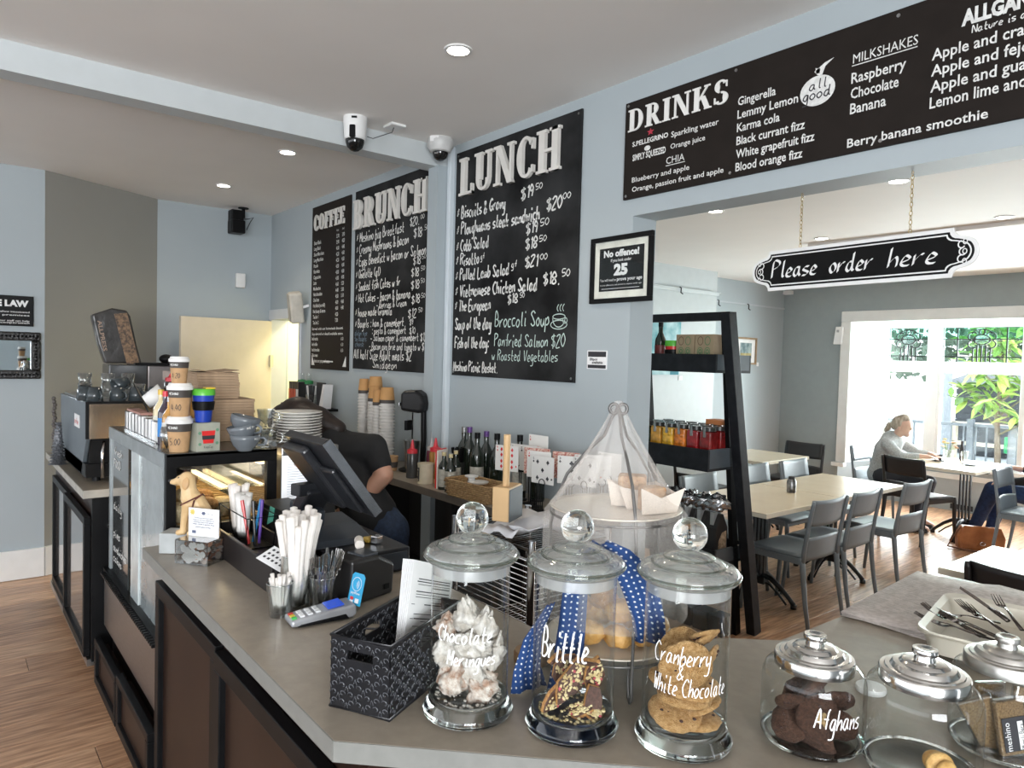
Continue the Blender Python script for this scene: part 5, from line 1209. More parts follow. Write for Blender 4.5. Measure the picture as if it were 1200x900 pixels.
denim = pm('denim', (.02, .035, .07), .85, var=.25, scale=60, bump=.1); blacktee = pm('black_tshirt', (.010, .010, .011), .85, var=.2)
hair_m = pm('dark_hair', (.018, .010, .007), .45, var=.4, scale=60, stretch=(1, 1, .15))

# ---- staff member bending over between the counters
t = thing('person', 'dark haired person in a black t-shirt and jeans bending over behind the till', 'person', (-3.05, 1.60, 0))
J = {'pelvis': ((0, 0, .92), (.13, .11)), 'waist': ((-.05, -.03, 1.02), (.105, .10)), 'chest': ((-.10, -.06, 1.13), (.115, .10)), 'upchest': ((-.12, -.09, 1.22), (.10, .09)), 'neck': ((-.17, -.18, 1.315), .055), 'headb': ((-.22, -.24, 1.335), (.075, .08)), 'head': ((-.25, -.30, 1.35), (.088, .09)), 'chin': ((-.22, -.345, 1.27), .05),
     'shR': ((.0, .01, 1.25), .055), 'elR': ((.075, .03, 1.13), .045), 'foR': ((.01, -.04, 1.02), .040), 'wrR': ((-.08, -.135, .925), .026), 'palmr': ((-.11, -.17, .90), (.030, .018)),
     'shL': ((-.27, -.12, 1.23), .065), 'elL': ((-.33, -.14, 1.03), .043), 'wrL': ((-.26, -.27, .93), .026), 'palml': ((-.22, -.30, .915), (.030, .018)),
     'hipR': ((.08, .06, .86), .085), 'knR': ((.07, .05, .47), .058), 'anR': ((.07, .09, .09), .042), 'toR': ((.0, .0, .045), .035),
     'hipL': ((-.08, -.04, .86), .085), 'knL': ((-.09, -.07, .47), .058), 'anL': ((-.10, -.05, .09), .042), 'toL': ((-.16, -.13, .045), .035)}
E = [('pelvis', 'waist'), ('waist', 'chest'), ('chest', 'upchest'), ('upchest', 'neck'), ('neck', 'headb'), ('headb', 'head'), ('head', 'chin'), ('upchest', 'shR'), ('shR', 'elR'), ('elR', 'foR'), ('foR', 'wrR'), ('wrR', 'palmr'), ('upchest', 'shL'), ('shL', 'elL'), ('elL', 'wrL'), ('wrL', 'palml'),
     ('pelvis', 'hipR'), ('hipR', 'knR'), ('knR', 'anR'), ('anR', 'toR'), ('pelvis', 'hipL'), ('hipL', 'knL'), ('knL', 'anL'), ('anL', 'toL')]
finger_set(J, E, 'r', J['palmr'][0], (-.6, -.6, -.25), (.6, -.6, 0), (.1, .1, 1), curl=.6); finger_set(J, E, 'l', J['palml'][0], (.5, -.6, -.2), (-.6, -.5, 0), (0, 0, 1), curl=.6)
skin('body', J, E, skin_m, t, vox=.007, it=3)
S = {k: J[k] for k in ('pelvis', 'waist', 'chest', 'upchest', 'shR', 'shL')}
S = {k: (v[0], tuple(a + .016 for a in v[1]) if hasattr(v[1], '__len__') else v[1] + .018) for k, v in S.items()}
S['shR'] = (J['shR'][0], .070); S['shL'] = (J['shL'][0], .070); S['slR'] = ((.045, .022, 1.18), .058); S['slL'] = ((-.31, -.13, 1.13), .062); S['nk'] = ((-.145, -.145, 1.305), .070)
skin('tshirt', S, [('pelvis', 'waist'), ('waist', 'chest'), ('chest', 'upchest'), ('upchest', 'shR'), ('shR', 'slR'), ('upchest', 'shL'), ('shL', 'slL'), ('upchest', 'nk')], blacktee, t)
S = {k: J[k] for k in ('pelvis', 'hipR', 'knR', 'anR', 'hipL', 'knL', 'anL')}
S = {k: (v[0], tuple(a + .012 for a in v[1]) if hasattr(v[1], '__len__') else v[1] + .014) for k, v in S.items()}
skin('jeans', S, [('pelvis', 'hipR'), ('hipR', 'knR'), ('knR', 'anR'), ('pelvis', 'hipL'), ('hipL', 'knL'), ('knL', 'anL')], denim, t)
H = {'a': ((-.235, -.27, 1.385), (.105, .10)), 'b': ((-.265, -.31, 1.365), (.088, .095)), 'c': ((-.17, -.20, 1.37), .075), 'd': ((-.12, -.12, 1.335), .045), 'e': ((-.14, -.19, 1.27), .03)}
skin('hair', H, [('a', 'b'), ('a', 'c'), ('c', 'd'), ('c', 'e')], hair_m, t)
for s_ in (-1, 1): MB().ball(.011, 8, 6, T(-.26 + s_ * .03, -.385 + s_ * .02, 1.335)).build('eye', ink_m, t, smooth='all')
for nm, q in (('R', 'toR'), ('L', 'toL')):
    x, y, z = J[q][0]; MB().box(-.05, .05, -.10, .14, .003, .08, T(x, y, 0) @ RZ(R(-35))).build('shoe', black_m, t, bevel=.02, seg=3)
o = MB().lathe([(0, .004), (.05, .004), (.088, .014), (.09, .018), (.05, .009), (0, .009)], 30).build('held_plate', pm('cream_bowl', (.62, .48, .30), .3), None, smooth='all')
tag(o, 'cream plate tilted in the hand of the bending person', 'plate', None, (-3.155, 1.40, .90), rot=(R(55), R(-10), R(35)))

# ================================================================ TILL AREA
# cash drawer
t = thing('cash_drawer', 'black metal cash drawer under the touch screen till', 'cash drawer', (-2.035, .955, CT))
dkb = pm('till_black', (.018, .019, .022), .3, var=.15); dkg = pm('till_grey', (.035, .042, .052), .35, var=.1)
MB().box(-.38, 0, 0, .262, .001, .078).build('housing', dkb, t, bevel=.004); MB().box(0, .004, .012, .25, .010, .066).build('drawer_front', dkg, t, bevel=.001); MB().cyl(.008, .004, .010, 12, T(0, .13, .04) @ RY(PI / 2)).build('lock', chrome_m, t)
# touch screen
t = thing('till_screen', 'large black touch screen till seen from behind, tilted on its stand', 'till', (-2.25, 1.0, CT + .079))
Mm = T(.085, -.01, .246) @ RX(R(37))      # local x across, y thickness, z up the screen
MB().box(-.155, .155, -.012, .018, -.155, .15, Mm).build('screen_frame', dkb, t, bevel=.006)
MB().box(-.14, .14, .0185, .020, -.14, .135, Mm).build('screen_glass', pm('screen_black', (.005, .005, .006), .04), t)
MB(Mm).box(-.15, .03, -.045, -.012, -.12, .13).build('rear_housing', dkb, t, bevel=.012, seg=3); MB(Mm).box(.0, .12, -.03, -.012, -.13, .05).build('rear_step', dkb, t, bevel=.008)
MB(Mm).box(.155, .160, -.012, .018, -.15, .148).build('side_trim', pm('silver_strip', (.25, .27, .30), .25, .8), t)
mb = MB(Mm @ T(0, -.0455, 0) @ MW); text(mb, 'POS', -.14, .04, .016, I4, width=.04, bold=.02); mb.build('orange_logo', pm('orange_print', (.30, .10, .03), .5), t)
MB().bar((.0, -.01, .185), (-.075, -.02, .10), .10, .05).build('neck', dkb, t, bevel=.008); MB().bar((-.07, -.02, .115), (-.095, -.02, .0), .13, .08).build('stand_column', dkg, t, bevel=.01)
MB(MW).prism([(-.19, 0), (.10, 0), (.085, .02), (-.02, .045), (-.14, .06), (-.18, .04)], -.14, .09).build('foot', dkg, t, bevel=.006)
MB().box(-.05, .0, -.09, .01, .16, .2, RZ(.2)).build('card_reader', dkb, t, bevel=.005)
# little things on the drawer
t = thing('tape_measure', 'small yellow and black pocket tape lying on the cash drawer', 'tape', (-2.16, 1.13, CT + .079), R(20)); MB().box(-.035, .02, -.02, .02, 0, .018).build('tape_case', pm('mustard', (.42, .27, .04), .4), t, bevel=.006); MB().box(.021, .05, -.016, .016, 0, .026).build('metal_clip', chrome_m, t, bevel=.003)
# receipt printer
t = thing('receipt_printer', 'black receipt printer beside the fork glass', 'printer', (-1.90, .955, CT), R(16))
MB(MX).prism([(-.075, 0), (.09, 0), (.095, .09), (.03, .125), (-.075, .13)], -.065, .065).build('printer_body', pm('printer_black', (.012, .011, .011), .4), t, bevel=.01, seg=3); MB().box(-.02, .05, -.02, .04, .118, .132).build('paper_cover', dkg, t, bevel=.004); MB().box(.0655, .067, .05, .07, .02, .035).build('power_button', black_m, t)
o = MB().tube([(-.03, 0, .012), (.03, .006, .012)], .014, 12).build('paper_roll', paperw_m, None, smooth=True); tag(o, 'pinkish white paper roll lying between the printer and the drawer', 'paper roll', None, (-1.96, .99, CT + .128 - .0), rot=(0, 0, R(-30)))
o = MB().tube([(.12 * math.cos(a / 4), .07 * math.sin(a / 4), .004) for a in range(0, 22)], .0028, 6).build('cable_loop', ink_m, None, smooth='all'); 
pts = []
for k in range(160): a = k * .55; pts.append((-.06 + k * .0009, .01 + .0075 * math.cos(a), .0095 + .0075 * math.sin(a)))
cb = MB().tube(pts, .0022, 5).build('coiled_section', ink_m, o, smooth='all')
tag(o, 'black coiled cable lying behind the card terminal', 'cable', None, (-1.66, .90, CT), R(60)); o.scale = (.55, .55, 1)
# card terminal
t = thing('card_terminal', 'grey payment terminal with blue screen and coloured keys', 'card terminal', (-1.778, .79, CT), R(-6))
side_ = [(-.085, .004), (.08, .004), (.09, .012), (.088, .038), (.03, .034), (-.085, .020)]
MB(MX).prism(side_, -.036, .036).build('terminal_body', pm('terminal_silver', (.33, .34, .36), .35, .3), t, bevel=.006, seg=3); MB(MX).prism([(-.07, .003), (.07, .003), (.06, .018), (-.06, .010)], -.0375, .0375).build('side_grip', black_m, t, bevel=.003)
Mt = T(0, 0, 0) @ RX(R(7.2)); MB().box(-.026, .026, .018, .062, .032, .0345, Mt @ T(0, 0, .0)).build('screen', pm('blue_lcd', (.02, .05, .28), .15, emis=(.03, .08, .5), estr=.35), t)
for r__ in range(4):
    for c_ in range(3):
        m_ = pm('key', (.66, .67, .68), .5) if r__ or c_ > 5 else None
        cl = [(.62, .04, .03), (.62, .48, .04), (.04, .38, .07)][c_]
        MB().box(-.024 + c_ * .017, -.011 + c_ * .017, -.076 + r__ * .021, -.064 + r__ * .021, .027, .034, Mt).build('key', pm('key_colour', cl, .4) if r__ == 0 else m_, t, bevel=.001)
tb = MB(T(.012, .088, .03) @ RZ(R(20)) @ RX(R(-14)) @ MW).prism([(-.026, 0), (.026, 0), (.026, .076), (.018, .084), (-.018, .084), (-.026, .076)], -.0012, 0).build('blue_tab', pm('tab_blue', (.02, .34, .60), .35), t)
Mb2 = T(.012, .088, .03) @ RZ(R(20)) @ RX(R(-14)) @ T(0, -.0002, 0) @ MW; mb = MB(); ring(mb, 0, .055, .018, .018, .0016, page(Mb2)); 
for k in range(3): ring(mb, -.004, .054, .005 + k * .004, .006 + k * .004, .0016, page(Mb2), -50, 50, 8)
text(mb, 'payWave', 0, .028, .007, Mb2, width=.036, align=.5, bold=.02); mb.prism([(.003, .006), (.018, .006), (.018, .018), (.003, .018)], .0006, .0012, Mb2); mb.prism([(-.017, .006), (-.004, .006), (-.004, .011), (-.017, .011)], .0006, .0012, Mb2); mb.build('white_print', paper_m, tb)
mb = MB(); [mb.prism([(c_ + .0045 * math.cos(k * PI / 5), .016 + .0045 * math.sin(k * PI / 5)) for k in range(10)], .0006, .0012, Mb2) for c_ in (-.013, -.008)]; mb.build('red_dot_print', red_m, tb)
# long black tray with cups of straws, pens, receipts
t = thing('counter_tray', 'long black low tray at the front of the till', 'tray', (-2.03, .75, CT))
tb_ = MB(); tb_.box(-.62, 0, 0, .012, .001, .092); tb_.box(-.62, 0, .14, .152, .001, .092); tb_.box(-.62, -.608, .012, .14, .001, .092); tb_.box(-.012, 0, .012, .14, .001, .092); tb_.box(-.608, -.012, .012, .14, .001, .05)
tb_.build('tray_body', pm('tray_black', (.014, .011, .011), .35), t, bevel=.003)
def straws(parent_label, loc, n, r, h, spread, mat, name='paper_straw', grp=None, seedk=1, rad=.0055, wrap=True):
    rn = random.Random(seedk); o0 = None
    for k in range(n):
        a = rn.uniform(0, 2 * PI); rr = r * math.sqrt(rn.random()); tp = rr * spread
        hh = h * rn.uniform(.86, 1.0)
        b = (loc[0] + rr * math.cos(a) * .45, loc[1] + rr * math.sin(a) * .45, loc[2]); e_ = (loc[0] + tp * math.cos(a), loc[1] + tp * math.sin(a), loc[2] + hh)
        d = Vector(e_) - Vector(b)
        if o0 is None:
            o = MB().lathe([(0, 0), (rad, 0), (rad * 1.25, .2), (rad * 1.1, .8), (rad * 1.3, .99), (rad * .5, 1.0), (0, 1.0)], 7).build(name, mat, None, smooth='all'); o0 = o
            o['label'] = parent_label; o['category'] = 'straw' if 'straw' in name else 'stirrer'; o['group'] = grp
        else:
            o = o0.copy(); col.objects.link(o)
        o.location = b; o.rotation_euler = d.to_track_quat('Z', 'Y').to_euler(); o.scale = (1, 1, d.length)
strw = pm('straw_paper', (.76, .72, .68), .6, var=.04)
def glass_vessel(name, label, loc, r, h, flare=1.0, n=32, cat='glass', grp=None, mat=None):
    t = thing(name, label, cat, loc, 0, grp)
    MB().lathe([(0, .001), (r / flare, .001), (r, h), (r - .0025, h), (r / flare - .003, .012), (0, .012)], n).build('glass_wall', mat or thin_glass('tumbler2', (.93, .95, .945), .02, .10, 1.7, .8), t, smooth=True)
    MB().tube([(r * math.cos(a) - .001 * math.cos(a), r * math.sin(a) - .001 * math.sin(a), h) for a in [2 * PI * i / 28 for i in range(28)]], .0018, 5, True).build('rim', thin_glass('rim_glass', (.85, .9, .88), .02, .35, 1.2, .6), t, smooth='all')
    return t
glass_vessel('straw_vase', 'tall straight glass holding white paper wrapped straws', (-1.905, .772, CT), .040, .150)
straws('white paper wrapped straw in the tall glass', (-1.905, .772, CT + .012), 32, .036, .265, 1.9, strw, grp='wrapped straws in the tall glass', seedk=2, rad=.0080)
glass_vessel('shot_glass', 'small tapered glass with short white stirrers in front of the straw glass', (-1.868, .715, CT), .036, .090, 1.28, 10)
straws('short white stirrer in the small glass', (-1.868, .715, CT + .012), 9, .025, .105, 1.1, strw, 'paper_stirrer', 'stirrers in the small glass', 5, .0045)
glass_vessel('cutlery_glass', 'ribbed glass full of steel forks next to the straws', (-1.865, .835, CT), .038, .088, 1.15, 12)
# forks in the glass
def fork(name='fork', mat=None):
    m = MB(); m.box(-.003, .003, -.001, .001, 0, .11); m.box(-.009, .009, -.001, .001, .11, .135)
    for k in range(4): m.box(-.009 + k * .0052, -.0066 + k * .0052, -.001, .001, .135, .172)
    m.box(-.006, .006, -.0012, .0012, 0, .05)
    return m.build(name, mat or chrome_m, None, bevel=.0006, seg=1)
f0 = fork(mat=pm('fork_steel', (.42, .41, .40), .22, 1, var=.2, scale=120)); rn = random.Random(4)
for k in range(24):
    o = f0 if k == 0 else f0.copy()
    if k: col.objects.link(o)
    o['label'] = 'steel fork standing in the ribbed glass'; o['category'] = 'fork'; o['group'] = 'forks standing in the ribbed glass'
    a = rn.uniform(0, 2 * PI); o.location = (-1.865 + .018 * math.cos(a), .835 + .018 * math.sin(a), CT + .013)
    d = Vector((.26 * math.cos(a + .4), .26 * math.sin(a + .4), 1)); o.rotation_euler = (d.to_track_quat('Z', 'Y') @ Euler((0, 0, rn.uniform(0, 6))).to_quaternion()).to_euler(); o.scale = (1, 1, rn.uniform(.80, .95))
# far cup of straws and pens beside the case
t = thing('wire_caddy', 'dark wire caddy holding cups of straws and pens at the far end of the tray', 'caddy', (-2.53, .835, CT + .0505))
cdy = MB(); cdy.box(-.10, .16, -.045, .045, 0, .004)
for x in (-.10, 0.0, .16):
    for y in (-.045, .045): cdy.bar((x, y, 0), (x * 1.15, y * 1.15, .11), .003, .003)
cdy.build('wire_frame', black_m, t); MB().tube([(-.115, -.052, .11), (.184, -.052, .11), (.184, .052, .11), (-.115, .052, .11)], .002, 5, True).build('top_wire', black_m, t)
straws('white straw in the wire caddy near the display case', (-2.575, .83, CT + .056), 16, .03, .19, 1.4, strw, grp='straws in the wire caddy', seedk=9, rad=.0075)
straws('fat white straw leaning in the wire caddy', (-2.50, .82, CT + .056), 5, .02, .17, 1.3, cupw, grp='fat straws in the wire caddy', seedk=12, rad=.010)
for k, (c_, x, y, nm) in enumerate([((.02, .22, .50), -2.45, .84, 'blue'), ((.10, .04, .30), -2.42, .85, 'purple'), ((.01, .01, .01), -2.40, .83, 'black'), ((.55, .03, .03), -2.43, .82, 'red')]):
    t = thing('pen', nm + ' pen standing in the caddy by the till', 'pen', (x, y, CT + .056), rot=(R(-8 + k * 5), R(6 - k * 5), 0)); MB().cyl(.005, 0, .11, 8).build('barrel', pm('pen_' + nm, c_, .3), t, smooth=True); MB().cyl(.006, .11, .15, 8).build('pen_cap', pm('pencap_' + nm, c_, .3), t, smooth=True)
t = thing('desk_box', 'black plastic desk organiser box behind the pens', 'box', (-2.47, .96, CT)); MB().box(-.11, .11, -.055, .055, .001, .17).build('box', black_m, t, bevel=.004); MB().prism([(-.02, .10), (.03, .12), (.05, .17), (.01, .17)], .0, .003, T(0, -.056, 0) @ MW).build('green_sticker', pm('teal_print', (.08, .35, .26), .5), t)
o = MB().box(-.055, .055, -.035, .035, 0, .002).build('receipt', paper_m, None); tag(o, 'printed docket tilted on the black tray beside the straws', 'paper', None, (-2.04, .775, CT + .101), rot=(R(18), R(16), R(25)))
mb = MB(); [mb.box(-.045 + (k % 6) * .016, -.037 + (k % 6) * .016, -.02 + (k // 6) * .018, -.012 + (k // 6) * .018, .0022, .0026) for k in range(18)]; mb.build('lettering', ink_m, o)

# ---- guide dog collection figure and coin box
t = thing('collection_box_base', 'light grey box under the dog figure', 'box', (-2.66, .665, CT), R(52)); MB().box(-.065, .065, -.04, .045, .001, .072).build('carton', pm('grey_carton', (.40, .42, .42), .5), t, bevel=.003); MB().box(-.0662, -.065, -.03, .035, .015, .055).build('printed_panel', pm('pale_blue_print', (.26, .31, .35), .5), t)
MB().box(-.02, .02, -.004, .004, .072, .0725).build('coin_slot', ink_m, t)
dogm = pm('golden_resin', (.62, .41, .20), .4, c2=(.72, .52, .28), scale=14, bump=.25, bscale=90)
t = thing('dog_figure', 'golden labrador guide dog figurine sitting in a brown harness, facing left', 'dog figurine', (-2.600, .685, CT + .0725), R(51), rot=(0, 0, R(51)))
J = {'rump': ((.042, 0, .036), (.036, .034)), 'loin': ((.030, 0, .075), (.034, .032)), 'rib': ((.008, 0, .108), (.034, .034)), 'chest': ((-.012, 0, .125), (.030, .034)), 'neck': ((-.018, 0, .158), .026), 'skull': ((-.024, 0, .190), (.027, .027)), 'stop': ((-.045, 0, .186), .019), 'snout': ((-.062, 0, .180), .0135), 'nose': ((-.074, 0, .179), .010),
     'sh1': ((-.012, -.022, .105), .019), 'kn1': ((-.022, -.023, .055), .0125), 'pw1': ((-.026, -.023, .012), .011), 'to1': ((-.042, -.023, .009), .010), 'sh2': ((-.012, .022, .105), .019), 'kn2': ((-.022, .023, .055), .0125), 'pw2': ((-.026, .023, .012), .011), 'to2': ((-.042, .023, .009), .010),
     'th1': ((.030, -.030, .042), .026), 'hk1': ((.048, -.034, .012), .012), 'ft1': ((.004, -.036, .010), .011), 'th2': ((.030, .030, .042), .026), 'hk2': ((.048, .034, .012), .012), 'ft2': ((.004, .036, .010), .011), 'tl1': ((.078, 0, .016), .011), 'tl2': ((.10, -.02, .010), .008)}
E = [('rump', 'loin'), ('loin', 'rib'), ('rib', 'chest'), ('chest', 'neck'), ('neck', 'skull'), ('skull', 'stop'), ('stop', 'snout'), ('snout', 'nose'), ('chest', 'sh1'), ('sh1', 'kn1'), ('kn1', 'pw1'), ('pw1', 'to1'), ('chest', 'sh2'), ('sh2', 'kn2'), ('kn2', 'pw2'), ('pw2', 'to2'), ('rump', 'th1'), ('th1', 'hk1'), ('hk1', 'ft1'), ('rump', 'th2'), ('th2', 'hk2'), ('hk2', 'ft2'), ('rump', 'tl1'), ('tl1', 'tl2')]
skin('body', J, E, dogm, t, vox=.0022, it=5)
earm = pm('golden_ear', (.48, .29, .13), .5)
for s_ in (-1, 1):
    MB().ball(1, 14, 10, T(-.018, s_ * .026, .180) @ RX(s_ * .22) @ SC(.013, .005, .022)).build('ear', earm, t, smooth='all')
    MB().ball(.0034, 8, 6, T(-.047, s_ * .0135, .197)).build('eye', ink_m, t, smooth='all')
MB().ball(1, 10, 8, T(-.083, 0, .183) @ SC(.006, .008, .006)).build('nose', ink_m, t, smooth='all'); MB().tube([(-.082, -.004, .173), (-.066, -.012, .171), (-.052, -.015, .173)], .0009, 5).build('mouth_line', ink_m, t)
hr = pm('harness_brown', (.12, .03, .02), .5)
def loop(c_, rx, rz_, tilt, w_, n=24):
    M_ = T(*c_) @ RY(tilt); return [tuple(M_ @ Vector((0, rx * math.cos(2 * PI * k / n), rz_ * math.sin(2 * PI * k / n)))) for k in range(n)]
MB().tube(loop((-.008, 0, .118), .040, .036, R(62), 0), .0030, 6, True).build('chest_strap', hr, t, smooth='all'); MB().tube([(.018, -.036, .125), (.012, -.040, .10), (.004, -.041, .08), (-.002, -.034, .062)], .0028, 6).build('side_strap', hr, t, smooth='all'); MB().tube([(.018, .036, .125), (.012, .040, .10), (.004, .041, .08), (-.002, .034, .062)], .0028, 6).build('side_strap', hr, t, smooth='all')
MB().tube([(.020, -.034, .128), (.030, 0, .14), (.020, .034, .128)], .0028, 6).build('back_strap', hr, t, smooth='all')
o = MB().ball(.014, 12, 8, SC(1, 1, .55)).build('gold_knob', pm('gold_paint', (.60, .42, .08), .35, .4), None, smooth='all'); tag(o, 'small yellow ornament beside the dog figure', 'ornament', None, (-2.545, .685, CT + .080))
# acrylic coin box with sign
t = thing('coin_box', 'clear acrylic donation box full of coins with an upright printed card', 'donation box', (-2.51, .695, CT), R(40), rot=(0, 0, R(36)))
ac = thin_glass('acrylic', (.95, .96, .96), .02, .08, 1.8, .7); W2, D2, H2 = .062, .062, .078
for nm, b_ in (('front_wall', (-W2, W2, -D2, -D2 + .003, .001, H2)), ('back_wall', (-W2, W2, D2 - .003, D2, .001, H2)), ('side_wall', (-W2, -W2 + .003, -D2, D2, .001, H2)), ('side_wall', (W2 - .003, W2, -D2, D2, .001, H2)), ('base', (-W2, W2, -D2, D2, .0005, .004))): MB().box(*b_).build(nm, ac, t)
MB().box(-W2 - .001, W2 + .001, -D2 - .001, D2 + .001, H2, H2 + .003).build('lid', thin_glass('acrylic_lid', (.9, .92, .93), .05, .3, 1.2, .5), t)
ed = MB()
for x in (-W2, W2):
    for y in (-D2, D2): ed.bar((x, y, .002), (x, y, H2), .0025, .0025)
ed.build('bright_edges', thin_glass('acrylic_edge', (.9, .92, .92), .1, .6, 1, .3), t)
sg_ = MB(MW).box(-W2 + .002, W2 - .002, H2 + .002, H2 + .098, -.0, .003).build('sign_card', paper_m, t)
mb = MB(MW @ T(0, 0, .0032))
for k, (wd, z) in enumerate([(.075, .052), (.085, .045), (.08, .038), (.085, .031), (.06, .021)]): text(mb, ['Thank you for your kind', 'support of our puppies in', 'training every coin given', 'helps raise a guide dog', 'please give today'][k], 0, H2 + z + .012, .0042, I4, width=wd, align=.5, bold=.02)
mb.prism([(.0 + .008 * math.cos(k), H2 + .082 + .006 * math.sin(k)) for k in range(6)], .0002, .0006); text(mb, 'Guide Dogs', .012, H2 + .080, .004, I4, width=.026)
mb.box(-.045, -.03, H2 + .012, H2 + .022, .0002, .0006); mb.build('lettering', pm('sign_ink', (.10, .12, .20), .6), sg_)
mb = MB(MW @ T(0, 0, .0032)); mb.prism([((-.044 + (.012 if k % 2 else .007) * math.cos(k * PI / 8)), H2 + .084 + (.012 if k % 2 else .007) * math.sin(k * PI / 8)) for k in range(16)], .0002, .0006); mb.build('yellow_star', pm('star_yellow', (.62, .50, .12), .5), sg_)
cn = [pm('silver_coin', (.62, .61, .58), .35, .35), pm('copper_coin', (.50, .24, .14), .4, .3), pm('dull_coin', (.30, .24, .20), .5, .3)]
c0s = []
for k in range(3):
    c0s.append(MB().cyl(.0105 + .001 * k, -.0009, .0009, 16).build('coin', cn[k], None))
rn = random.Random(11)
for k in range(150):
    src = c0s[k % 3]; o = src if k < 3 else src.copy()
    if k >= 3: col.objects.link(o)
    o['label'] = ['silver', 'copper', 'dull brown'][k % 3] + ' coin in the clear donation box'; o['category'] = 'coin'; o['group'] = ['silver', 'copper', 'brown'][k % 3] + ' coins in the donation box'
    lx, ly, lz = rn.uniform(-.048, .048), rn.uniform(-.048, .048), .006 + rn.random() ** 1.1 * .055 
    if k % 3 == 0: ly = rn.choice((-.055, rn.uniform(-.05, .05)))
    p = T(-2.51, .695, CT) @ RZ(R(36)) @ Vector((lx, ly, lz + .006))
    o.location = p; o.rotation_euler = (rn.uniform(-1.3, 1.3) + (PI / 2 if ly < -.05 else 0), rn.uniform(-.6, .6), rn.uniform(0, 6)) if ly >= -.05 else (PI / 2, 0, R(36))

# ---- black patterned basket with menus
t = thing('menu_basket', 'black plastic basket with raised scroll pattern holding menus', 'basket', (-1.200, .679, CT), 0)
u = Vector((-.881, -.473, 0)); v = Vector((-.38, .925, 0)); v = Vector((-.473, .881, 0))
Wb, Lb, Hb = .140, .29, .148
Mk = Matrix(((u.x, v.x, 0, 0), (u.y, v.y, 0, 0), (0, 0, 1, 0), (0, 0, 0, 1)))    # local x: towards the left corner, y: away along the jar side
blk = pm('basket_black', (.012, .012, .014), .3, var=.2)
B = MB(Mk); th = .003
sl = MB(Mk); sl.box(0, Wb, 0, Lb, .001, .005); sl.build('basket_base', blk, t)
faces = [('front_side', lambda a, b: (a, 0, b), Wb, (0, -1)), ('right_side', lambda a, b: (0, a, b), Lb, (-1, 0)), ('left_side', lambda a, b: (Wb, a, b), Lb, (1, 0)), ('back_side', lambda a, b: (a, Lb, b), Wb, (0, 1))]
bgrey = pm('basket_painted_highlight', (.060, .062, .070), .18, var=.2)  # lighter grey puts the highlights on the black scrolls into their colour
for nm, fn_, L_, n_ in faces:
    pn = MB(Mk)
    ax = 0 if n_[0] == 0 else 1
    def slab(a0, a1, b0, b1, mb_, o0=0.0, o1=th):
        if ax == 0: y0 = fn_(0, 0)[1]; mb_.box(a0, a1, y0 - n_[1] * o1 if n_[1] > 0 else y0 + o0, y0 - n_[1] * o0 if n_[1] > 0 else y0 + o1, b0, b1)
        else: x0 = fn_(0, 0)[0]; mb_.box(min(x0 - n_[0] * o0, x0 - n_[0] * o1), max(x0 - n_[0] * o0, x0 - n_[0] * o1), a0, a1, b0, b1)
    hs = L_ / 2; hz0, hz1 = Hb - .043, Hb - .025; hw_ = .030
    slab(0, L_, 0.003, hz0, pn); slab(0, hs - hw_, hz0, hz1, pn); slab(hs + hw_, L_, hz0, hz1, pn); slab(0, L_, hz1, Hb, pn)
    p_ = pn.build(nm, blk, t)
    # raised scrolls on both faces of the side
    sc_ = MB(Mk)
    cell = .0185
    for i in range(int(L_ / cell)):
        for j in range(int(Hb / cell) - 0):
            ca = (i + .5) * L_ / int(L_ / cell); cb_ = .008 + (j + .5) * (Hb - .014) / int(Hb / cell); fl_ = 1 if (i + j) % 2 else -1
            if abs(ca - hs) < hw_ + .004 and hz0 - .008 < cb_ < hz1 + .008: continue
            for side_o in (.0010, -th - .0010):
                pts = []
                for k in range(9):
                    an = k * .62; rr = .0078 - k * .00075; a_ = ca + fl_ * rr * math.cos(an); b2 = cb_ + rr * math.sin(an)
                    q = fn_(a_, b2); pts.append((q[0] + n_[0] * side_o, q[1] + n_[1] * side_o, q[2]))
                sc_.tube(pts, [.0008 + .0012 * math.sin(PI * (k + .6) / 9) for k in range(9)], 4)
                q0 = fn_(ca - fl_ * .006, cb_ - .010); q1 = fn_(ca - fl_ * .010, cb_ + .002)
                sc_.tube([(q0[0] + n_[0] * side_o, q0[1] + n_[1] * side_o, q0[2]), (q1[0] + n_[0] * side_o, q1[1] + n_[1] * side_o, q1[2])], [.0016, .0006], 4)
    s__ = sc_.build('scroll_relief', bgrey, p_, smooth='all'); s__['kind'] = 'stuff'
rm = MB(Mk); rm.tube([(0, 0, Hb), (Wb, 0, Hb), (Wb, Lb, Hb), (0, Lb, Hb)], .0035, 6, True); rm.build('rim', blk, t, smooth='all')
rm = MB(Mk); rm.tube([(0, 0, .003), (Wb, 0, .003), (Wb, Lb, .003), (0, Lb, .003)], .0035, 6, True); rm.build('foot_rim', blk, t, smooth='all')
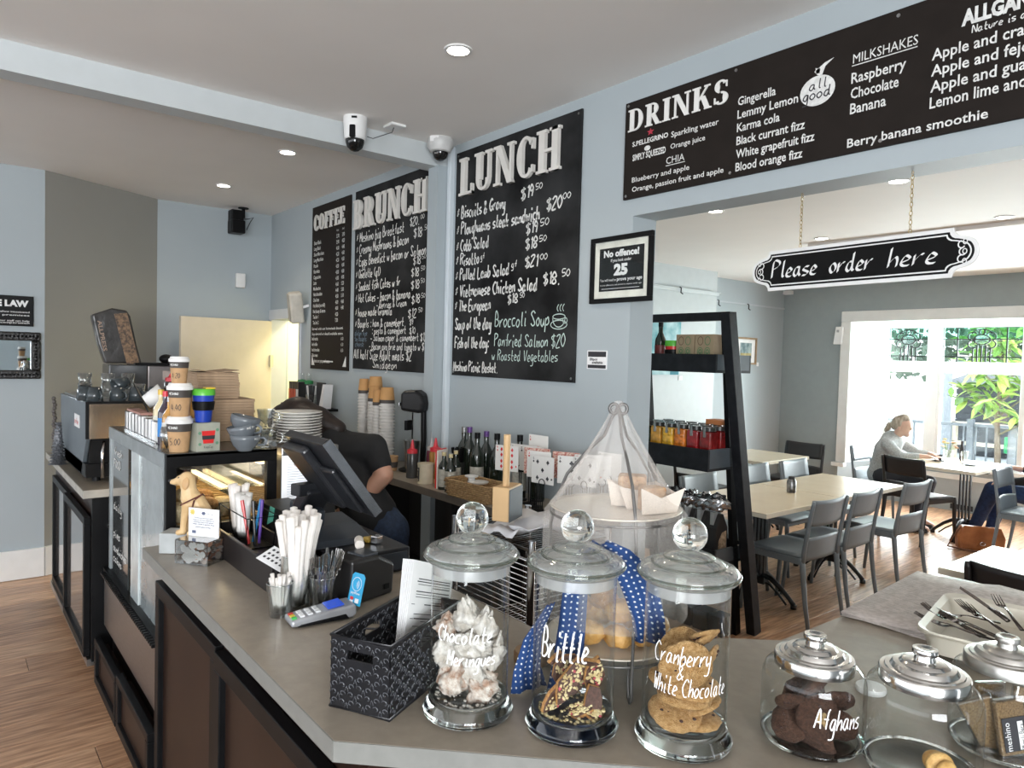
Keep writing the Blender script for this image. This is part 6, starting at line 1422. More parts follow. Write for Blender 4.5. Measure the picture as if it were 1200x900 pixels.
# menus: a sheaf of sheets leaning in the basket
t0 = None
mo = T(-1.200, .679, CT) @ Mk
for k in range(7):
    Ml = mo @ T(.030 + k * .0022, .075, .012) @ RZ(R(-2)) @ RY(R(4 + k * .5)) @ RX(R(-20))
    # sheet plane: y across, z up; its face looks towards -x of the basket (the camera side)
    g = MB(); g.box(0, .0008, 0, .205, 0, .275); o = g.build('menu_sheet', paper_m, None); o.matrix_world = Ml
    tag(o, 'printed white menu sheet, front one of the sheaf in the black basket' if k == 0 else 'white menu sheet behind the front one in the black basket', 'menu', 'menus in the black basket' if k else None)
    if k == 0:
        MYp = Matrix(((0, 0, -1, 0), (-1, 0, 0, 0), (0, 1, 0, 0), (0, 0, 0, 1))); mb = MB(T(-.0004, .205, 0) @ MYp); rn = random.Random(3)
        text(mb, 'meshino', .06, .250, .010, I4, width=.05)
        y = .236
        for r__ in range(38):
            wd = rn.choice((.15, .16, .12, .09, .165, .13)); st = .012 if rn.random() < .8 else .045
            bold_ = rn.random() < .22
            mb.box(st, min(.19, st + wd), y, y + (.0022 if bold_ else .0013), 0, .0003); 
            if rn.random() < .4: mb.box(.178, .192, y, y + .0013, 0, .0003)
            y -= .0056 if rn.random() < .8 else .010
        mb.build('printed_lines', ink_m, o)
# ================================================================ GLASS JARS ON THE NEAR COUNTER
def solid_glass(name, c=(.93, .97, .95), rough=.03):
    m = bpy.data.materials.new(name); m.use_nodes = True; b = m.node_tree.nodes['Principled BSDF']
    b.inputs['Base Color'].default_value = (*c, 1); b.inputs['Transmission Weight'].default_value = 1; b.inputs['Roughness'].default_value = rough; b.inputs['IOR'].default_value = 1.47
    return m
lidg = solid_glass('thick_base_glass', (.90, .95, .925), .04)
lidt = thin_glass('lid_glass', (.80, .84, .79), .06, .13, 1.5, .62, dirt=.13)
knobg = solid_glass('knob_glass', (.93, .97, .95), .02)
jarw = thin_glass('jar_wall', (.965, .98, .975), .015, .045, 3.2, .75)
seal_m = thin_glass('seal_ring', (.95, .96, .96), .3, .16, 2, .4, dirt=.22)
def cylfn(r, th0):
    def fn(a, b):
        an = th0 + a / r; n = Vector((math.cos(an), math.sin(an), 0)); return (n * r + Vector((0, 0, b)), n)
    return fn
def big_jar(label, x, y, words, tall=0):
    t = thing('glass_jar', label, 'jar', (x, y, CT + .0005))
    r = .079
    MB().lathe([(0, .001), (.078, .0), (.088, .003), (.091, .010), (.088, .018), (.081, .030), (.077, .040), (.060, .028), (0, .024)], 56).build('thick_base', lidg, t, smooth='all')
    MB().lathe([(r + .002, .032), (r, .05), (r, .300), (r + .002, .306)], 64).build('jar_wall', jarw, t, smooth='all')
    MB().lathe([(r - .004, .285), (r - .0015, .285), (r - .0015, .307), (r - .004, .307)], 56, closed=True).build('seal_ring', seal_m, t, smooth=True)
    MB().lathe([(0, .322), (.050, .320), (.074, .309), (.086, .307), (.092, .312), (.0945, .320), (.092, .328), (.086, .333), (.078, .336), (.070, .336), (.066, .340), (.058, .346), (.048, .348), (.044, .352), (.034, .357), (.022, .359), (.015, .362), (.013, .368), (0, .369)], 72).build('lid', lidt, t, smooth='all')
    m = MB()
    for rr_, zz in ((.094, .320), (.068, .338), (.046, .350)): m.tube([(rr_ * math.cos(a), rr_ * math.sin(a), zz) for a in [2 * PI * k / 64 for k in range(64)]], .0034 if rr_ > .09 else .0022, 8, True)
    m.build('lid_ridge', solid_glass('ridge_glass', (.88, .92, .88), .05), t, smooth='all')
    MB().ball(.0325, 36, 26, T(0, 0, .391)).build('knob', knobg, t, smooth='all')
    th0 = math.atan2(-y, -x); mb = MB()
    for (s, a, b, h, wd, pen) in words: hand(mb, s, a, b, h, cylfn(r + .0008, th0), width=wd, pen=pen, jit=.12, shear=.32, lift=.0003)
    mb.build('painted_lettering', white_paint, t)
    return t
white_paint = pm('white_paint_pen', (.88, .88, .88), .5, var=.01)
J1, J2, J3 = (-1.149, .830), (-.982, .960), (-.821, 1.097)
big_jar('tall glass jar of chocolate meringues, nearest the black menu basket', *J1, [('Chocolate', -.068, .168, .030, .115, .085), ('Meringues', -.044, .124, .028, .10, .085)])
big_jar('tall glass jar of brittle, middle of the three with ball knobs', *J2, [('Brittle', -.066, .158, .054, .095, .065)])
big_jar('tall glass jar of cranberry and white chocolate cookies, right of the three', *J3, [('Cranberry', -.060, .174, .034, .108, .058), ('&', -.014, .148, .024, .014, .07), ('White Chocolate', -.060, .118, .032, .145, .058)])

def blob(name, mat, loc, s, jit, seed, rot=(0, 0, 0), n=26, m=18, freq=2.2, peak=0, ridge=0):
    vs = MB(); vs.ball(1, n, m, None, jit, seed, freq)
    if ridge: vs.v = [tuple(Vector(p) * (1 + ridge * (abs(math.sin(9 * noise.noise(Vector(p) * 1.1 + Vector((seed, 2, 0))) + 4 * p[2])) - .6))) for p in vs.v]
    if peak: vs.v = [(x * (1 - .35 * max(0, z)), y * (1 - .35 * max(0, z)), z + peak * max(0, z) ** 4) for x, y, z in vs.v]
    vs.v = [(x * s[0] * (1 + .10 * noise.noise(Vector((x, y, z)) * 7 + Vector((seed, 0, 0)))), y * s[1] * (1 + .10 * noise.noise(Vector((x, y, z)) * 7 + Vector((0, seed, 0)))), z * s[2]) for x, y, z in vs.v]
    o = vs.build(name, mat, None, smooth='all'); o.location = loc; o.rotation_euler = rot; return o
mer = pm('meringue', (.50, .45, .39), .8, c2=(.66, .63, .59), scale=60, bump=.3, bscale=300)
merb = pm('meringue_streaked', (.36, .22, .15), .8, c2=(.64, .59, .53), scale=70, bump=.4, bscale=300)
ml = ['peaked meringue at the very top of the meringue jar', 'wide white meringue behind the lettering', 'meringue with a curled tip at the right of the jar', 'meringue leaning on the left wall of the jar', 'small streaked meringue at the upper left wall', 'meringue with brown streaks at the lower left', 'large folded meringue in the lower middle', 'pinkish meringue lying at the bottom right', 'narrow meringue standing at the right wall', 'meringue at the back of the jar, upper', 'meringue at the back of the jar, lower']
rg2 = Vector((.625, .78, 0)); vw = Vector((-.80, .60, 0))
def injar(J, a, b, z): p = Vector((J[0], J[1], 0)) + rg2 * a + vw * b; return (p.x, p.y, CT + z)
for i, (a, b, z, s, rot, pk) in enumerate([(-.005, .0, .195, (.030, .028, .030), (.3, .2, 0), .7), (.004, -.034, .145, (.040, .028, .026), (.1, .1, .9), .1), (.030, -.012, .178, (.024, .026, .034), (0, .4, 0), .8), (-.044, -.018, .128, (.026, .026, .030), (0, -.2, 0), .2), (-.044, .016, .168, (.024, .026, .022), (.3, 0, 1), .3),
                                       (-.030, -.022, .078, (.034, .032, .034), (.2, .3, 0), .5), (.006, -.014, .090, (.028, .030, .036), (0, -.3, 0), .6), (.024, -.020, .060, (.030, .032, .028), (.6, .2, 0), .2), (.052, -.004, .118, (.017, .022, .034), (0, .3, 0), .3), (.01, .04, .14, (.036, .03, .034), (0, 0, 0), .4), (-.02, .038, .085, (.034, .03, .036), (0, 0, 0), .4)]):
    o = blob('meringue', merb if i in (4, 5, 7) else mer, injar(J1, a, b, z), s, .45, i + 3, rot, n=48, m=34, peak=pk * .45, freq=1.7, ridge=.17)
    tag(o, ml[i], 'meringue', 'meringues in the jar')
# crumbs lying in the meringue jar and in the brittle jar
def crumbs(name, mat, J, n, label, cat, seed, r=.070):
    rn = random.Random(seed); m = MB()
    for k in range(n):
        a = rn.uniform(0, 2 * PI); rr = r * math.sqrt(rn.random()) if k % 2 else r * rn.uniform(.85, 1); s_ = rn.uniform(.0012, .0038)
        m.ball(s_, 5, 3, T(rr * math.cos(a), rr * math.sin(a), s_ + .0005) @ SC(1.4, 1, .7))
    o = m.build(name, mat, None); o['kind'] = 'stuff'; tag(o, label, cat, None, (J[0], J[1], CT + .033)); return o
crumbs('meringue_crumbs', mer, J1, 150, 'white crumbs scattered on the bottom of the meringue jar', 'crumbs', 1, .066)
nutm = pm('chopped_nuts', (.55, .40, .18), .6, c2=(.72, .62, .36), scale=60)
crumbs('nut_crumbs', nutm, J2, 170, 'chopped nut crumbs on the bottom of the brittle jar', 'crumbs', 2, .066)
# brittle: irregular slabs, chocolate topped with nut pieces
choc = pm('chocolate', (.060, .026, .018), .45, c2=(.11, .05, .035), scale=200, bump=.3); caram = pm('caramel_wafer', (.36, .16, .05), .45, c2=(.52, .27, .09), scale=260, bump=.4); pink = pm('pink_bits', (.45, .08, .10), .5)
def slab_piece(label, loc, rot, w_, l_, seed, nuts=True, th=.007, flip=False):
    rn = random.Random(seed); n = 9; poly = []
    for k in range(n): a = 2 * PI * k / n; poly.append((w_ * math.cos(a) * rn.uniform(.75, 1.1), l_ * math.sin(a) * rn.uniform(.75, 1.1)))
    t = thing('brittle_piece', label, 'brittle', loc, 0, 'brittle pieces in the jar', rot=rot)
    MB().prism(poly, -th, 0).build('caramel_layer', caram, t, bevel=.0015); MB().prism([(x * .97, y * .97) for x, y in poly], .0002, .0035).build('chocolate_layer', choc, t, bevel=.001)
    if nuts:
        for nm, mt_, c_ in (('nut_topping', nutm, 70), ('pink_topping', pink, 8)):
            m = MB()
            for k in range(c_):
                a = rn.uniform(0, 2 * PI); q = math.sqrt(rn.random()) * .85; s_ = rn.uniform(.0012, .0034)
                m.ball(s_, 5, 4, T(w_ * q * math.cos(a) * .9, l_ * q * math.sin(a) * .9, .0042) @ RZ(a * 3) @ SC(1.5, 1, .8))
            o = m.build(nm, mt_, t); o['kind'] = 'stuff'
    return t
# orientation helper: slab normal towards the camera
def face(tx, tz, spin):
    d = Vector((.79, -.60, .12)).normalized(); q = d.to_track_quat('Z', 'Y'); return (q @ Euler((tx, tz, spin)).to_quaternion()).to_euler()
slab_piece('large nut topped brittle piece across the middle of the jar', injar(J2, -.008, -.020, .098), face(-.3, .3, R(-40)), .022, .052, 1)
slab_piece('brittle piece with nuts standing at the right wall', injar(J2, .040, -.008, .105), face(.3, .4, 0), .022, .040, 2)
slab_piece('bare orange wafer brittle piece below the right nut piece', injar(J2, .038, -.025, .066), face(.1, .2, .1), .020, .032, 3, False)
slab_piece('brittle stick leaning under the first letter of the word', injar(J2, -.036, -.022, .142), face(1.2, -.2, R(60)), .010, .034, 4, False)
slab_piece('dark underside brittle piece at the lower left', injar(J2, -.030, -.015, .065), face(-.5, .6, R(-70)), .024, .046, 5, True)
slab_piece('narrow brittle stick rising to the right end of the word', injar(J2, .022, -.030, .138), face(1.1, .3, R(-35)), .008, .040, 6, False)
slab_piece('nutty brittle piece lying at the bottom of the jar', injar(J2, .012, -.025, .046), face(-1.1, .1, R(20)), .030, .020, 7)
slab_piece('broad brittle piece at the back of the jar', injar(J2, .0, .03, .09), face(0, .1, .5), .040, .045, 8)
slab_piece('small brittle chunk at the bottom right of the jar', injar(J2, .040, -.030, .040), face(-1.0, .4, 0), .022, .014, 9)
# cookies
cook = pm('cookie_crust', (.66, .34, .11), .75, c2=(.80, .50, .22), scale=130, bump=1, bscale=500); rais = pm('raisin', (.05, .02, .015), .6)
def cookie(label, loc, rot, r, seed, grp='cranberry cookies in the jar', mat=None, name='cookie', th=.22):
    rn = random.Random(seed); t = thing(name, label, 'cookie', loc, 0, grp, rot=rot)
    m = MB(); m.ball(1, 30, 12, None, .10, seed, 3); m.v = [(x * r * (1 + .04 * noise.noise(Vector((x * 4, y * 4, seed)))), y * r * (1 + .04 * noise.noise(Vector((x * 4, y * 4, seed + 9)))), (1 if z > 0 else .5) * math.copysign(abs(z) ** .7, z) * r * th * (1 + .25 * noise.noise(Vector((x * 7, y * 7, seed))))) for x, y, z in m.v]
    m.build('cookie_body', mat or cook, t, smooth='all'); q = MB()
    for k in range(5): a = rn.uniform(0, 6.28); u_ = rn.uniform(.2, .8) * r; q.ball(.0032, 7, 5, T(u_ * math.cos(a), u_ * math.sin(a), r * th * .82) @ SC(1.2, 1, .7))
    q.build('dried_fruit_bits', rais, t, smooth='all')['kind'] = 'stuff'
    return t
cookie('cookie lying flat at the bottom right of the jar', injar(J3, .020, -.015, .045), (.05, -.05, 0), .045, 1)
cookie('cookie tilted at the bottom left of the jar', injar(J3, -.022, -.020, .062), (.25, .15, .5), .050, 2)
cookie('cookie second from the bottom, right side', injar(J3, .026, -.004, .070), (-.1, -.35, 1), .044, 3)
cookie('flat cookie in the middle of the stack', injar(J3, -.004, -.014, .088), (.04, .06, 2), .051, 4)
cookie('flat cookie above the middle one, shifted right', injar(J3, .012, -.002, .105), (-.05, -.1, 3), .054, 5)
cookie('flat cookie poking out left under the big upright cookie', injar(J3, -.022, .006, .112), (.06, .1, 1), .046, 6)
t_ = cookie('large upright cookie facing the room, behind the lettering', injar(J3, -.010, -.036, .158), face(.30, 0, 0), .050, 7)
cookie('upright cookie edge on behind the large one', injar(J3, .038, -.004, .150), face(.5, 1.0, 0), .040, 8); cookie('thin cookie standing at the right wall, upper', injar(J3, .034, .014, .185), face(.9, .8, 0), .036, 9)
cookie('cookie at the back of the jar', injar(J3, .0, .028, .16), face(.1, .1, 0), .046, 10); cookie('top cookie leaning at the back right', injar(J3, .036, .008, .200), face(1.1, .4, 0), .030, 11)

# ---- low jars with metal lids
lidm = pm('pressed_aluminium', (.70, .69, .67), .16, 1, var=.04)
def low_jar(label, x, y, R0=.093, h=.156, brushed=False):
    t = thing('cookie_jar', label, 'jar', (x, y, CT + .0005))
    MB().lathe([(0, .001), (R0 * .80, .0), (R0 * .92, .006), (R0 * .985, .016), (R0 * .90, .014), (0, .008)], 56).build('thick_base', lidg, t, smooth='all')
    MB().lathe([(R0 * .985, .014), (R0, .03), (R0, h * .74), (R0 * .985, h * .83), (R0 * .93, h * .91), (R0 * .82, h * .965), (R0 * .70, h * .985), (R0 * .68, h)], 64).build('jar_wall', jarw, t, smooth='all')
    lm = lidm if not brushed else pm('matt_aluminium', (.60, .585, .555), .34, 1, var=.05)
    k = R0 / .086; z = h - .008
    MB().lathe([(q * k, z + y) for q, y in ((.064, -.004), (.0665, -.003), (.0665, .016), (.0645, .019), (.058, .020), (.0565, .022), (.050, .0225), (.047, .028), (.0455, .030), (.037, .031), (.033, .036), (.031, .037), (.016, .038), (.0145, .046), (.0185, .048), (.0195, .054), (.018, .058), (.012, .0585), (.009, .0565), (0, .0565))], 64).build('metal_lid', lm, t, smooth=True)
    return t
K1, K2, K3 = (-.672, 1.293), (-.502, 1.352), (-.440, 1.565)
t = low_jar('round glass jar of chocolate biscuits with shiny metal lid, left of the three low jars', *K1)
mb = MB(); th0 = math.atan2(-K1[1], -K1[0]); hand(mb, 'Afghans', .004, .070, .036, cylfn(.0938, th0), width=.088, pen=.065, jit=.15, shear=.3, lift=.0003); mb.build('painted_lettering', white_paint, t)
low_jar('round glass jar with shiny metal lid, nearly empty but for one pastry', *K2, R0=.094, h=.172)
t = low_jar('round glass jar with matt metal lid holding wrapped bars, behind the others', *K3, R0=.090, h=.165, brushed=True)
afg = pm('chocolate_biscuit', (.075, .032, .018), .7, c2=(.13, .06, .035), scale=160, bump=1, bscale=500)
wal = pm('walnut', (.50, .33, .14), .6, c2=(.64, .48, .26), scale=60, bump=.6)
al = ['big chocolate biscuit with a walnut facing front', 'chocolate biscuit leaning on the left wall', 'chocolate biscuit lying at the bottom', 'chocolate biscuit at the bottom right', 'chocolate biscuit at the top of the jar', 'chocolate biscuit at the right wall', 'chocolate biscuit low on the left wall', 'chocolate biscuit at the back of the jar']
for i, (a, b, z, tx, tz, r) in enumerate([(-.008, -.036, .068, .15, 0, .040), (-.048, -.018, .085, .3, -.9, .030), (-.010, -.030, .026, -1.2, 0, .046), (.040, -.016, .042, -.5, .6, .036), (.0, .0, .112, -1.1, .2, .042), (.045, .0, .080, .3, .8, .034), (-.045, -.010, .040, -.3, -.8, .036), (.0, .035, .065, 0, 0, .045)]):
    t = cookie(al[i], injar(K1, a, b, z), face(tx, tz, i), r, 20 + i, 'chocolate biscuits in the low jar', afg, 'chocolate_biscuit', .38)
    if i == 0: 
        q = MB()
        for s_ in (-1, 1):
            for k in range(4): q.ball(.0042, 8, 6, T(s_ * .0044, -.012 + k * .0075, r * .47) @ SC(1.1, 1.1, .9))
        q.build('walnut_half', wal, t, smooth='all')
# small walnut piece seen at the left
# pastry in the middle jar
pas = pm('croissant_crust', (.62, .33, .09), .45, c2=(.74, .46, .17), scale=90, bump=.3)
def croissant(label, loc, rot, s=1.0, cat='croissant', grp=None):
    t = thing('croissant', label, cat, loc, 0, grp, rot=rot); n = 7
    for k in range(n):
        u_ = (k - (n - 1) / 2) / ((n - 1) / 2); a = u_ * 1.15; rr = (.030 - .017 * abs(u_) ** 1.4) * s
        MB().ball(1, 18, 12, T(.050 * s * math.sin(a), -.050 * s * (1 - math.cos(a)), rr * .75) @ RZ(-a) @ SC(.0155 * s, rr, rr * .9)).build('pastry_fold', pas, t, smooth='all')
    return t
croissant('single golden croissant at the front of the nearly empty jar', injar(K2, .012, -.028, .012), (R(16), 0, R(140)), .82)
# wrapped bars
oat = pm('oat_bar', (.30, .17, .07), .7, c2=(.50, .33, .16), scale=260, bump=.6)
for i, (a, b, z, spin, lab) in enumerate([(-.012, -.042, .062, .12, 'wrapped muesli bar with a black meshino label at the jar front'), (.03, -.02, .075, -.2, 'wrapped oat bar leaning behind the front one'), (-.045, -.02, .055, .5, 'wrapped oat bar at the left wall of the jar'), (.0, .03, .06, 0, 'wrapped oat bar at the back of the jar')]):
    t = thing('wrapped_bar', lab.replace('meshino ', ''), 'snack bar', injar(K3, a, b, z), 0, 'wrapped bars in the low jar', rot=face(.0, .1 if i != 2 else -.5, spin))
    MB().box(-.028, .028, -.048, .048, -.012, 0).build('oat_bar', oat, t, bevel=.003); MB().box(-.031, .031, -.052, .052, -.0135, .0015).build('clear_wrapper', thin_glass('cellophane', (.95, .95, .95), .12, .12, 1.5, .6), t, bevel=.003)
    if i < 2:
        lb = MB().box(-.024, .029, -.040, .020, .002, .0026).build('black_label', ink_m, t); Ml = T(0, 0, .0027) @ RZ(PI / 2)
        mb = MB(); text(mb, 'meshino', -.038, .010, .012, Ml, width=.050, lift=.0004); mb.build('lettering', white_paint, lb)
        MB().box(.006, .017, -.038, .012, .0027, .0031).build('white_strip', paper_m, lb); mb = MB(); hand(mb, 'Muesli Bars', -.036, -.016, .008, page(Ml), width=.044, pen=.12, lift=.0007); mb.build('ink_lettering', ink_m, lb)

# ---- two tier cake stand with net cover and spotted cloth
CX, CY = -1.095, 1.187
t = thing('cake_stand', 'grey wire two tier cake stand with white plates under a net', 'cake stand', (CX, CY, CT))
wire_m = pm('pewter_wire', (.13, .125, .12), .4, .5, var=.1)
fd = Vector((.129, -.074, 0)).normalized()
for a in (0, 2.094, 4.189):
    d = (Matrix.Rotation(a, 3, 'Z') @ fd)
    pts = [(0, 0, .612), (d.x * .014, d.y * .014, .585)] + [(d.x * r, d.y * r, z) for r, z in ((.03, .545), (.075, .50), (.115, .45), (.140, .39), (.151, .33), (.152, .20), (.150, .06), (.151, .012), (.143, .004), (.132, .010), (.128, .05), (.130, .085))]
    sm = []
    for i in range(len(pts) - 1):
        for k in range(4): sm.append(tuple(Vector(pts[i]).lerp(Vector(pts[i + 1]), k / 4)))
    sm.append(pts[-1]); MB().tube(sm, .0036, 8).build('wire_arch', wire_m, t, smooth='all')
mb = MB()
for s_ in (-1, 1): mb.tube([(s_ * .010 + .010 * math.cos(a), 0, .606 + .011 * math.sin(a)) for a in [2 * PI * k / 14 for k in range(14)]], .004, 6, True, RZ(R(52)))
mb.build('finial_scroll', wire_m, t, smooth='all')
mb = MB(); [mb.tube([(.146 * math.cos(a), .146 * math.sin(a), z) for a in [2 * PI * k / 48 for k in range(48)]], .003, 6, True) for z in (.372, .080)]; mb.build('plate_ring', wire_m, t, smooth='all')
def plate_at(z, lab):
    o = MB().lathe([(0, .004), (.10, .004), (.135, .008), (.147, .013), (.148, .0155), (.135, .012), (.10, .008), (0, .008)], 56).build('serving_plate', pm('cream_china', (.76, .70, .60), .2, var=.02), None, smooth='all')
    tag(o, lab, 'plate', None, (CX, CY, CT + z))
plate_at(.372, 'white round plate on the upper tier of the cake stand'); plate_at(.080, 'white round plate on the lower tier holding golden rolls')
# net
net = gauze('tulle_net', (.88, .83, .79), .25, 1400); N_ = 96
def netsheet(prof, f0, f1):
    g = []
    for i, (r, z) in enumerate(prof):
        f_ = i / (len(prof) - 1); row = []
        for k in range(N_ + 1):
            a = 2 * PI * k / N_; w_ = 1 + (f0 + (f1 - f0) * f_) * (.6 * math.sin(a * 11 + 1.3 * f_) + .4 * math.sin(a * 17 + 2))
            row.append((r * w_ * math.cos(a), r * w_ * math.sin(a), z))
        g.append(row)
    return g
prof = [(.008, .622), (.016, .600), (.030, .570), (.058, .520), (.090, .465), (.122, .415), (.151, .375), (.154, .340), (.155, .29), (.158, .24), (.161, .19), (.163, .15)]
o = MB().sheet(netsheet(prof, .10, .03)).build('net_cover', net, None, smooth='all'); tag(o, 'pale see-through net draped over the cake stand like a tent', 'net', None, (CX, CY, CT + .002))
# sandwiches in paper on the upper plate
pap = pm('greaseproof', (.72, .64, .56), .6, var=.04); filling = pm('toasted_top', (.42, .22, .10), .8, c2=(.62, .42, .24), scale=60, bump=.6)
def wrapped(label, loc, rz, s=1):
    t = thing('wrapped_slice', label, 'baked slice', loc, rz)
    MB().box(-.032 * s, .032 * s, -.026 * s, .026 * s, .0, .068 * s).build('slice', filling, t, bevel=.006, seg=3)
    MB().prism([(-.045, 0), (.045, 0), (.060, .055), (.0, .035), (-.055, .060)], -.0005, .0005, T(0, -.030, 0) @ RX(R(8)) @ MW).build('paper_wrap', pap, t); MB().prism([(-.045, 0), (.045, 0), (.052, .050), (.0, .038), (-.062, .050)], -.0005, .0005, T(0, .030, 0) @ RX(R(-8)) @ MW).build('paper_wrap', pap, t)
    MB().prism([(-.03, 0), (.03, 0), (.045, .058), (-.035, .045)], -.0005, .0005, T(.038, 0, 0) @ RZ(PI / 2) @ MW).build('paper_wrap', pap, t); return t
p = Vector((CX, CY, 0)) + rg2 * .045 + vw * .04; wrapped('toasted slice in white paper at the right of the upper plate', (p.x, p.y, CT + .384), R(40)); p = Vector((CX, CY, 0)) + rg2 * .075 - vw * .03
wrapped('second paper wrapped slice at the front right of the upper plate', (p.x, p.y, CT + .384), R(75), .8)
# golden rolls on the lower plate
rl = ['golden roll at the front centre of the lower plate', 'golden roll at the front left', 'golden roll at the front right', 'pale puffy roll at the right edge', 'golden roll on top in the middle', 'round brown roll on top at the left', 'crumbly topped roll at the upper left', 'golden roll at the back', 'golden roll at the back right', 'golden roll on top at the right']
pasl = pm('bread_gold', (.62, .32, .08), .5, c2=(.70, .42, .15), scale=60, bump=.3); pasd = pm('bread_brown', (.36, .16, .06), .6, c2=(.48, .25, .11), scale=70, bump=.5)
for i, (a, b, z, s, m_) in enumerate([(.0, -.075, 0, (.036, .026, .024), pasl), (-.062, -.06, 0, (.036, .028, .026), pasl), (.060, -.060, 0, (.034, .026, .024), pasl), (.098, -.02, 0, (.028, .030, .026), pasl), (.012, -.04, .042, (.036, .028, .026), pasl), (-.022, -.02, .066, (.034, .030, .030), pasd), (-.075, -.01, .050, (.032, .028, .022), pasd), (-.02, .06, .0, (.04, .034, .03), pasl), (.06, .05, 0, (.036, .03, .028), pasl), (.066, -.012, .045, (.036, .026, .026), pasd)]):
    p = Vector((CX, CY, 0)) + rg2 * a + vw * b; o = blob('bread_roll', m_, (p.x, p.y, CT + .094 + s[2] + z), s, .25, i + 40, (0, 0, i), 20, 14); tag(o, rl[i], 'bread roll', 'rolls on the lower plate of the cake stand')
# spotted cloth: a long napkin folded over the lower tier ring and hanging as two tails
def dots_mat():
    m = pm('blue_cloth_plain', (.012, .055, .20), .8, var=.08); t = m.node_tree; b = t.nodes['Principled BSDF']
    uv = t.nodes.new('ShaderNodeUVMap'); mp = t.nodes.new('ShaderNodeMapping'); mp.inputs['Scale'].default_value = (1, 1, 1)
    src = b.inputs['Base Color'].links[0].from_socket
    fr = t.nodes.new('ShaderNodeVectorMath'); fr.operation = 'FRACTION'; sb = t.nodes.new('ShaderNodeVectorMath'); sb.operation = 'SUBTRACT'; sb.inputs[1].default_value = (.5, .5, 0)
    ln = t.nodes.new('ShaderNodeVectorMath'); ln.operation = 'LENGTH'; ls = t.nodes.new('ShaderNodeMath'); ls.operation = 'LESS_THAN'; ls.inputs[1].default_value = .17
    mx = t.nodes.new('ShaderNodeMix'); mx.data_type = 'RGBA'; mx.inputs['B'].default_value = (.75, .75, .75, 1)
    t.links.new(uv.outputs[0], mp.inputs[0]); t.links.new(mp.outputs[0], fr.inputs[0]); t.links.new(fr.outputs[0], sb.inputs[0]); t.links.new(sb.outputs[0], ln.inputs[0]); t.links.new(ln.outputs['Value'], ls.inputs[0]); t.links.new(ls.outputs[0], mx.inputs['Factor']); t.links.new(src, mx.inputs['A']); t.links.new(mx.outputs['Result'], b.inputs['Base Color'])
    return m
dotm = dots_mat()
t = thing('spotted_cloth', 'dark blue cloth with white dots draped in two tails round the cake stand', 'cloth', (CX, CY, CT))
def tail(path, widths, nm):
    L = 0; rows = []; uvs = []
    for i, (p, w_) in enumerate(zip(path, widths)):
        P0 = rg2 * p[0] + vw * p[1] + Vector((0, 0, p[2])); wd = rg2 * w_[0] + vw * w_[1] + Vector((0, 0, w_[2]))
        if i: L += (P0 - prev).length
        prev = P0; row = []; n = 9
        for k in range(n):
            f_ = k / (n - 1) - .5; q = P0 + wd * f_ + vw * (.006 * math.sin(k * 1.9 + i * .4)); row.append(q); uvs.append((f_ * wd.length / .0125, L / .0125))
        rows.append(row)
    mb = MB().sheet(rows); o = mb.build(nm, dotm, t, smooth='all', solid=.0015); ul = o.data.uv_layers.new(name='UVMap')
    for lp in o.data.loops: ul.data[lp.index].uv = uvs[lp.vertex_index]
    return o
tail([(-.055, -.148, .335), (-.02, -.160, .315), (.010, -.165, .285), (.030, -.165, .24), (.045, -.162, .19), (.052, -.160, .14)], [(.03, 0, .02), (.045, 0, .03), (.06, 0, .03), (.065, 0, .02), (.065, 0, .0), (.06, 0, 0)], 'right_tail')
tail([(-.055, -.148, .335), (-.085, -.135, .30), (-.100, -.125, .24), (-.105, -.125, .16), (-.112, -.125, .08), (-.118, -.125, .004)], [(.03, 0, -.02), (.045, 0, -.02), (.05, 0, 0), (.055, 0, 0), (.06, 0, 0), (.075, 0, 0)], 'left_tail')
tail([(-.15, -.12, .20), (-.185, -.10, .12), (-.195, -.095, .05), (-.19, -.10, .006)], [(.02, .02, 0), (.04, .03, 0), (.06, .04, 0), (.08, .05, 0)], 'side_tail')
# ---- round wooden board with sponge behind the jars
o = MB().lathe([(0, 0), (.040, 0), (.043, .006), (.043, .022), (.040, .028), (0, .028)], 30).build('wooden_block', pm('turned_wood', (.34, .21, .11), .5, var=.2), None, smooth=True); tag(o, 'round wooden block between the meringue and brittle jars', 'wooden block', None, (-1.25, 1.085, CT + .0005))
# ---- chrome wire trolley behind the counter with plates, napkins and a wooden paddle sign
t = thing('wire_trolley', 'chrome wire shelf trolley between the counters behind the jars', 'trolley', (-1.78, 1.52, 0))
for x in (-.20, .20):
    for y in (-.16, .16): MB().cyl(.012, .06, 1.16, 12, T(x, y, 0)).build('post', chrome_m, t, smooth=True); MB().cyl(.025, .003, .06, 12, T(x, y, 0)).build('caster', ink_m, t)
for z in (1.13, .80, .30):
    m = MB()
    for k in range(22): m.bar((-.20 + k * .019, -.16, z), (-.20 + k * .019, .16, z), .003, .003)
    for x0, y0, x1, y1 in ((-.2, -.16, .2, -.16), (-.2, .16, .2, .16), (-.2, -.16, -.2, .16), (.2, -.16, .2, .16)): m.bar((x0, y0, z), (x1, y1, z), .007, .007); m.bar((x0, y0, z - .03), (x1, y1, z - .03), .005, .005)
    m.build('wire_shelf', chrome_m, t)
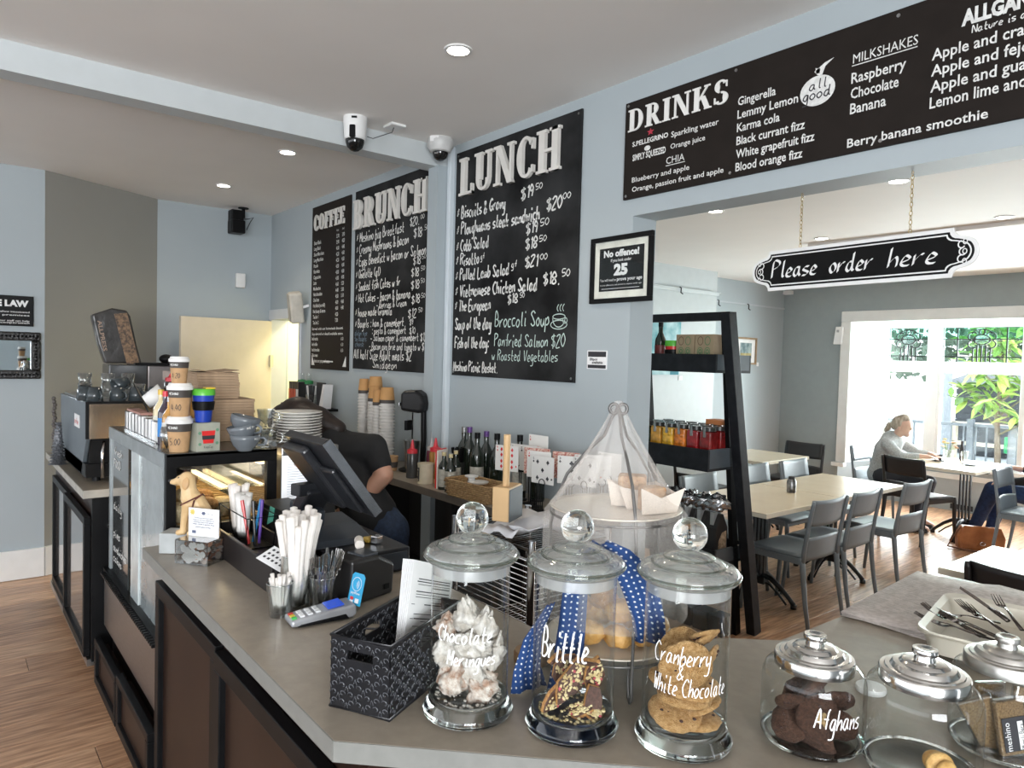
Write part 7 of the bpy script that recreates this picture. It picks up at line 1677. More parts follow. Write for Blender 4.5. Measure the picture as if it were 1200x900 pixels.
# side basket wires
m = MB()
for k in range(15): z = .86 + k * .017; m.tube([(-.2, -.165, z), (.2, -.165, z), (.205, .16, z)], .0022, 5)
m.build('side_wires', chrome_m, t, smooth='all')
for k in range(2):
    g = [[(-.11 + i * .03, -.09 + j * .03, .01 * math.sin(i * 1.7 + j + k) + .012 * math.sin(j * 1.9 + k * 2)) for i in range(8)] for j in range(7)]
    o = MB().sheet(g).build('crumpled_napkin', pm('grey_white_cloth%d' % k, (.60, .60, .62), .8, var=.06), None, smooth='all', solid=.003); tag(o, ['crumpled white napkin on the wire trolley', 'second crumpled napkin hanging nearer the jars on the trolley'][k], 'napkin', None, (-1.74 + k * .10, 1.42 + k * .06, 1.165 + k * .028), rot=(.1, -.1, k * .7))
t = thing('paddle_sign', 'pale wooden block with a dark panel and an upright wooden handle', 'wooden sign', (-1.735, 1.385, 1.195), R(30))
woodp = pm('beech', (.58, .38, .19), .5, var=.08, scale=8, stretch=(1, 1, .2))
MB().box(-.028, .028, -.055, .055, 0, .105).build('block', woodp, t, bevel=.004); MB().prism([(-.056, .0), (.056, .0), (.056, .10), (-.056, .10)], -.001, .001, T(.030, 0, 0) @ MX).build('dark_panel', pm('slate_panel', (.045, .055, .065), .5), t)
MB().cyl(.011, .105, .265, 14, T(0, -.012, 0)).build('handle', woodp, t, smooth=True)

# ---- fork box, newspaper
news = pm('newsprint', (.60, .54, .50), .85, c2=(.70, .64, .61), scale=60)
t = thing('newspaper', 'open pinkish newspaper spread under the cutlery tub', 'newspaper', (-.80, 2.28, CT), R(4))
for k in range(4):
    g = [[(-.19 + i * .06, -.26 + j * .09, .003 + k * .0035 + .003 * math.sin(i * 1.3 + k) + (.012 * max(0, math.sin(j * .6 + k)) if i > 3 else 0)) for i in range(11)] for j in range(8)]
    MB().sheet(g).build('newspaper_sheet', news, t, smooth='all', solid=.0012)
mb = MB(); rn = random.Random(8)
for c_ in range(4):
    for r__ in range(26): mb.box(-.17 + c_ * .05, -.17 + c_ * .05 + rn.uniform(.028, .042), .24 - r__ * .016, .2415 - r__ * .016, .0195, .0197)
mb.build('newsprint_lines', pm('newsprint_grey', (.34, .31, .30), .8), t)
tubm = pm('cream_tub', (.70, .66, .56), .35, var=.02)
t = thing('cutlery_tub', 'cream rectangular tub of dark steel forks on the newspaper', 'tub', (-.625, 2.07, CT + .022), R(10))
def rr_(w_, l_, r_c, n=5):
    p = []
    for cx_, cy_, a0 in ((w_ - r_c, l_ - r_c, 0), (-w_ + r_c, l_ - r_c, 90), (-w_ + r_c, -l_ + r_c, 180), (w_ - r_c, -l_ + r_c, 270)):
        for k in range(n + 1): a = R(a0 + 90 * k / n); p.append((cx_ + r_c * math.cos(a), cy_ + r_c * math.sin(a)))
    return p
m = MB(); lays = [(.105, .175, .04, .001), (.118, .19, .045, .05), (.128, .20, .05, .055), (.129, .201, .05, .050), (.127, .199, .05, .060), (.112, .184, .042, .053), (.098, .168, .038, .006)]
rows = [[(x, y, z) for x, y in rr_(a, b, c)] for a, b, c, z in lays]; n_ = len(rows[0])
for row in rows: m.v += row
for i in range(len(rows) - 1):
    for k in range(n_): m.f.append((i * n_ + k, i * n_ + (k + 1) % n_, (i + 1) * n_ + (k + 1) % n_, (i + 1) * n_ + k))
m.f.append(tuple(range((len(rows) - 1) * n_, len(rows) * n_))); m.f.append(tuple(reversed(range(n_)))); m.build('tub_body', tubm, t, smooth=True)
dst = pm('dark_polished_steel', (.13, .11, .10), .14, 1, var=.2)
def big_fork(mat):
    m = MB(); hp = [(0, 0, 0), (0, .05, .002), (0, .10, .006), (0, .125, .004)]
    m.tube(hp, [.006, .005, .003, .0032], 8, flat=(1, .45)); g = [[(x * w_, y, z) for x in (-1, -.5, 0, .5, 1)] for y, w_, z in ((.122, .004, .004), (.132, .010, .002), (.142, .012, .0), (.150, .012, .001))]
    m.sheet(g)
    for k in range(4): x = -.0105 + k * .007; m.tube([(x, .149, .001), (x, .17, .004), (x * .95, .195, .010)], [.0018, .0016, .0008], 5)
    return m.build('fork', mat, None, smooth='all')
bf = big_fork(dst); rn = random.Random(21)
fl_ = [(-.05, .03, 100, 30), (-.03, .05, 120, 26), (-.06, .0, 80, 22), (.0, .02, 95, 18), (.02, .05, 70, 24), (-.01, -.03, 110, 14), (.04, .0, 60, 20), (.03, -.04, 85, 12), (-.04, -.05, 100, 10), (.05, .07, 40, 24), (-.02, .08, 140, 14), (.01, .0, 55, 10)]
fn_l = ['upright pair at the left', 'centre left', 'far left', 'middle', 'centre right', 'lower middle', 'right', 'lower right', 'lower left', 'far right', 'back', 'bottom']
for k, (x, y, a, up_) in enumerate(fl_):
    o = bf if k == 0 else bf.copy()
    if k: col.objects.link(o)
    p = T(-.625, 2.07, 0) @ RZ(R(10)) @ Vector((x * .7 + .03, y - .02, 0)); tag(o, 'dark steel fork in the cream tub, %s of the pile' % fn_l[k], 'fork', 'forks in the cream tub', (p.x, p.y, CT + .036 + k * .0028), rot=(R(up_ * .5), 0, R(a))); o.scale = (1, .8, 1)
t = thing('table_knife', 'dark handled knife lying over the forks in the tub', 'knife', (-.60, 2.13, CT + .075), rot=(R(12), 0, R(60))); MB().tube([(0, 0, 0), (0, .03, .002), (0, .06, 0)], [.007, .009, .006], 8, flat=(1, .6)).build('handle', dst, t, smooth='all'); MB().prism([(-.006, .06), (.006, .06), (.008, .12), (.004, .17), (-.006, .16)], -.001, .001).build('blade', dst, t, bevel=.0005, seg=1)
t = thing('serving_tongs_bag', 'crumpled clear bag at the right end of the newspaper', 'bag', (-.42, 2.05, CT + .03)); g = [[(-.08 + i * .025, -.08 + j * .025, .025 * math.sin(i * 1.3) * math.cos(j * 1.7) + .03) for i in range(7)] for j in range(7)]; MB().sheet(g).build('plastic_film', thin_glass('film', (.9, .9, .92), .15, .3, 1.5, .5, dirt=.25), t)
o = MB().lathe([(0, 0), (.03, 0), (.032, .006), (.03, .012), (0, .012)], 24).build('white_lid', white_m, None, smooth=True); tag(o, 'small white disc lid behind the biscuit jar', 'lid', None, (-.70, 1.60, CT + .0005))
# ================================================================ LADDER SHELF BY THE WALL OPENING
t = thing('ladder_shelf', 'tall black wooden ladder shelf just inside the dining room', 'shelf unit', (0, 0, 0))
xr, xl = -2.45, -3.22
def stile(x, nm='side_rail'):
    MB().bar((x, 3.60, 1.995), (x, 4.0, .003), .062, .075).build(nm, blackw_m, t, bevel=.004)
for x in (xr - .03, xl): stile(x)
MB().box(xl, xr, 3.57, 3.63, 1.95, 2.0).build('top_rail', blackw_m, t, bevel=.003)
for x in (xr - .09, xl + .06): MB().bar((x, 3.66, 1.97), (x, 3.90, .003), .03, .05).build('inner_rail', black_m, t)
SH = [(1.640, 3.56, .11), (1.055, 3.52, .13), (.47, 3.62, .10)]
for z, yf, hh in SH:
    sh = MB().box(xl + .05, xr - .075, yf, yf + .36, z, z + .016).build('shelf_board', blackw_m, t)
    MB().box(xl + .05, xr - .075, yf, yf + .016, z + .016, z + hh).build('front_lip', blackw_m, sh); MB().box(xl + .05, xr - .075, yf + .344, yf + .36, z + .016, z + hh).build('back_lip', blackw_m, sh)
    for x in (xl + .05, xr - .091): MB().box(x, x + .016, yf + .016, yf + .344, z + .016, z + hh).build('side_lip', pm('lip_grey', (.06, .075, .09), .4), sh)
# top shelf: bottles, cup, boxes
bottle('sauce_bottle', 'dark bottle at the left end of the top ladder shelf', (-3.06, 3.70, 1.6565), .30, .036, wineg, black_m, .4, lab=pm('maroon', (.14, .02, .02), .5))
t = thing('reusable_cup', 'red reusable cup with a green lid and black band on the ladder shelf', 'cup', (-2.925, 3.66, 1.6565)); MB().lathe([(0, 0), (.036, 0), (.048, .145), (0, .145)], 26).build('cup_body', red_m, t, smooth=True); MB().lathe([(.043, .075), (.048, .078), (.050, .120), (.047, .122)], 26, closed=True).build('grip_band', black_m, t, smooth=True); MB().lathe([(0, .178), (.048, .178), (.051, .172), (.051, .142), (.04, .142)], 26).build('lid', grn, t, smooth=True)
kb_ = pm('brown_carton', (.36, .27, .17), .8, var=.06)
for k, x in enumerate((-2.80, -2.655)):
    t = thing('egg_symbol_box', ['brown cardboard box with round green symbols, left of the pair', 'brown cardboard box with round green symbols, beside the ladder rail'][k], 'box', (x, 3.68, 1.6565)); MB().box(-.068, .068, -.06, .06, 0, .215).build('carton', kb_, t, bevel=.002)
    mg = MB(); mk_ = MB(); P2 = page(T(0, -.0605, 0) @ MW)
    for i in range(2):
        for j in range(3): ring(mk_ if (i == 0 and j != 1) else mg, -.028 + i * .052, .055 + j * .065 - .01, .019, .025, .004, P2)
    for i, (a, b) in enumerate(((-.028, .11), (.024, .11))): ring(mg, a, b, .009, .012, .006, P2)
    mg.build('green_symbols', pm('symbol_green', (.06, .22, .09), .6), t); mk_.build('brown_symbols', pm('symbol_brown', (.13, .07, .04), .6), t)
# preserve jars with dark clip tops
pcol = [('dark green', (.03, .04, .02)), ('amber', (.42, .20, .02)), ('golden fruit', (.55, .30, .03)), ('orange fruit', (.52, .15, .02)), ('berry red', (.22, .012, .015)), ('deep red', (.16, .01, .01))]
k = 0
for row in range(3):
    for i in range(6):
        x = -3.07 + i * .095; y = 3.615 + row * .105; c_ = pcol[min(5, i)]
        t = thing('preserve_jar', '%s preserve jar in the %s row of the ladder shelf' % (c_[0], ['front', 'second', 'back'][row]), 'jar', (x, y, 1.0715), 0, 'jars of preserves on the ladder shelf')
        MB().box(-.041, .041, -.041, .041, .001, .215).build('jar_body', pm('preserve_%d' % k, c_[1], .1, c2=tuple(min(1, q * 1.8) for q in c_[1]), scale=22, detail=1, coat=1), t, bevel=.012, seg=3)
        MB().cyl(.038, .217, .240, 18).build('lid', pm('dark_lid', (.03, .03, .028), .3), t, smooth=True); MB().box(-.008, .008, -.048, -.040, .18, .245).build('clip', steel_m, t, bevel=.002)
        if i in (2, 3) and row == 0:
            for q in range(6): MB().ball(.021, 10, 8, T(-.019 + (q % 2) * .038, -.026, .085 + (q // 2) * .045)).build('fruit_half', pm('fruit_%d%d' % (k, q), tuple(min(1, v * 1.35) for v in c_[1]), .2, coat=.6), t, smooth='all')
        k += 1
o = MB().box(-.08, .08, -.05, .05, 0, .03).build('orange_box', pm('orange_card', (.55, .20, .07), .6), None); tag(o, 'flat orange box lying on the back jars of the ladder shelf', 'box', None, (-2.66, 3.83, 1.3125))
# foil packets hung under, then black bags
foil = pm('foil', (.32, .32, .33), .22, .9, c2=(.62, .62, .64), scale=24, bump=1.0, bscale=30)
for k in range(6):
    o = blob('foil_packet', foil, (-3.08 + k * .10, 3.70, .845), (.055, .07, .045), .6, 60 + k, (0, .3 * (k % 3), k), 20, 14, 3); tag(o, ['crumpled foil packet at the left under the jars', 'crumpled foil packet second from the left', 'crumpled foil packet third from the left', 'crumpled foil packet right of centre', 'crumpled foil packet second from the right', 'crumpled foil packet beside the grey box'][k], 'foil packet', 'foil packets on top of the black bags')
o = MB().box(-.10, .08, -.07, .07, 0, .05).build('pale_box', pm('pale_blue_box', (.55, .62, .68), .5), None, bevel=.002); tag(o, 'pale blue grey box lying on the black bags by the ladder rail', 'box', None, (-2.67, 3.78, .785))
bagk = pm('black_bag', (.022, .018, .017), .5, var=.2); tagm = pm('silver_tape', (.45, .46, .46), .4, .3); gro = pm('granola', (.32, .20, .12), .7, c2=(.58, .42, .28), scale=60, detail=2)
bl = ['far left', 'second from the left', 'third from the left', 'fourth from the left', 'fifth from the left', 'nearest the ladder rail']
for k in range(6):
    t = thing('granola_bag', 'upright black bag of granola with silver tape, ' + bl[k] + ' in its row', 'bag', (-3.10 + k * .098, 3.75 - .0, .4865), R(3 * math.sin(k)), 'black granola bags on the ladder shelf')
    MB(MX).prism([(-.06, 0), (.06, 0), (.055, .20), (.012, .285), (-.012, .285), (-.055, .20)], -.042, .042).build('bag_body', bagk, t, bevel=.005)
    MB().box(-.014, .014, -.047, -.01, .20, .292, RX(R(0))).build('silver_tape', tagm, t); MB().prism([(-.035, .02), (.045, .02), (.04, .18), (.0, .17), (-.03, .12)], .0424, .0434, MX).build('clear_window', gro, t)
for k in range(5):
    o = MB().box(-.05, .05, -.06, .06, 0, .12).build('stock_box', pm('stock_box%d' % k, (.03, .03, .03), .6), None); tag(o, ['left', 'second', 'middle', 'fourth', 'right'][k] + ' black carton standing on the floor under the ladder shelf', 'box', None, (-3.08 + k * .12, 3.82, .003))

# ================================================================ DINING ROOM
tt_m = pm('table_laminate', (.66, .56, .42), .22, var=.03, scale=4); te_m = pm('table_edge', (.74, .68, .56), .35, var=.02); iron = pm('cast_iron', (.010, .010, .011), .45, var=.2)
def table(label, x0, x1, y0, y1, pedestals, axis='x'):
    t = thing('dining_table', label, 'table', ((x0 + x1) / 2, (y0 + y1) / 2, 0)); w_, d_ = (x1 - x0) / 2, (y1 - y0) / 2
    MB().box(-w_, w_, -d_, d_, .708, .74).build('tabletop', tt_m, t, bevel=.004); MB().box(-w_ - .001, w_ + .001, -d_ - .001, d_ + .001, .7085, .736).build('edge_band', te_m, t)
    for px_, py_ in pedestals:
        p = MB(T(px_, py_, 0)); p.box(-.20, .20, -.03, .03, .68, .708); p.box(-.03, .03, -.20, .20, .68, .708)
        for s_ in (-.045, -.015, .015, .045): p.bar((s_, 0, .12), (s_, 0, .69), .012, .035)
        p.box(-.06, .06, -.03, .03, .12, .17); p.build('pedestal', iron, t, bevel=.002)
        for s_ in ((1, 0), (-1, 0), (0, 1), (0, -1)):
            if (axis == 'x') == (s_[0] != 0) or True:
                pts = [(.03, .18), (.10, .17), (.18, .12), (.25, .06), (.28, .028)]; m = MB(T(px_, py_, 0))
                m.tube([(s_[0] * a, s_[1] * a, z) for a, z in pts], [.022, .02, .017, .015, .018], 8); m.tube([(s_[0] * a * .9, s_[1] * a * .9, z - .045) for a, z in pts[:4]], .008, 6); m.cyl(.022, .003, .03, 10, T(s_[0] * .28, s_[1] * .28, 0)); m.build('foot', iron, t, smooth='all')
    return t
table('cream topped dining table nearest the ladder shelf, with two chairs along it', -3.20, -2.50, 4.125, 5.13, [(0, 0)]); table('cream topped dining table pushed against the far end of the nearest one', -3.20, -2.50, 5.14, 6.15, [(0, 0)])
table('cream topped table against the far left wall of the dining room', -4.55, -3.87, 6.28, 7.15, [(0, 0)])
table('cream topped window table with the seated people', -3.17, -2.45, 7.56, 8.52, [(.12, 0)])
table('cream topped table at the right edge, in front of the bare black chair', -1.36, -.62, 3.77, 4.50, [(0, 0)])
chair_g = pm('grey_polypropylene', (.17, .20, .225), .42, var=.04); chair_k = pm('black_polypropylene', (.018, .015, .015), .4, var=.1)
def make_chair(label, mat, grp):
    t = thing('dining_chair', label, 'chair', (0, 0, 0), 0, grp)
    # local: sitter faces -x, back at +x ; width along y
    W = .225
    m = MB(); g = []
    for i in range(9):
        u_ = i / 8; x = -.22 + .42 * u_; row = [(x, -W + .45 * j / 8, .455 - .012 * math.sin(PI * u_) * math.sin(PI * j / 8) - (.012 if i == 0 else 0)) for j in range(9)]; g.append(row)
    m.sheet(g); m.build('seat', mat, t, smooth='all', solid=.022)
    def bx(z): return .205 + .062 * ((z - .44) / .40) ** 1.2 if z > .44 else .205
    def panel(z0, z1, nm, curve=.025):
        g = []; 
        for i in range(7):
            z = z0 + (z1 - z0) * i / 6; g.append([(bx(z) + curve * (1 - (2 * j / 10 - 1) ** 2) - curve * .4, (-W + .012) + (2 * W - .024) * j / 10, z + .008 * (2 * j / 10 - 1) ** 2 * (1 if z1 > .7 else -1)) for j in range(11)])
        return MB().sheet(g).build(nm, mat, t, smooth='all', solid=.012)
    panel(.655, .825, 'top_rail'); panel(.43, .585, 'lower_back')
    for s_ in (-1, 1):
        y = s_ * (W - .004)
        MB().tube([(bx(z), y, z) for z in (.42, .50, .58, .66, .74, .80, .828)], [.019, .018, .017, .016, .016, .015, .012], 8, flat=(1, .8)).build('back_post', mat, t, smooth='all')
        MB().tube([(.195, y, .45), (.205, y, .40), (.215, y, .30), (.235, y + s_ * .003, .15), (.262, y + s_ * .006, .002)], [.020, .021, .019, .017, .014], 8, flat=(1.1, .8)).build('leg', mat, t, smooth='all')
        MB().tube([(-.20, y, .45), (-.205, y, .38), (-.215, y, .20), (-.235, y + s_ * .006, .002)], [.019, .019, .017, .014], 8, flat=(1.1, .8)).build('leg', mat, t, smooth='all')
        MB().box(-.20, .20, y - .01, y + .01, .405, .445).build('seat_rail', mat, t, bevel=.003)
    MB().box(-.215, -.195, -W, W, .405, .445).build('seat_rail', mat, t, bevel=.003)
    return t
cg = make_chair('grey plastic chair nearest the ladder shelf, its back to the camera', chair_g, 'grey dining chairs'); cg.location = (-2.57, 4.57, 0)
dup(cg, (-2.57, 5.09, 0), R(2), 'grey plastic chair in the middle of the three along the near tables')
dup(cg, (-2.54, 5.86, 0), R(-2), 'grey plastic chair farthest of the three along the near tables')
dup(cg, (-3.22, 5.50, 0), R(180), 'grey chair on the far side of the near tables, left one'); dup(cg, (-3.20, 6.12, 0), R(180), 'grey chair on the far side of the near tables, right one')
dup(cg, (-3.14, 4.62, 0), R(180), 'grey chair on the far side hidden behind the ladder rail')
dup(cg, (-3.50, 8.05, 0), R(180), 'grey chair under the woman in the pale jumper')
dup(cg, (-1.95, 7.47, 0), R(180), 'grey chair turned away at the right of the handbag'); dup(cg, (-1.80, 8.10, 0), R(0), 'grey chair under the person in black at the right edge')
ck = make_chair('black plastic chair with its back to the camera at the window table', chair_k, 'black dining chairs'); ck.location = (-2.93, 7.56, 0); ck.rotation_euler = (0, 0, R(-105 + 0))
dup(ck, (-4.17, 7.35, 0), R(90), 'black chair tucked behind the far left table'); dup(ck, (-4.35, 6.05, 0), R(-90), 'black chair at the near side of the far left table')
dup(ck, (-.965, 3.90, 0), R(-92), 'black chair pushed in at the table by the right edge')
# small things on tables
t = thing('sugar_can', 'small silver and black salt shaker on the near table', 'shaker', (-2.834, 5.0, .7405)); MB().lathe([(0, 0), (.032, 0), (.034, .01), (.034, .085), (.026, .10), (0, .10)], 22).build('can_body', pm('can_print', (.42, .42, .42), .3, .6, c2=(.05, .05, .05), scale=24, detail=1), t, smooth=True); MB().lathe([(0, .10), (.024, .10), (.022, .12), (0, .124)], 18).build('cap', ink_m, t, smooth=True)
t = thing('coffee_cup', 'black cup and saucer by the woman on the window table', 'cup', (-2.98, 8.12, .7405)); MB().lathe([(0, .0), (.06, .004), (.065, .01), (0, .008)], 22).build('saucer', ink_m, t, smooth=True); MB().lathe([(0, .01), (.03, .01), (.042, .065), (.038, .065), (.026, .015), (0, .015)], 20).build('cup_body', ink_m, t, smooth='all')
o = MB().lathe([(0, .0), (.05, .003), (.075, .012), (.07, .015), (0, .008)], 24).build('black_saucer', ink_m, None, smooth='all'); tag(o, 'black saucer near the front right corner of the window table', 'saucer', None, (-2.66, 8.05, .7405))
t = thing('flower_vase', 'small glass of orange and cream flowers on the window table', 'flowers', (-2.98, 8.36, .7405)); MB().lathe([(0, 0), (.035, 0), (.04, .10), (.037, .10), (.032, .006), (0, .006)], 18).build('glass', glass_m, t, smooth='all')
fm = [pm('petal_%d' % k, c_, .6) for k, c_ in enumerate([(.75, .42, .20), (.82, .74, .62), (.72, .55, .18), (.78, .60, .48)])]; stem_m = pm('stem_green', (.16, .26, .08), .6); rn = random.Random(2)
for k in range(16):
    a = rn.uniform(0, 6.28); rr = rn.uniform(.02, .10); z = rn.uniform(.13, .21); p = (rr * math.cos(a), rr * math.sin(a), z)
    MB().tube([(0, 0, .02), (p[0] * .4, p[1] * .4, z * .6), p], .002, 5).build('stem', stem_m, t); q = MB()
    for j in range(6): b = j * PI / 3; q.ball(.010, 6, 5, T(p[0] + .011 * math.cos(b), p[1] + .011 * math.sin(b), p[2]) @ SC(1, 1, .6))
    q.ball(.008, 6, 5, T(*p)); q.build('flower_head', fm[k % 4], t, smooth='all')
for k in range(2):
    o = MB().lathe([(0, 0), (.028, 0), (.032, .11), (.03, .11), (.026, .006), (0, .006)], 18).build('water_glass', glass_m, None, smooth='all'); tag(o, ['clear water glass right of the flowers', 'clear water glass nearer the cup on the window table'][k], 'glass', None, (-2.80 - .12 * k, 8.30 - .05 * k, .7405))
t = thing('pepper_grinder', 'slim black bottle standing by the flowers', 'bottle', (-2.86, 8.40, .7405)); MB().lathe([(0, 0), (.022, 0), (.022, .14), (.012, .17), (.012, .21), (0, .21)], 16).build('bottle_body', ink_m, t, smooth=True)
# handbag
t = thing('handbag', 'tan leather satchel on the floor under the window table', 'handbag', (-2.42, 7.66, .003), R(38))
tan = pm('tan_leather', (.34, .11, .03), .4, c2=(.44, .16, .05), scale=8, bump=.1); MB(MW).prism([(-.19, 0), (.19, 0), (.20, .12), (.15, .21), (-.16, .22), (-.20, .13)], -.06, .06).build('bag_body', tan, t, bevel=.02, seg=3); MB(MW).prism([(-.17, .05), (.17, .05), (.19, .13), (.15, .222), (-.16, .232), (-.19, .14)], .061, .068).build('flap', tan, t, bevel=.004); MB().tube([(math.cos(a) * .022, -.074, .07 + math.sin(a) * .016) for a in [2 * PI * k / 12 for k in range(12)]], .004, 6, True).build('buckle', chrome_m, t, smooth='all'); MB().tube([(-.17, 0, .20), (-.22, .02, .10), (-.27, .0, .012), (-.15, -.1, .010), (0, -.13, .010), (.14, -.09, .01)], .008, 6).build('strap', pm('strap_brown', (.14, .05, .02), .5), t, smooth='all')
# pictures, labels
def picture(label, y0, y1, z0, z1, fr_m, art, art2, x=DX + .003, grp=None):
    t = thing('framed_picture', label, 'picture', (x, y0, z0)); W2, H2 = y1 - y0, z1 - z0; b_ = .022; f = MB(MX)
    f.box(0, W2, 0, b_, 0, .025); f.box(0, W2, H2 - b_, H2, 0, .025); f.box(0, b_, b_, H2 - b_, 0, .025); f.box(W2 - b_, W2, b_, H2 - b_, 0, .025); f.build('frame', fr_m, t, bevel=.003)
    MB(MX).box(b_, W2 - b_, b_, H2 - b_, .0, .008).build('mat_board', paper_m, t); a = MB(MX).box(W2 * .24, W2 * .78, H2 * .24, H2 * .80, .008, .010).build('painting', art, t); MB(MX).box(W2 * .25, W2 * .77, H2 * .25, H2 * .42, .010, .0106).build('painted_field', art2, a); return t
wdf = pm('oak_frame', (.34, .22, .12), .5)
picture('wood framed small landscape picture on the dining room side wall', 7.70, 8.16, 1.69, 2.03, wdf, pm('art_blue', (.12, .20, .22), .7, c2=(.34, .42, .42), scale=14), pm('art_field', (.36, .28, .10), .7, c2=(.46, .40, .2), scale=20))
picture('edge of a second wood framed picture half hidden by the ladder rail', 7.20, 7.66, 1.70, 2.03, wdf, pm('art_pale', (.55, .50, .44), .7), pm('art_pale2', (.4, .34, .28), .7))
o = MB(MX).box(0, .045, 0, .05, 0, .003).build('price_card', paper_m, None); tag(o, 'tiny white price card beside the small landscape', 'card', None, (DX + .001, 8.20, 1.67))
t = thing('canvas_painting', 'unframed turquoise abstract canvas on the chimney breast behind the shelf', 'painting', (-4.898, 5.70, 1.56)); MB(MX).box(0, .52, 0, .60, 0, .03).build('canvas', pm('turquoise_paint', (.12, .38, .44), .7, c2=(.52, .70, .72), scale=5, detail=6), t, bevel=.002); MB(MX).box(.36, .50, .0, .18, .030, .0312).build('dark_brushwork', pm('deep_teal', (.02, .20, .26), .7, scale=10), t)
o = MB(MX).box(0, .07, 0, .05, 0, .003).build('price_card', paper_m, None); tag(o, 'small white card under the turquoise canvas', 'card', None, (-4.898, 6.24, 1.50))
for k, (x, y, z, lab) in enumerate([(-5.186, 7.60 - .3, 2.43, 'black picture hook on the rail, left one of the pair'), (-5.186, 7.93, 2.42, 'black picture hook on the rail above the small landscape'), (-4.866, 5.55 + .62, 2.47, 'black picture hook on the chimney breast rail')]):
    t = thing('picture_hook', lab, 'hook', (x, y, z)); MB().tube([(0, 0, .03), (.02, 0, .02), (.018, 0, -.03), (.03, .02, -.045)], .007, 6).build('hook', ink_m, t, smooth='all')
t = thing('floor_vent', 'small dark vent at the foot of the bay wall', 'vent', (-3.2, BY - .03, .06)); MB().box(-.12, .12, -.005, .005, -.03, .03).build('vent_plate', ink_m, t)

# ---- woman at the window table
t = thing('person', 'woman with a blonde ponytail in a pale grey jumper seated at the window table', 'person', (-3.52, 8.05, 0))
J = {'pelvis': ((0, 0, .53), (.13, .12)), 'waist': ((.02, 0, .66), (.11, .105)), 'chest': ((.06, 0, .80), (.125, .115)), 'upchest': ((.10, 0, .905), (.10, .10)), 'neck': ((.155, -.01, .975), .042), 'head': ((.215, -.015, 1.06), (.075, .082)), 'brow': ((.235, -.02, 1.10), (.068, .075)), 'chin': ((.255, -.025, 1.00), .035),
     'shR': ((.11, -.16, .89), .050), 'elR': ((.28, -.20, .77), .036), 'wrR': ((.44, -.10, .79), .025), 'palmr': ((.50, -.06, .785), (.028, .016)), 'shL': ((.11, .16, .89), .050), 'elL': ((.28, .22, .78), .036), 'wrL': ((.45, .10, .80), .025), 'palml': ((.50, .05, .80), (.028, .016)),
     'hipR': ((.06, -.09, .52), .085), 'knR': ((.45, -.12, .50), .055), 'anR': ((.40, -.12, .09), .036), 'toR': ((.53, -.12, .04), .03), 'hipL': ((.06, .09, .52), .085), 'knL': ((.45, .12, .50), .055), 'anL': ((.36, .12, .09), .036), 'toL': ((.49, .12, .04), .03)}
E = [('pelvis', 'waist'), ('waist', 'chest'), ('chest', 'upchest'), ('upchest', 'neck'), ('neck', 'head'), ('head', 'brow'), ('head', 'chin'), ('upchest', 'shR'), ('shR', 'elR'), ('elR', 'wrR'), ('wrR', 'palmr'), ('upchest', 'shL'), ('shL', 'elL'), ('elL', 'wrL'), ('wrL', 'palml'), ('pelvis', 'hipR'), ('hipR', 'knR'), ('knR', 'anR'), ('anR', 'toR'), ('pelvis', 'hipL'), ('hipL', 'knL'), ('knL', 'anL'), ('anL', 'toL')]
finger_set(J, E, 'r', J['palmr'][0], (1, .3, 0), (.3, -1, 0), (0, 0, 1), .07, .008, .5); finger_set(J, E, 'l', J['palml'][0], (1, -.3, 0), (-.3, -1, 0), (0, 0, 1), .07, .008, .5)
skin('body', J, E, skin2_m, t, vox=.008, it=3)
jm = pm('grey_jumper', (.40, .42, .42), .9, c2=(.56, .58, .58), scale=90, bump=.3)
S = {k: (J[k][0], tuple(a + .016 for a in J[k][1]) if hasattr(J[k][1], '__len__') else J[k][1] + .014) for k in ('pelvis', 'waist', 'chest', 'upchest', 'shR', 'elR', 'shL', 'elL')}
S['cuR'] = ((.41, -.118, .787), .032); S['cuL'] = ((.42, .118, .797), .032); S['nk'] = ((.13, -.004, .940), .052)
skin('jumper', S, [('pelvis', 'waist'), ('waist', 'chest'), ('chest', 'upchest'), ('upchest', 'shR'), ('shR', 'elR'), ('elR', 'cuR'), ('upchest', 'shL'), ('shL', 'elL'), ('elL', 'cuL'), ('upchest', 'nk')], jm, t)
S = {k: (J[k][0], tuple(a + .010 for a in J[k][1]) if hasattr(J[k][1], '__len__') else J[k][1] + .012) for k in ('pelvis', 'hipR', 'knR', 'anR', 'hipL', 'knL', 'anL')}
skin('trousers', S, [('pelvis', 'hipR'), ('hipR', 'knR'), ('knR', 'anR'), ('pelvis', 'hipL'), ('hipL', 'knL'), ('knL', 'anL')], pm('dark_trousers', (.02, .022, .03), .8), t)
bh = pm('ash_blonde_hair', (.30, .24, .18), .45, c2=(.55, .48, .38), scale=40, stretch=(1, 1, .3))
skin('hair', {'a': ((.185, -.012, 1.105), (.088, .092)), 'b': ((.222, -.015, 1.140), (.070, .072)), 'c': ((.135, -.008, 1.08), .055), 'd': ((.095, 0, 1.085), .020)}, [('a', 'b'), ('a', 'c'), ('c', 'd')], bh, t, vox=.005)
skin('ponytail', {'a': ((.10, 0, 1.09), .022), 'b': ((.065, .0, 1.075), .034), 'c': ((.040, 0, 1.02), .028), 'd': ((.045, 0, .965), .010)}, [('a', 'b'), ('b', 'c'), ('c', 'd')], bh, t, vox=.005)
MB().ball(1, 10, 8, T(.296, -.026, 1.058) @ RY(.3) @ SC(.014, .011, .018)).build('nose', skin2_m, t, smooth='all')
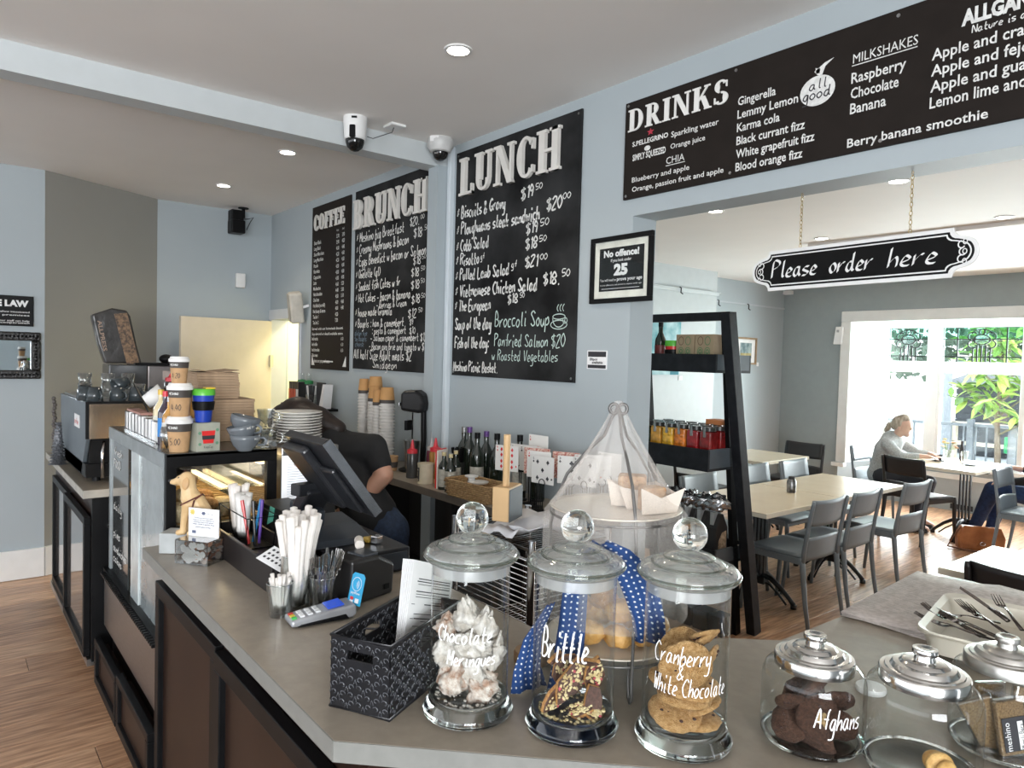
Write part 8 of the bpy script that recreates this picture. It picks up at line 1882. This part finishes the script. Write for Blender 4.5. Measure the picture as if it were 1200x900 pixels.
for s_ in (-1, 1): MB().ball(1, 8, 6, T(.281, -.02 + s_ * .030, 1.082) @ SC(.006, .010, .005)).build('eye', ink_m, t, smooth='all'); MB().ball(1, 8, 6, T(.205, -.015 + s_ * .078, 1.055) @ SC(.016, .006, .024)).build('ear', skin2_m, t, smooth='all'); MB().box(-.05, .15, -.04, .04, .003, .055, T((J['anR'] if s_ < 0 else J['anL'])[0][0], s_ * .12, 0)).build('shoe', ink_m, t, bevel=.02, seg=3)
MB().ball(1, 8, 6, T(.284, -.026, 1.022) @ SC(.006, .018, .0045)).build('mouth', pm('lips', (.42, .14, .12), .5), t, smooth='all')
MB().tube([(.11, -.09, .95), (.16, -.05, .92), (.19, -.01, .86), (.17, .04, .92), (.12, .08, .95)], .006, 6).build('yellow_lanyard', pm('yellow_cord', (.62, .45, .03), .6), t, smooth='all')
# ---- second person, mostly outside the right edge
t = thing('person', 'person in a black top and blue jeans at the right end of the window table', 'person', (-1.88, 8.08, 0))
J = {'pelvis': ((0, 0, .53), (.15, .14)), 'waist': ((-.02, 0, .67), (.13, .12)), 'chest': ((-.05, 0, .83), (.15, .125)), 'upchest': ((-.06, 0, .96), (.12, .11)), 'neck': ((-.08, 0, 1.05), .05), 'head': ((-.11, 0, 1.16), (.085, .09)), 'chin': ((-.16, 0, 1.09), .04),
     'shR': ((-.06, .19, .94), .058), 'elR': ((-.20, .24, .72), .042), 'wrR': ((-.40, .16, .74), .028), 'palmr': ((-.47, .14, .75), (.032, .018)), 'shL': ((-.06, -.19, .94), .058), 'elL': ((-.14, -.24, .70), .042), 'wrL': ((-.38, -.20, .655), .028), 'palml': ((-.45, -.18, .645), (.034, .020)),
     'hipR': ((-.06, .10, .52), .09), 'knR': ((-.52, .12, .53), .062), 'anR': ((-.62, .12, .10), .04), 'toR': ((-.76, .12, .045), .034), 'hipL': ((-.06, -.10, .52), .09), 'knL': ((-.54, -.14, .55), .064), 'anL': ((-.70, -.10, .13), .04), 'toL': ((-.83, -.10, .07), .034)}
E = [('pelvis', 'waist'), ('waist', 'chest'), ('chest', 'upchest'), ('upchest', 'neck'), ('neck', 'head'), ('head', 'chin'), ('upchest', 'shR'), ('shR', 'elR'), ('elR', 'wrR'), ('wrR', 'palmr'), ('upchest', 'shL'), ('shL', 'elL'), ('elL', 'wrL'), ('wrL', 'palml'), ('pelvis', 'hipR'), ('hipR', 'knR'), ('knR', 'anR'), ('anR', 'toR'), ('pelvis', 'hipL'), ('hipL', 'knL'), ('knL', 'anL'), ('anL', 'toL')]
finger_set(J, E, 'r', J['palmr'][0], (-1, 0, 0), (0, 1, 0), (0, 0, 1), .07, .009, .7); finger_set(J, E, 'l', J['palml'][0], (-1, 0, -.1), (0, 1, 0), (0, 0, 1), .07, .009, .7)
skin('body', J, E, skin2_m, t, vox=.008, it=3)
S = {k: (J[k][0], tuple(a + .018 for a in J[k][1]) if hasattr(J[k][1], '__len__') else J[k][1] + .016) for k in ('pelvis', 'waist', 'chest', 'upchest', 'shR', 'elR', 'shL', 'elL')}; S['cuR'] = ((-.37, .17, .738), .036); S['cuL'] = ((-.34, -.205, .66), .036)
skin('black_top', S, [('pelvis', 'waist'), ('waist', 'chest'), ('chest', 'upchest'), ('upchest', 'shR'), ('shR', 'elR'), ('elR', 'cuR'), ('upchest', 'shL'), ('shL', 'elL'), ('elL', 'cuL')], blacktee, t)
S = {k: (J[k][0], tuple(a + .012 for a in J[k][1]) if hasattr(J[k][1], '__len__') else J[k][1] + .013) for k in ('pelvis', 'hipR', 'knR', 'anR', 'hipL', 'knL', 'anL')}
skin('jeans', S, [('pelvis', 'hipR'), ('hipR', 'knR'), ('knR', 'anR'), ('pelvis', 'hipL'), ('hipL', 'knL'), ('knL', 'anL')], pm('blue_jeans', (.015, .035, .10), .85, var=.2, scale=40), t)
MB().ball(1, 16, 12, T(-.09, 0, 1.19) @ SC(.10, .10, .10)).build('hair', hair_m, t, smooth='all')
bt = pm('brown_boot', (.16, .06, .03), .5)
for k in ('anR', 'anL'): x, y, z = J[k][0]; MB().box(-.16, .06, -.045, .045, z - .095, z + .02, T(x, y, 0)).build('shoe', bt, t, bevel=.025, seg=3)

# ================================================================ OUTSIDE THE BAY WINDOW
rail_m = pm('grey_railing', (.20, .22, .24), .5)
t = thing('railing', 'grey metal railing with thin bars outside the bay window', 'railing', (0, 0, 0))
def railing(p0, p1, n):
    p0, p1 = Vector(p0), Vector(p1); MB().bar(p0 + Vector((0, 0, .88)), p1 + Vector((0, 0, .88)), .05, .04).build('top_rail', rail_m, t); MB().bar(p0 + Vector((0, 0, .10)), p1 + Vector((0, 0, .10)), .04, .03).build('bottom_rail', rail_m, t)
    for k in range(n): q = p0.lerp(p1, (k + .5) / n); MB().bar(q + Vector((0, 0, .10)), q + Vector((0, 0, .87)), .022, .022).build('baluster', rail_m, t)
    for q in ((p0, p1) if abs(p0.x + 3.95) > .01 else (p1,)): MB().bar(q + Vector((0, 0, -.12)), q + Vector((0, 0, .97)), .08, .08).build('post', rail_m, t)
railing((-5.4, 11.6, 0), (-3.95, 11.9, 0), 9); railing((-3.95, 11.9, 0), (-2.2, 12.6, 0), 14); railing((-3.2, 11.2, 0), (-2.0, 11.2, 0), 16)
t = thing('street_tree', 'young leafy tree with big pale green leaves outside the window', 'tree', (-3.35, 11.05, -.12))
MB().tube([(0, 0, 0), (.02, 0, .6), (-.02, .02, 1.2), (.02, .0, 1.8), (.0, 0, 2.3)], [.045, .04, .032, .024, .012], 8).build('trunk', pm('bark', (.14, .11, .08), .85), t, smooth='all')
rn = random.Random(17); brs = []
for k in range(16):
    z = 1.05 + k * .085; a = k * 2.4; L_ = .85 * (1 - k * .03); e_ = (L_ * math.cos(a) * .8, L_ * math.sin(a) * .6, z + .22)
    MB().tube([(0, 0, z - .1), (e_[0] * .5, e_[1] * .5, z + .12), e_], [.014, .009, .004], 5).build('branch', pm('twig%d' % k, (.16, .14, .08), .8), t); brs.append(((0, 0, z), e_))
lfm = [pm('leaf_%d' % k, c_, .45) for k, c_ in enumerate([(.22, .36, .06), (.34, .48, .10), (.13, .24, .05)])]; lm0 = []
for k in range(3):
    m = MB(); m.add([(0, 0, 0), (.03, .06, .008), (.034, .11, .004), (0, .19, -.02), (-.034, .11, .004), (-.03, .06, .008), (0, .09, -.006)], [(0, 1, 6), (1, 2, 6), (2, 3, 6), (3, 4, 6), (4, 5, 6), (5, 0, 6)]); lm0.append(m.build('leaf', lfm[k], t))
for k in range(285):
    o = lm0[k % 3] if k < 3 else lm0[k % 3].copy()
    if k >= 3: col.objects.link(o)
    a, b = brs[rn.randrange(len(brs))]; f_ = rn.uniform(.15, 1.05); p = Vector(a).lerp(Vector(b), f_) + Vector((rn.uniform(-.1, .1), rn.uniform(-.1, .1), rn.uniform(-.06, .12)))
    o.location = p; o.rotation_euler = (rn.uniform(-.9, .6), rn.uniform(-.5, .5), rn.uniform(0, 6.28)); o.scale = (rn.uniform(1.0, 1.6),) * 3
t = thing('neighbour_house', 'dark timber house wall with a pale corner pillar beyond the railing', 'building', (0, 0, 0))
dkw = pm('dark_cladding', (.07, .075, .08), .7)
for k in range(11): MB().box(-5.95, -1.0, 17.0, 17.05 + .01 * (k % 2), .0 + k * .13, .12 + k * .13).build('cladding_board', dkw, t)
MB().box(-6.0, -5.68, 15.6, 16.0, -.1, 1.75).build('corner_pillar', pm('pale_block', (.45, .47, .48), .8), t); MB().box(-5.95, -1.0, 17.1, 19, -.1, 1.4).build('house_wall', dkw, t); MB().prism([(-6.2, 1.40), (-.8, 1.40), (-1.6, 1.72), (-5.4, 1.72)], -19.0, -16.8, MW).build('roof', pm('grey_roof', (.30, .31, .32), .7), t)
t = thing('garden_bench', 'pale timber bench with a green cushion beyond the railing', 'bench', (-4.1, 13.6, 0)); wm = pm('pale_timber', (.62, .54, .40), .7)
for z in (.42, .75): MB().box(-.7, .9, -.05, .05, z, z + .06).build('plank', wm, t)
for x in (-.65, .85): MB().box(x - .03, x + .03, -.05, .05, -.12, .8).build('leg', wm, t)
MB().box(.1, .45, -.09, -.04, .35, .62).build('green_cushion', pm('green_plastic', (.03, .35, .12), .5), t, bevel=.02)
# hedge far behind, seen through the toplights
hg = MB(); rn = random.Random(5)
for k in range(3600):
    p = Vector((rn.uniform(-13, 2), rn.uniform(20, 21.2), rn.uniform(1.55, 3.3) + .12 * math.sin(k))); s_ = rn.uniform(.06, .13); M_ = T(*p) @ Euler((rn.uniform(0, 3), rn.uniform(0, 3), 0)).to_matrix().to_4x4()
    hg.add([(-s_, 0, 0), (0, s_, .02), (s_, 0, 0), (0, -s_, -.02)], [(0, 1, 2, 3)], M_)
o = hg.build('hedge_leaves', pm('hedge_green', (.10, .15, .09), .8, c2=(.22, .28, .20), scale=2), None); o['kind'] = 'stuff'; tag(o, 'grey green foliage seen through the leaded toplights', 'hedge')

for o in bpy.data.objects:
    if o.parent is not None and o.name.split('.')[0] in ('lettering', 'chalk_lettering', 'printed_lines', 'newsprint_lines', 'pips', 'painted_lettering', 'ink_lettering', 'white_lettering', 'emblem_lettering', 'bright_edges', 'finial_scroll', 'green_symbols', 'brown_symbols', 'green_dot_print', 'white_print', 'red_dot_print', 'wire_shelf', 'side_wires', 'plate_ring', 'lid_ridge', 'label_print', 'wire_frame', 'walnut_half'):
        o['kind'] = 'stuff'
# stacked things: each says its own place in its stack
ORD = ['lowest', 'second', 'third', 'fourth', 'fifth', 'sixth', 'seventh', 'eighth', 'ninth', 'tenth', 'eleventh', 'twelfth', 'thirteenth', 'fourteenth', 'fifteenth', 'sixteenth', 'seventeenth', 'eighteenth', 'nineteenth', 'twentieth', 'twenty-first', 'twenty-second', 'twenty-third', 'twenty-fourth']
for grp, nm in [('white plates stacked on the warmer', 'white plate in the stack on the steel warmer'), ('upper stack of cardboard trays', 'cardboard cup tray in the upper stack'), ('lower stack of cardboard trays', 'cardboard cup tray in the lower stack'),
                ] + [('paper cups stacked on the back counter, stack ' + 'abcde'[i], 'white cup rim in the ' + ['tall back left stack', 'second stack from the left', 'third stack from the left', 'narrow stack', 'stack nearest the mixer'][i]) for i in range(5)]:
    ms = sorted([o for o in bpy.data.objects if o.get('group') == grp], key=lambda o: o.location.z)
    for i, o in enumerate(ms):
        o['label'] = nm + (', topmost one' if i == len(ms) - 1 else ', lowest one' if i == 0 else ', %s from the bottom' % ORD[i])
    if ms and grp.startswith('paper cups'):
        for o in ms: o['group'] = 'paper cups stacked on the back counter'
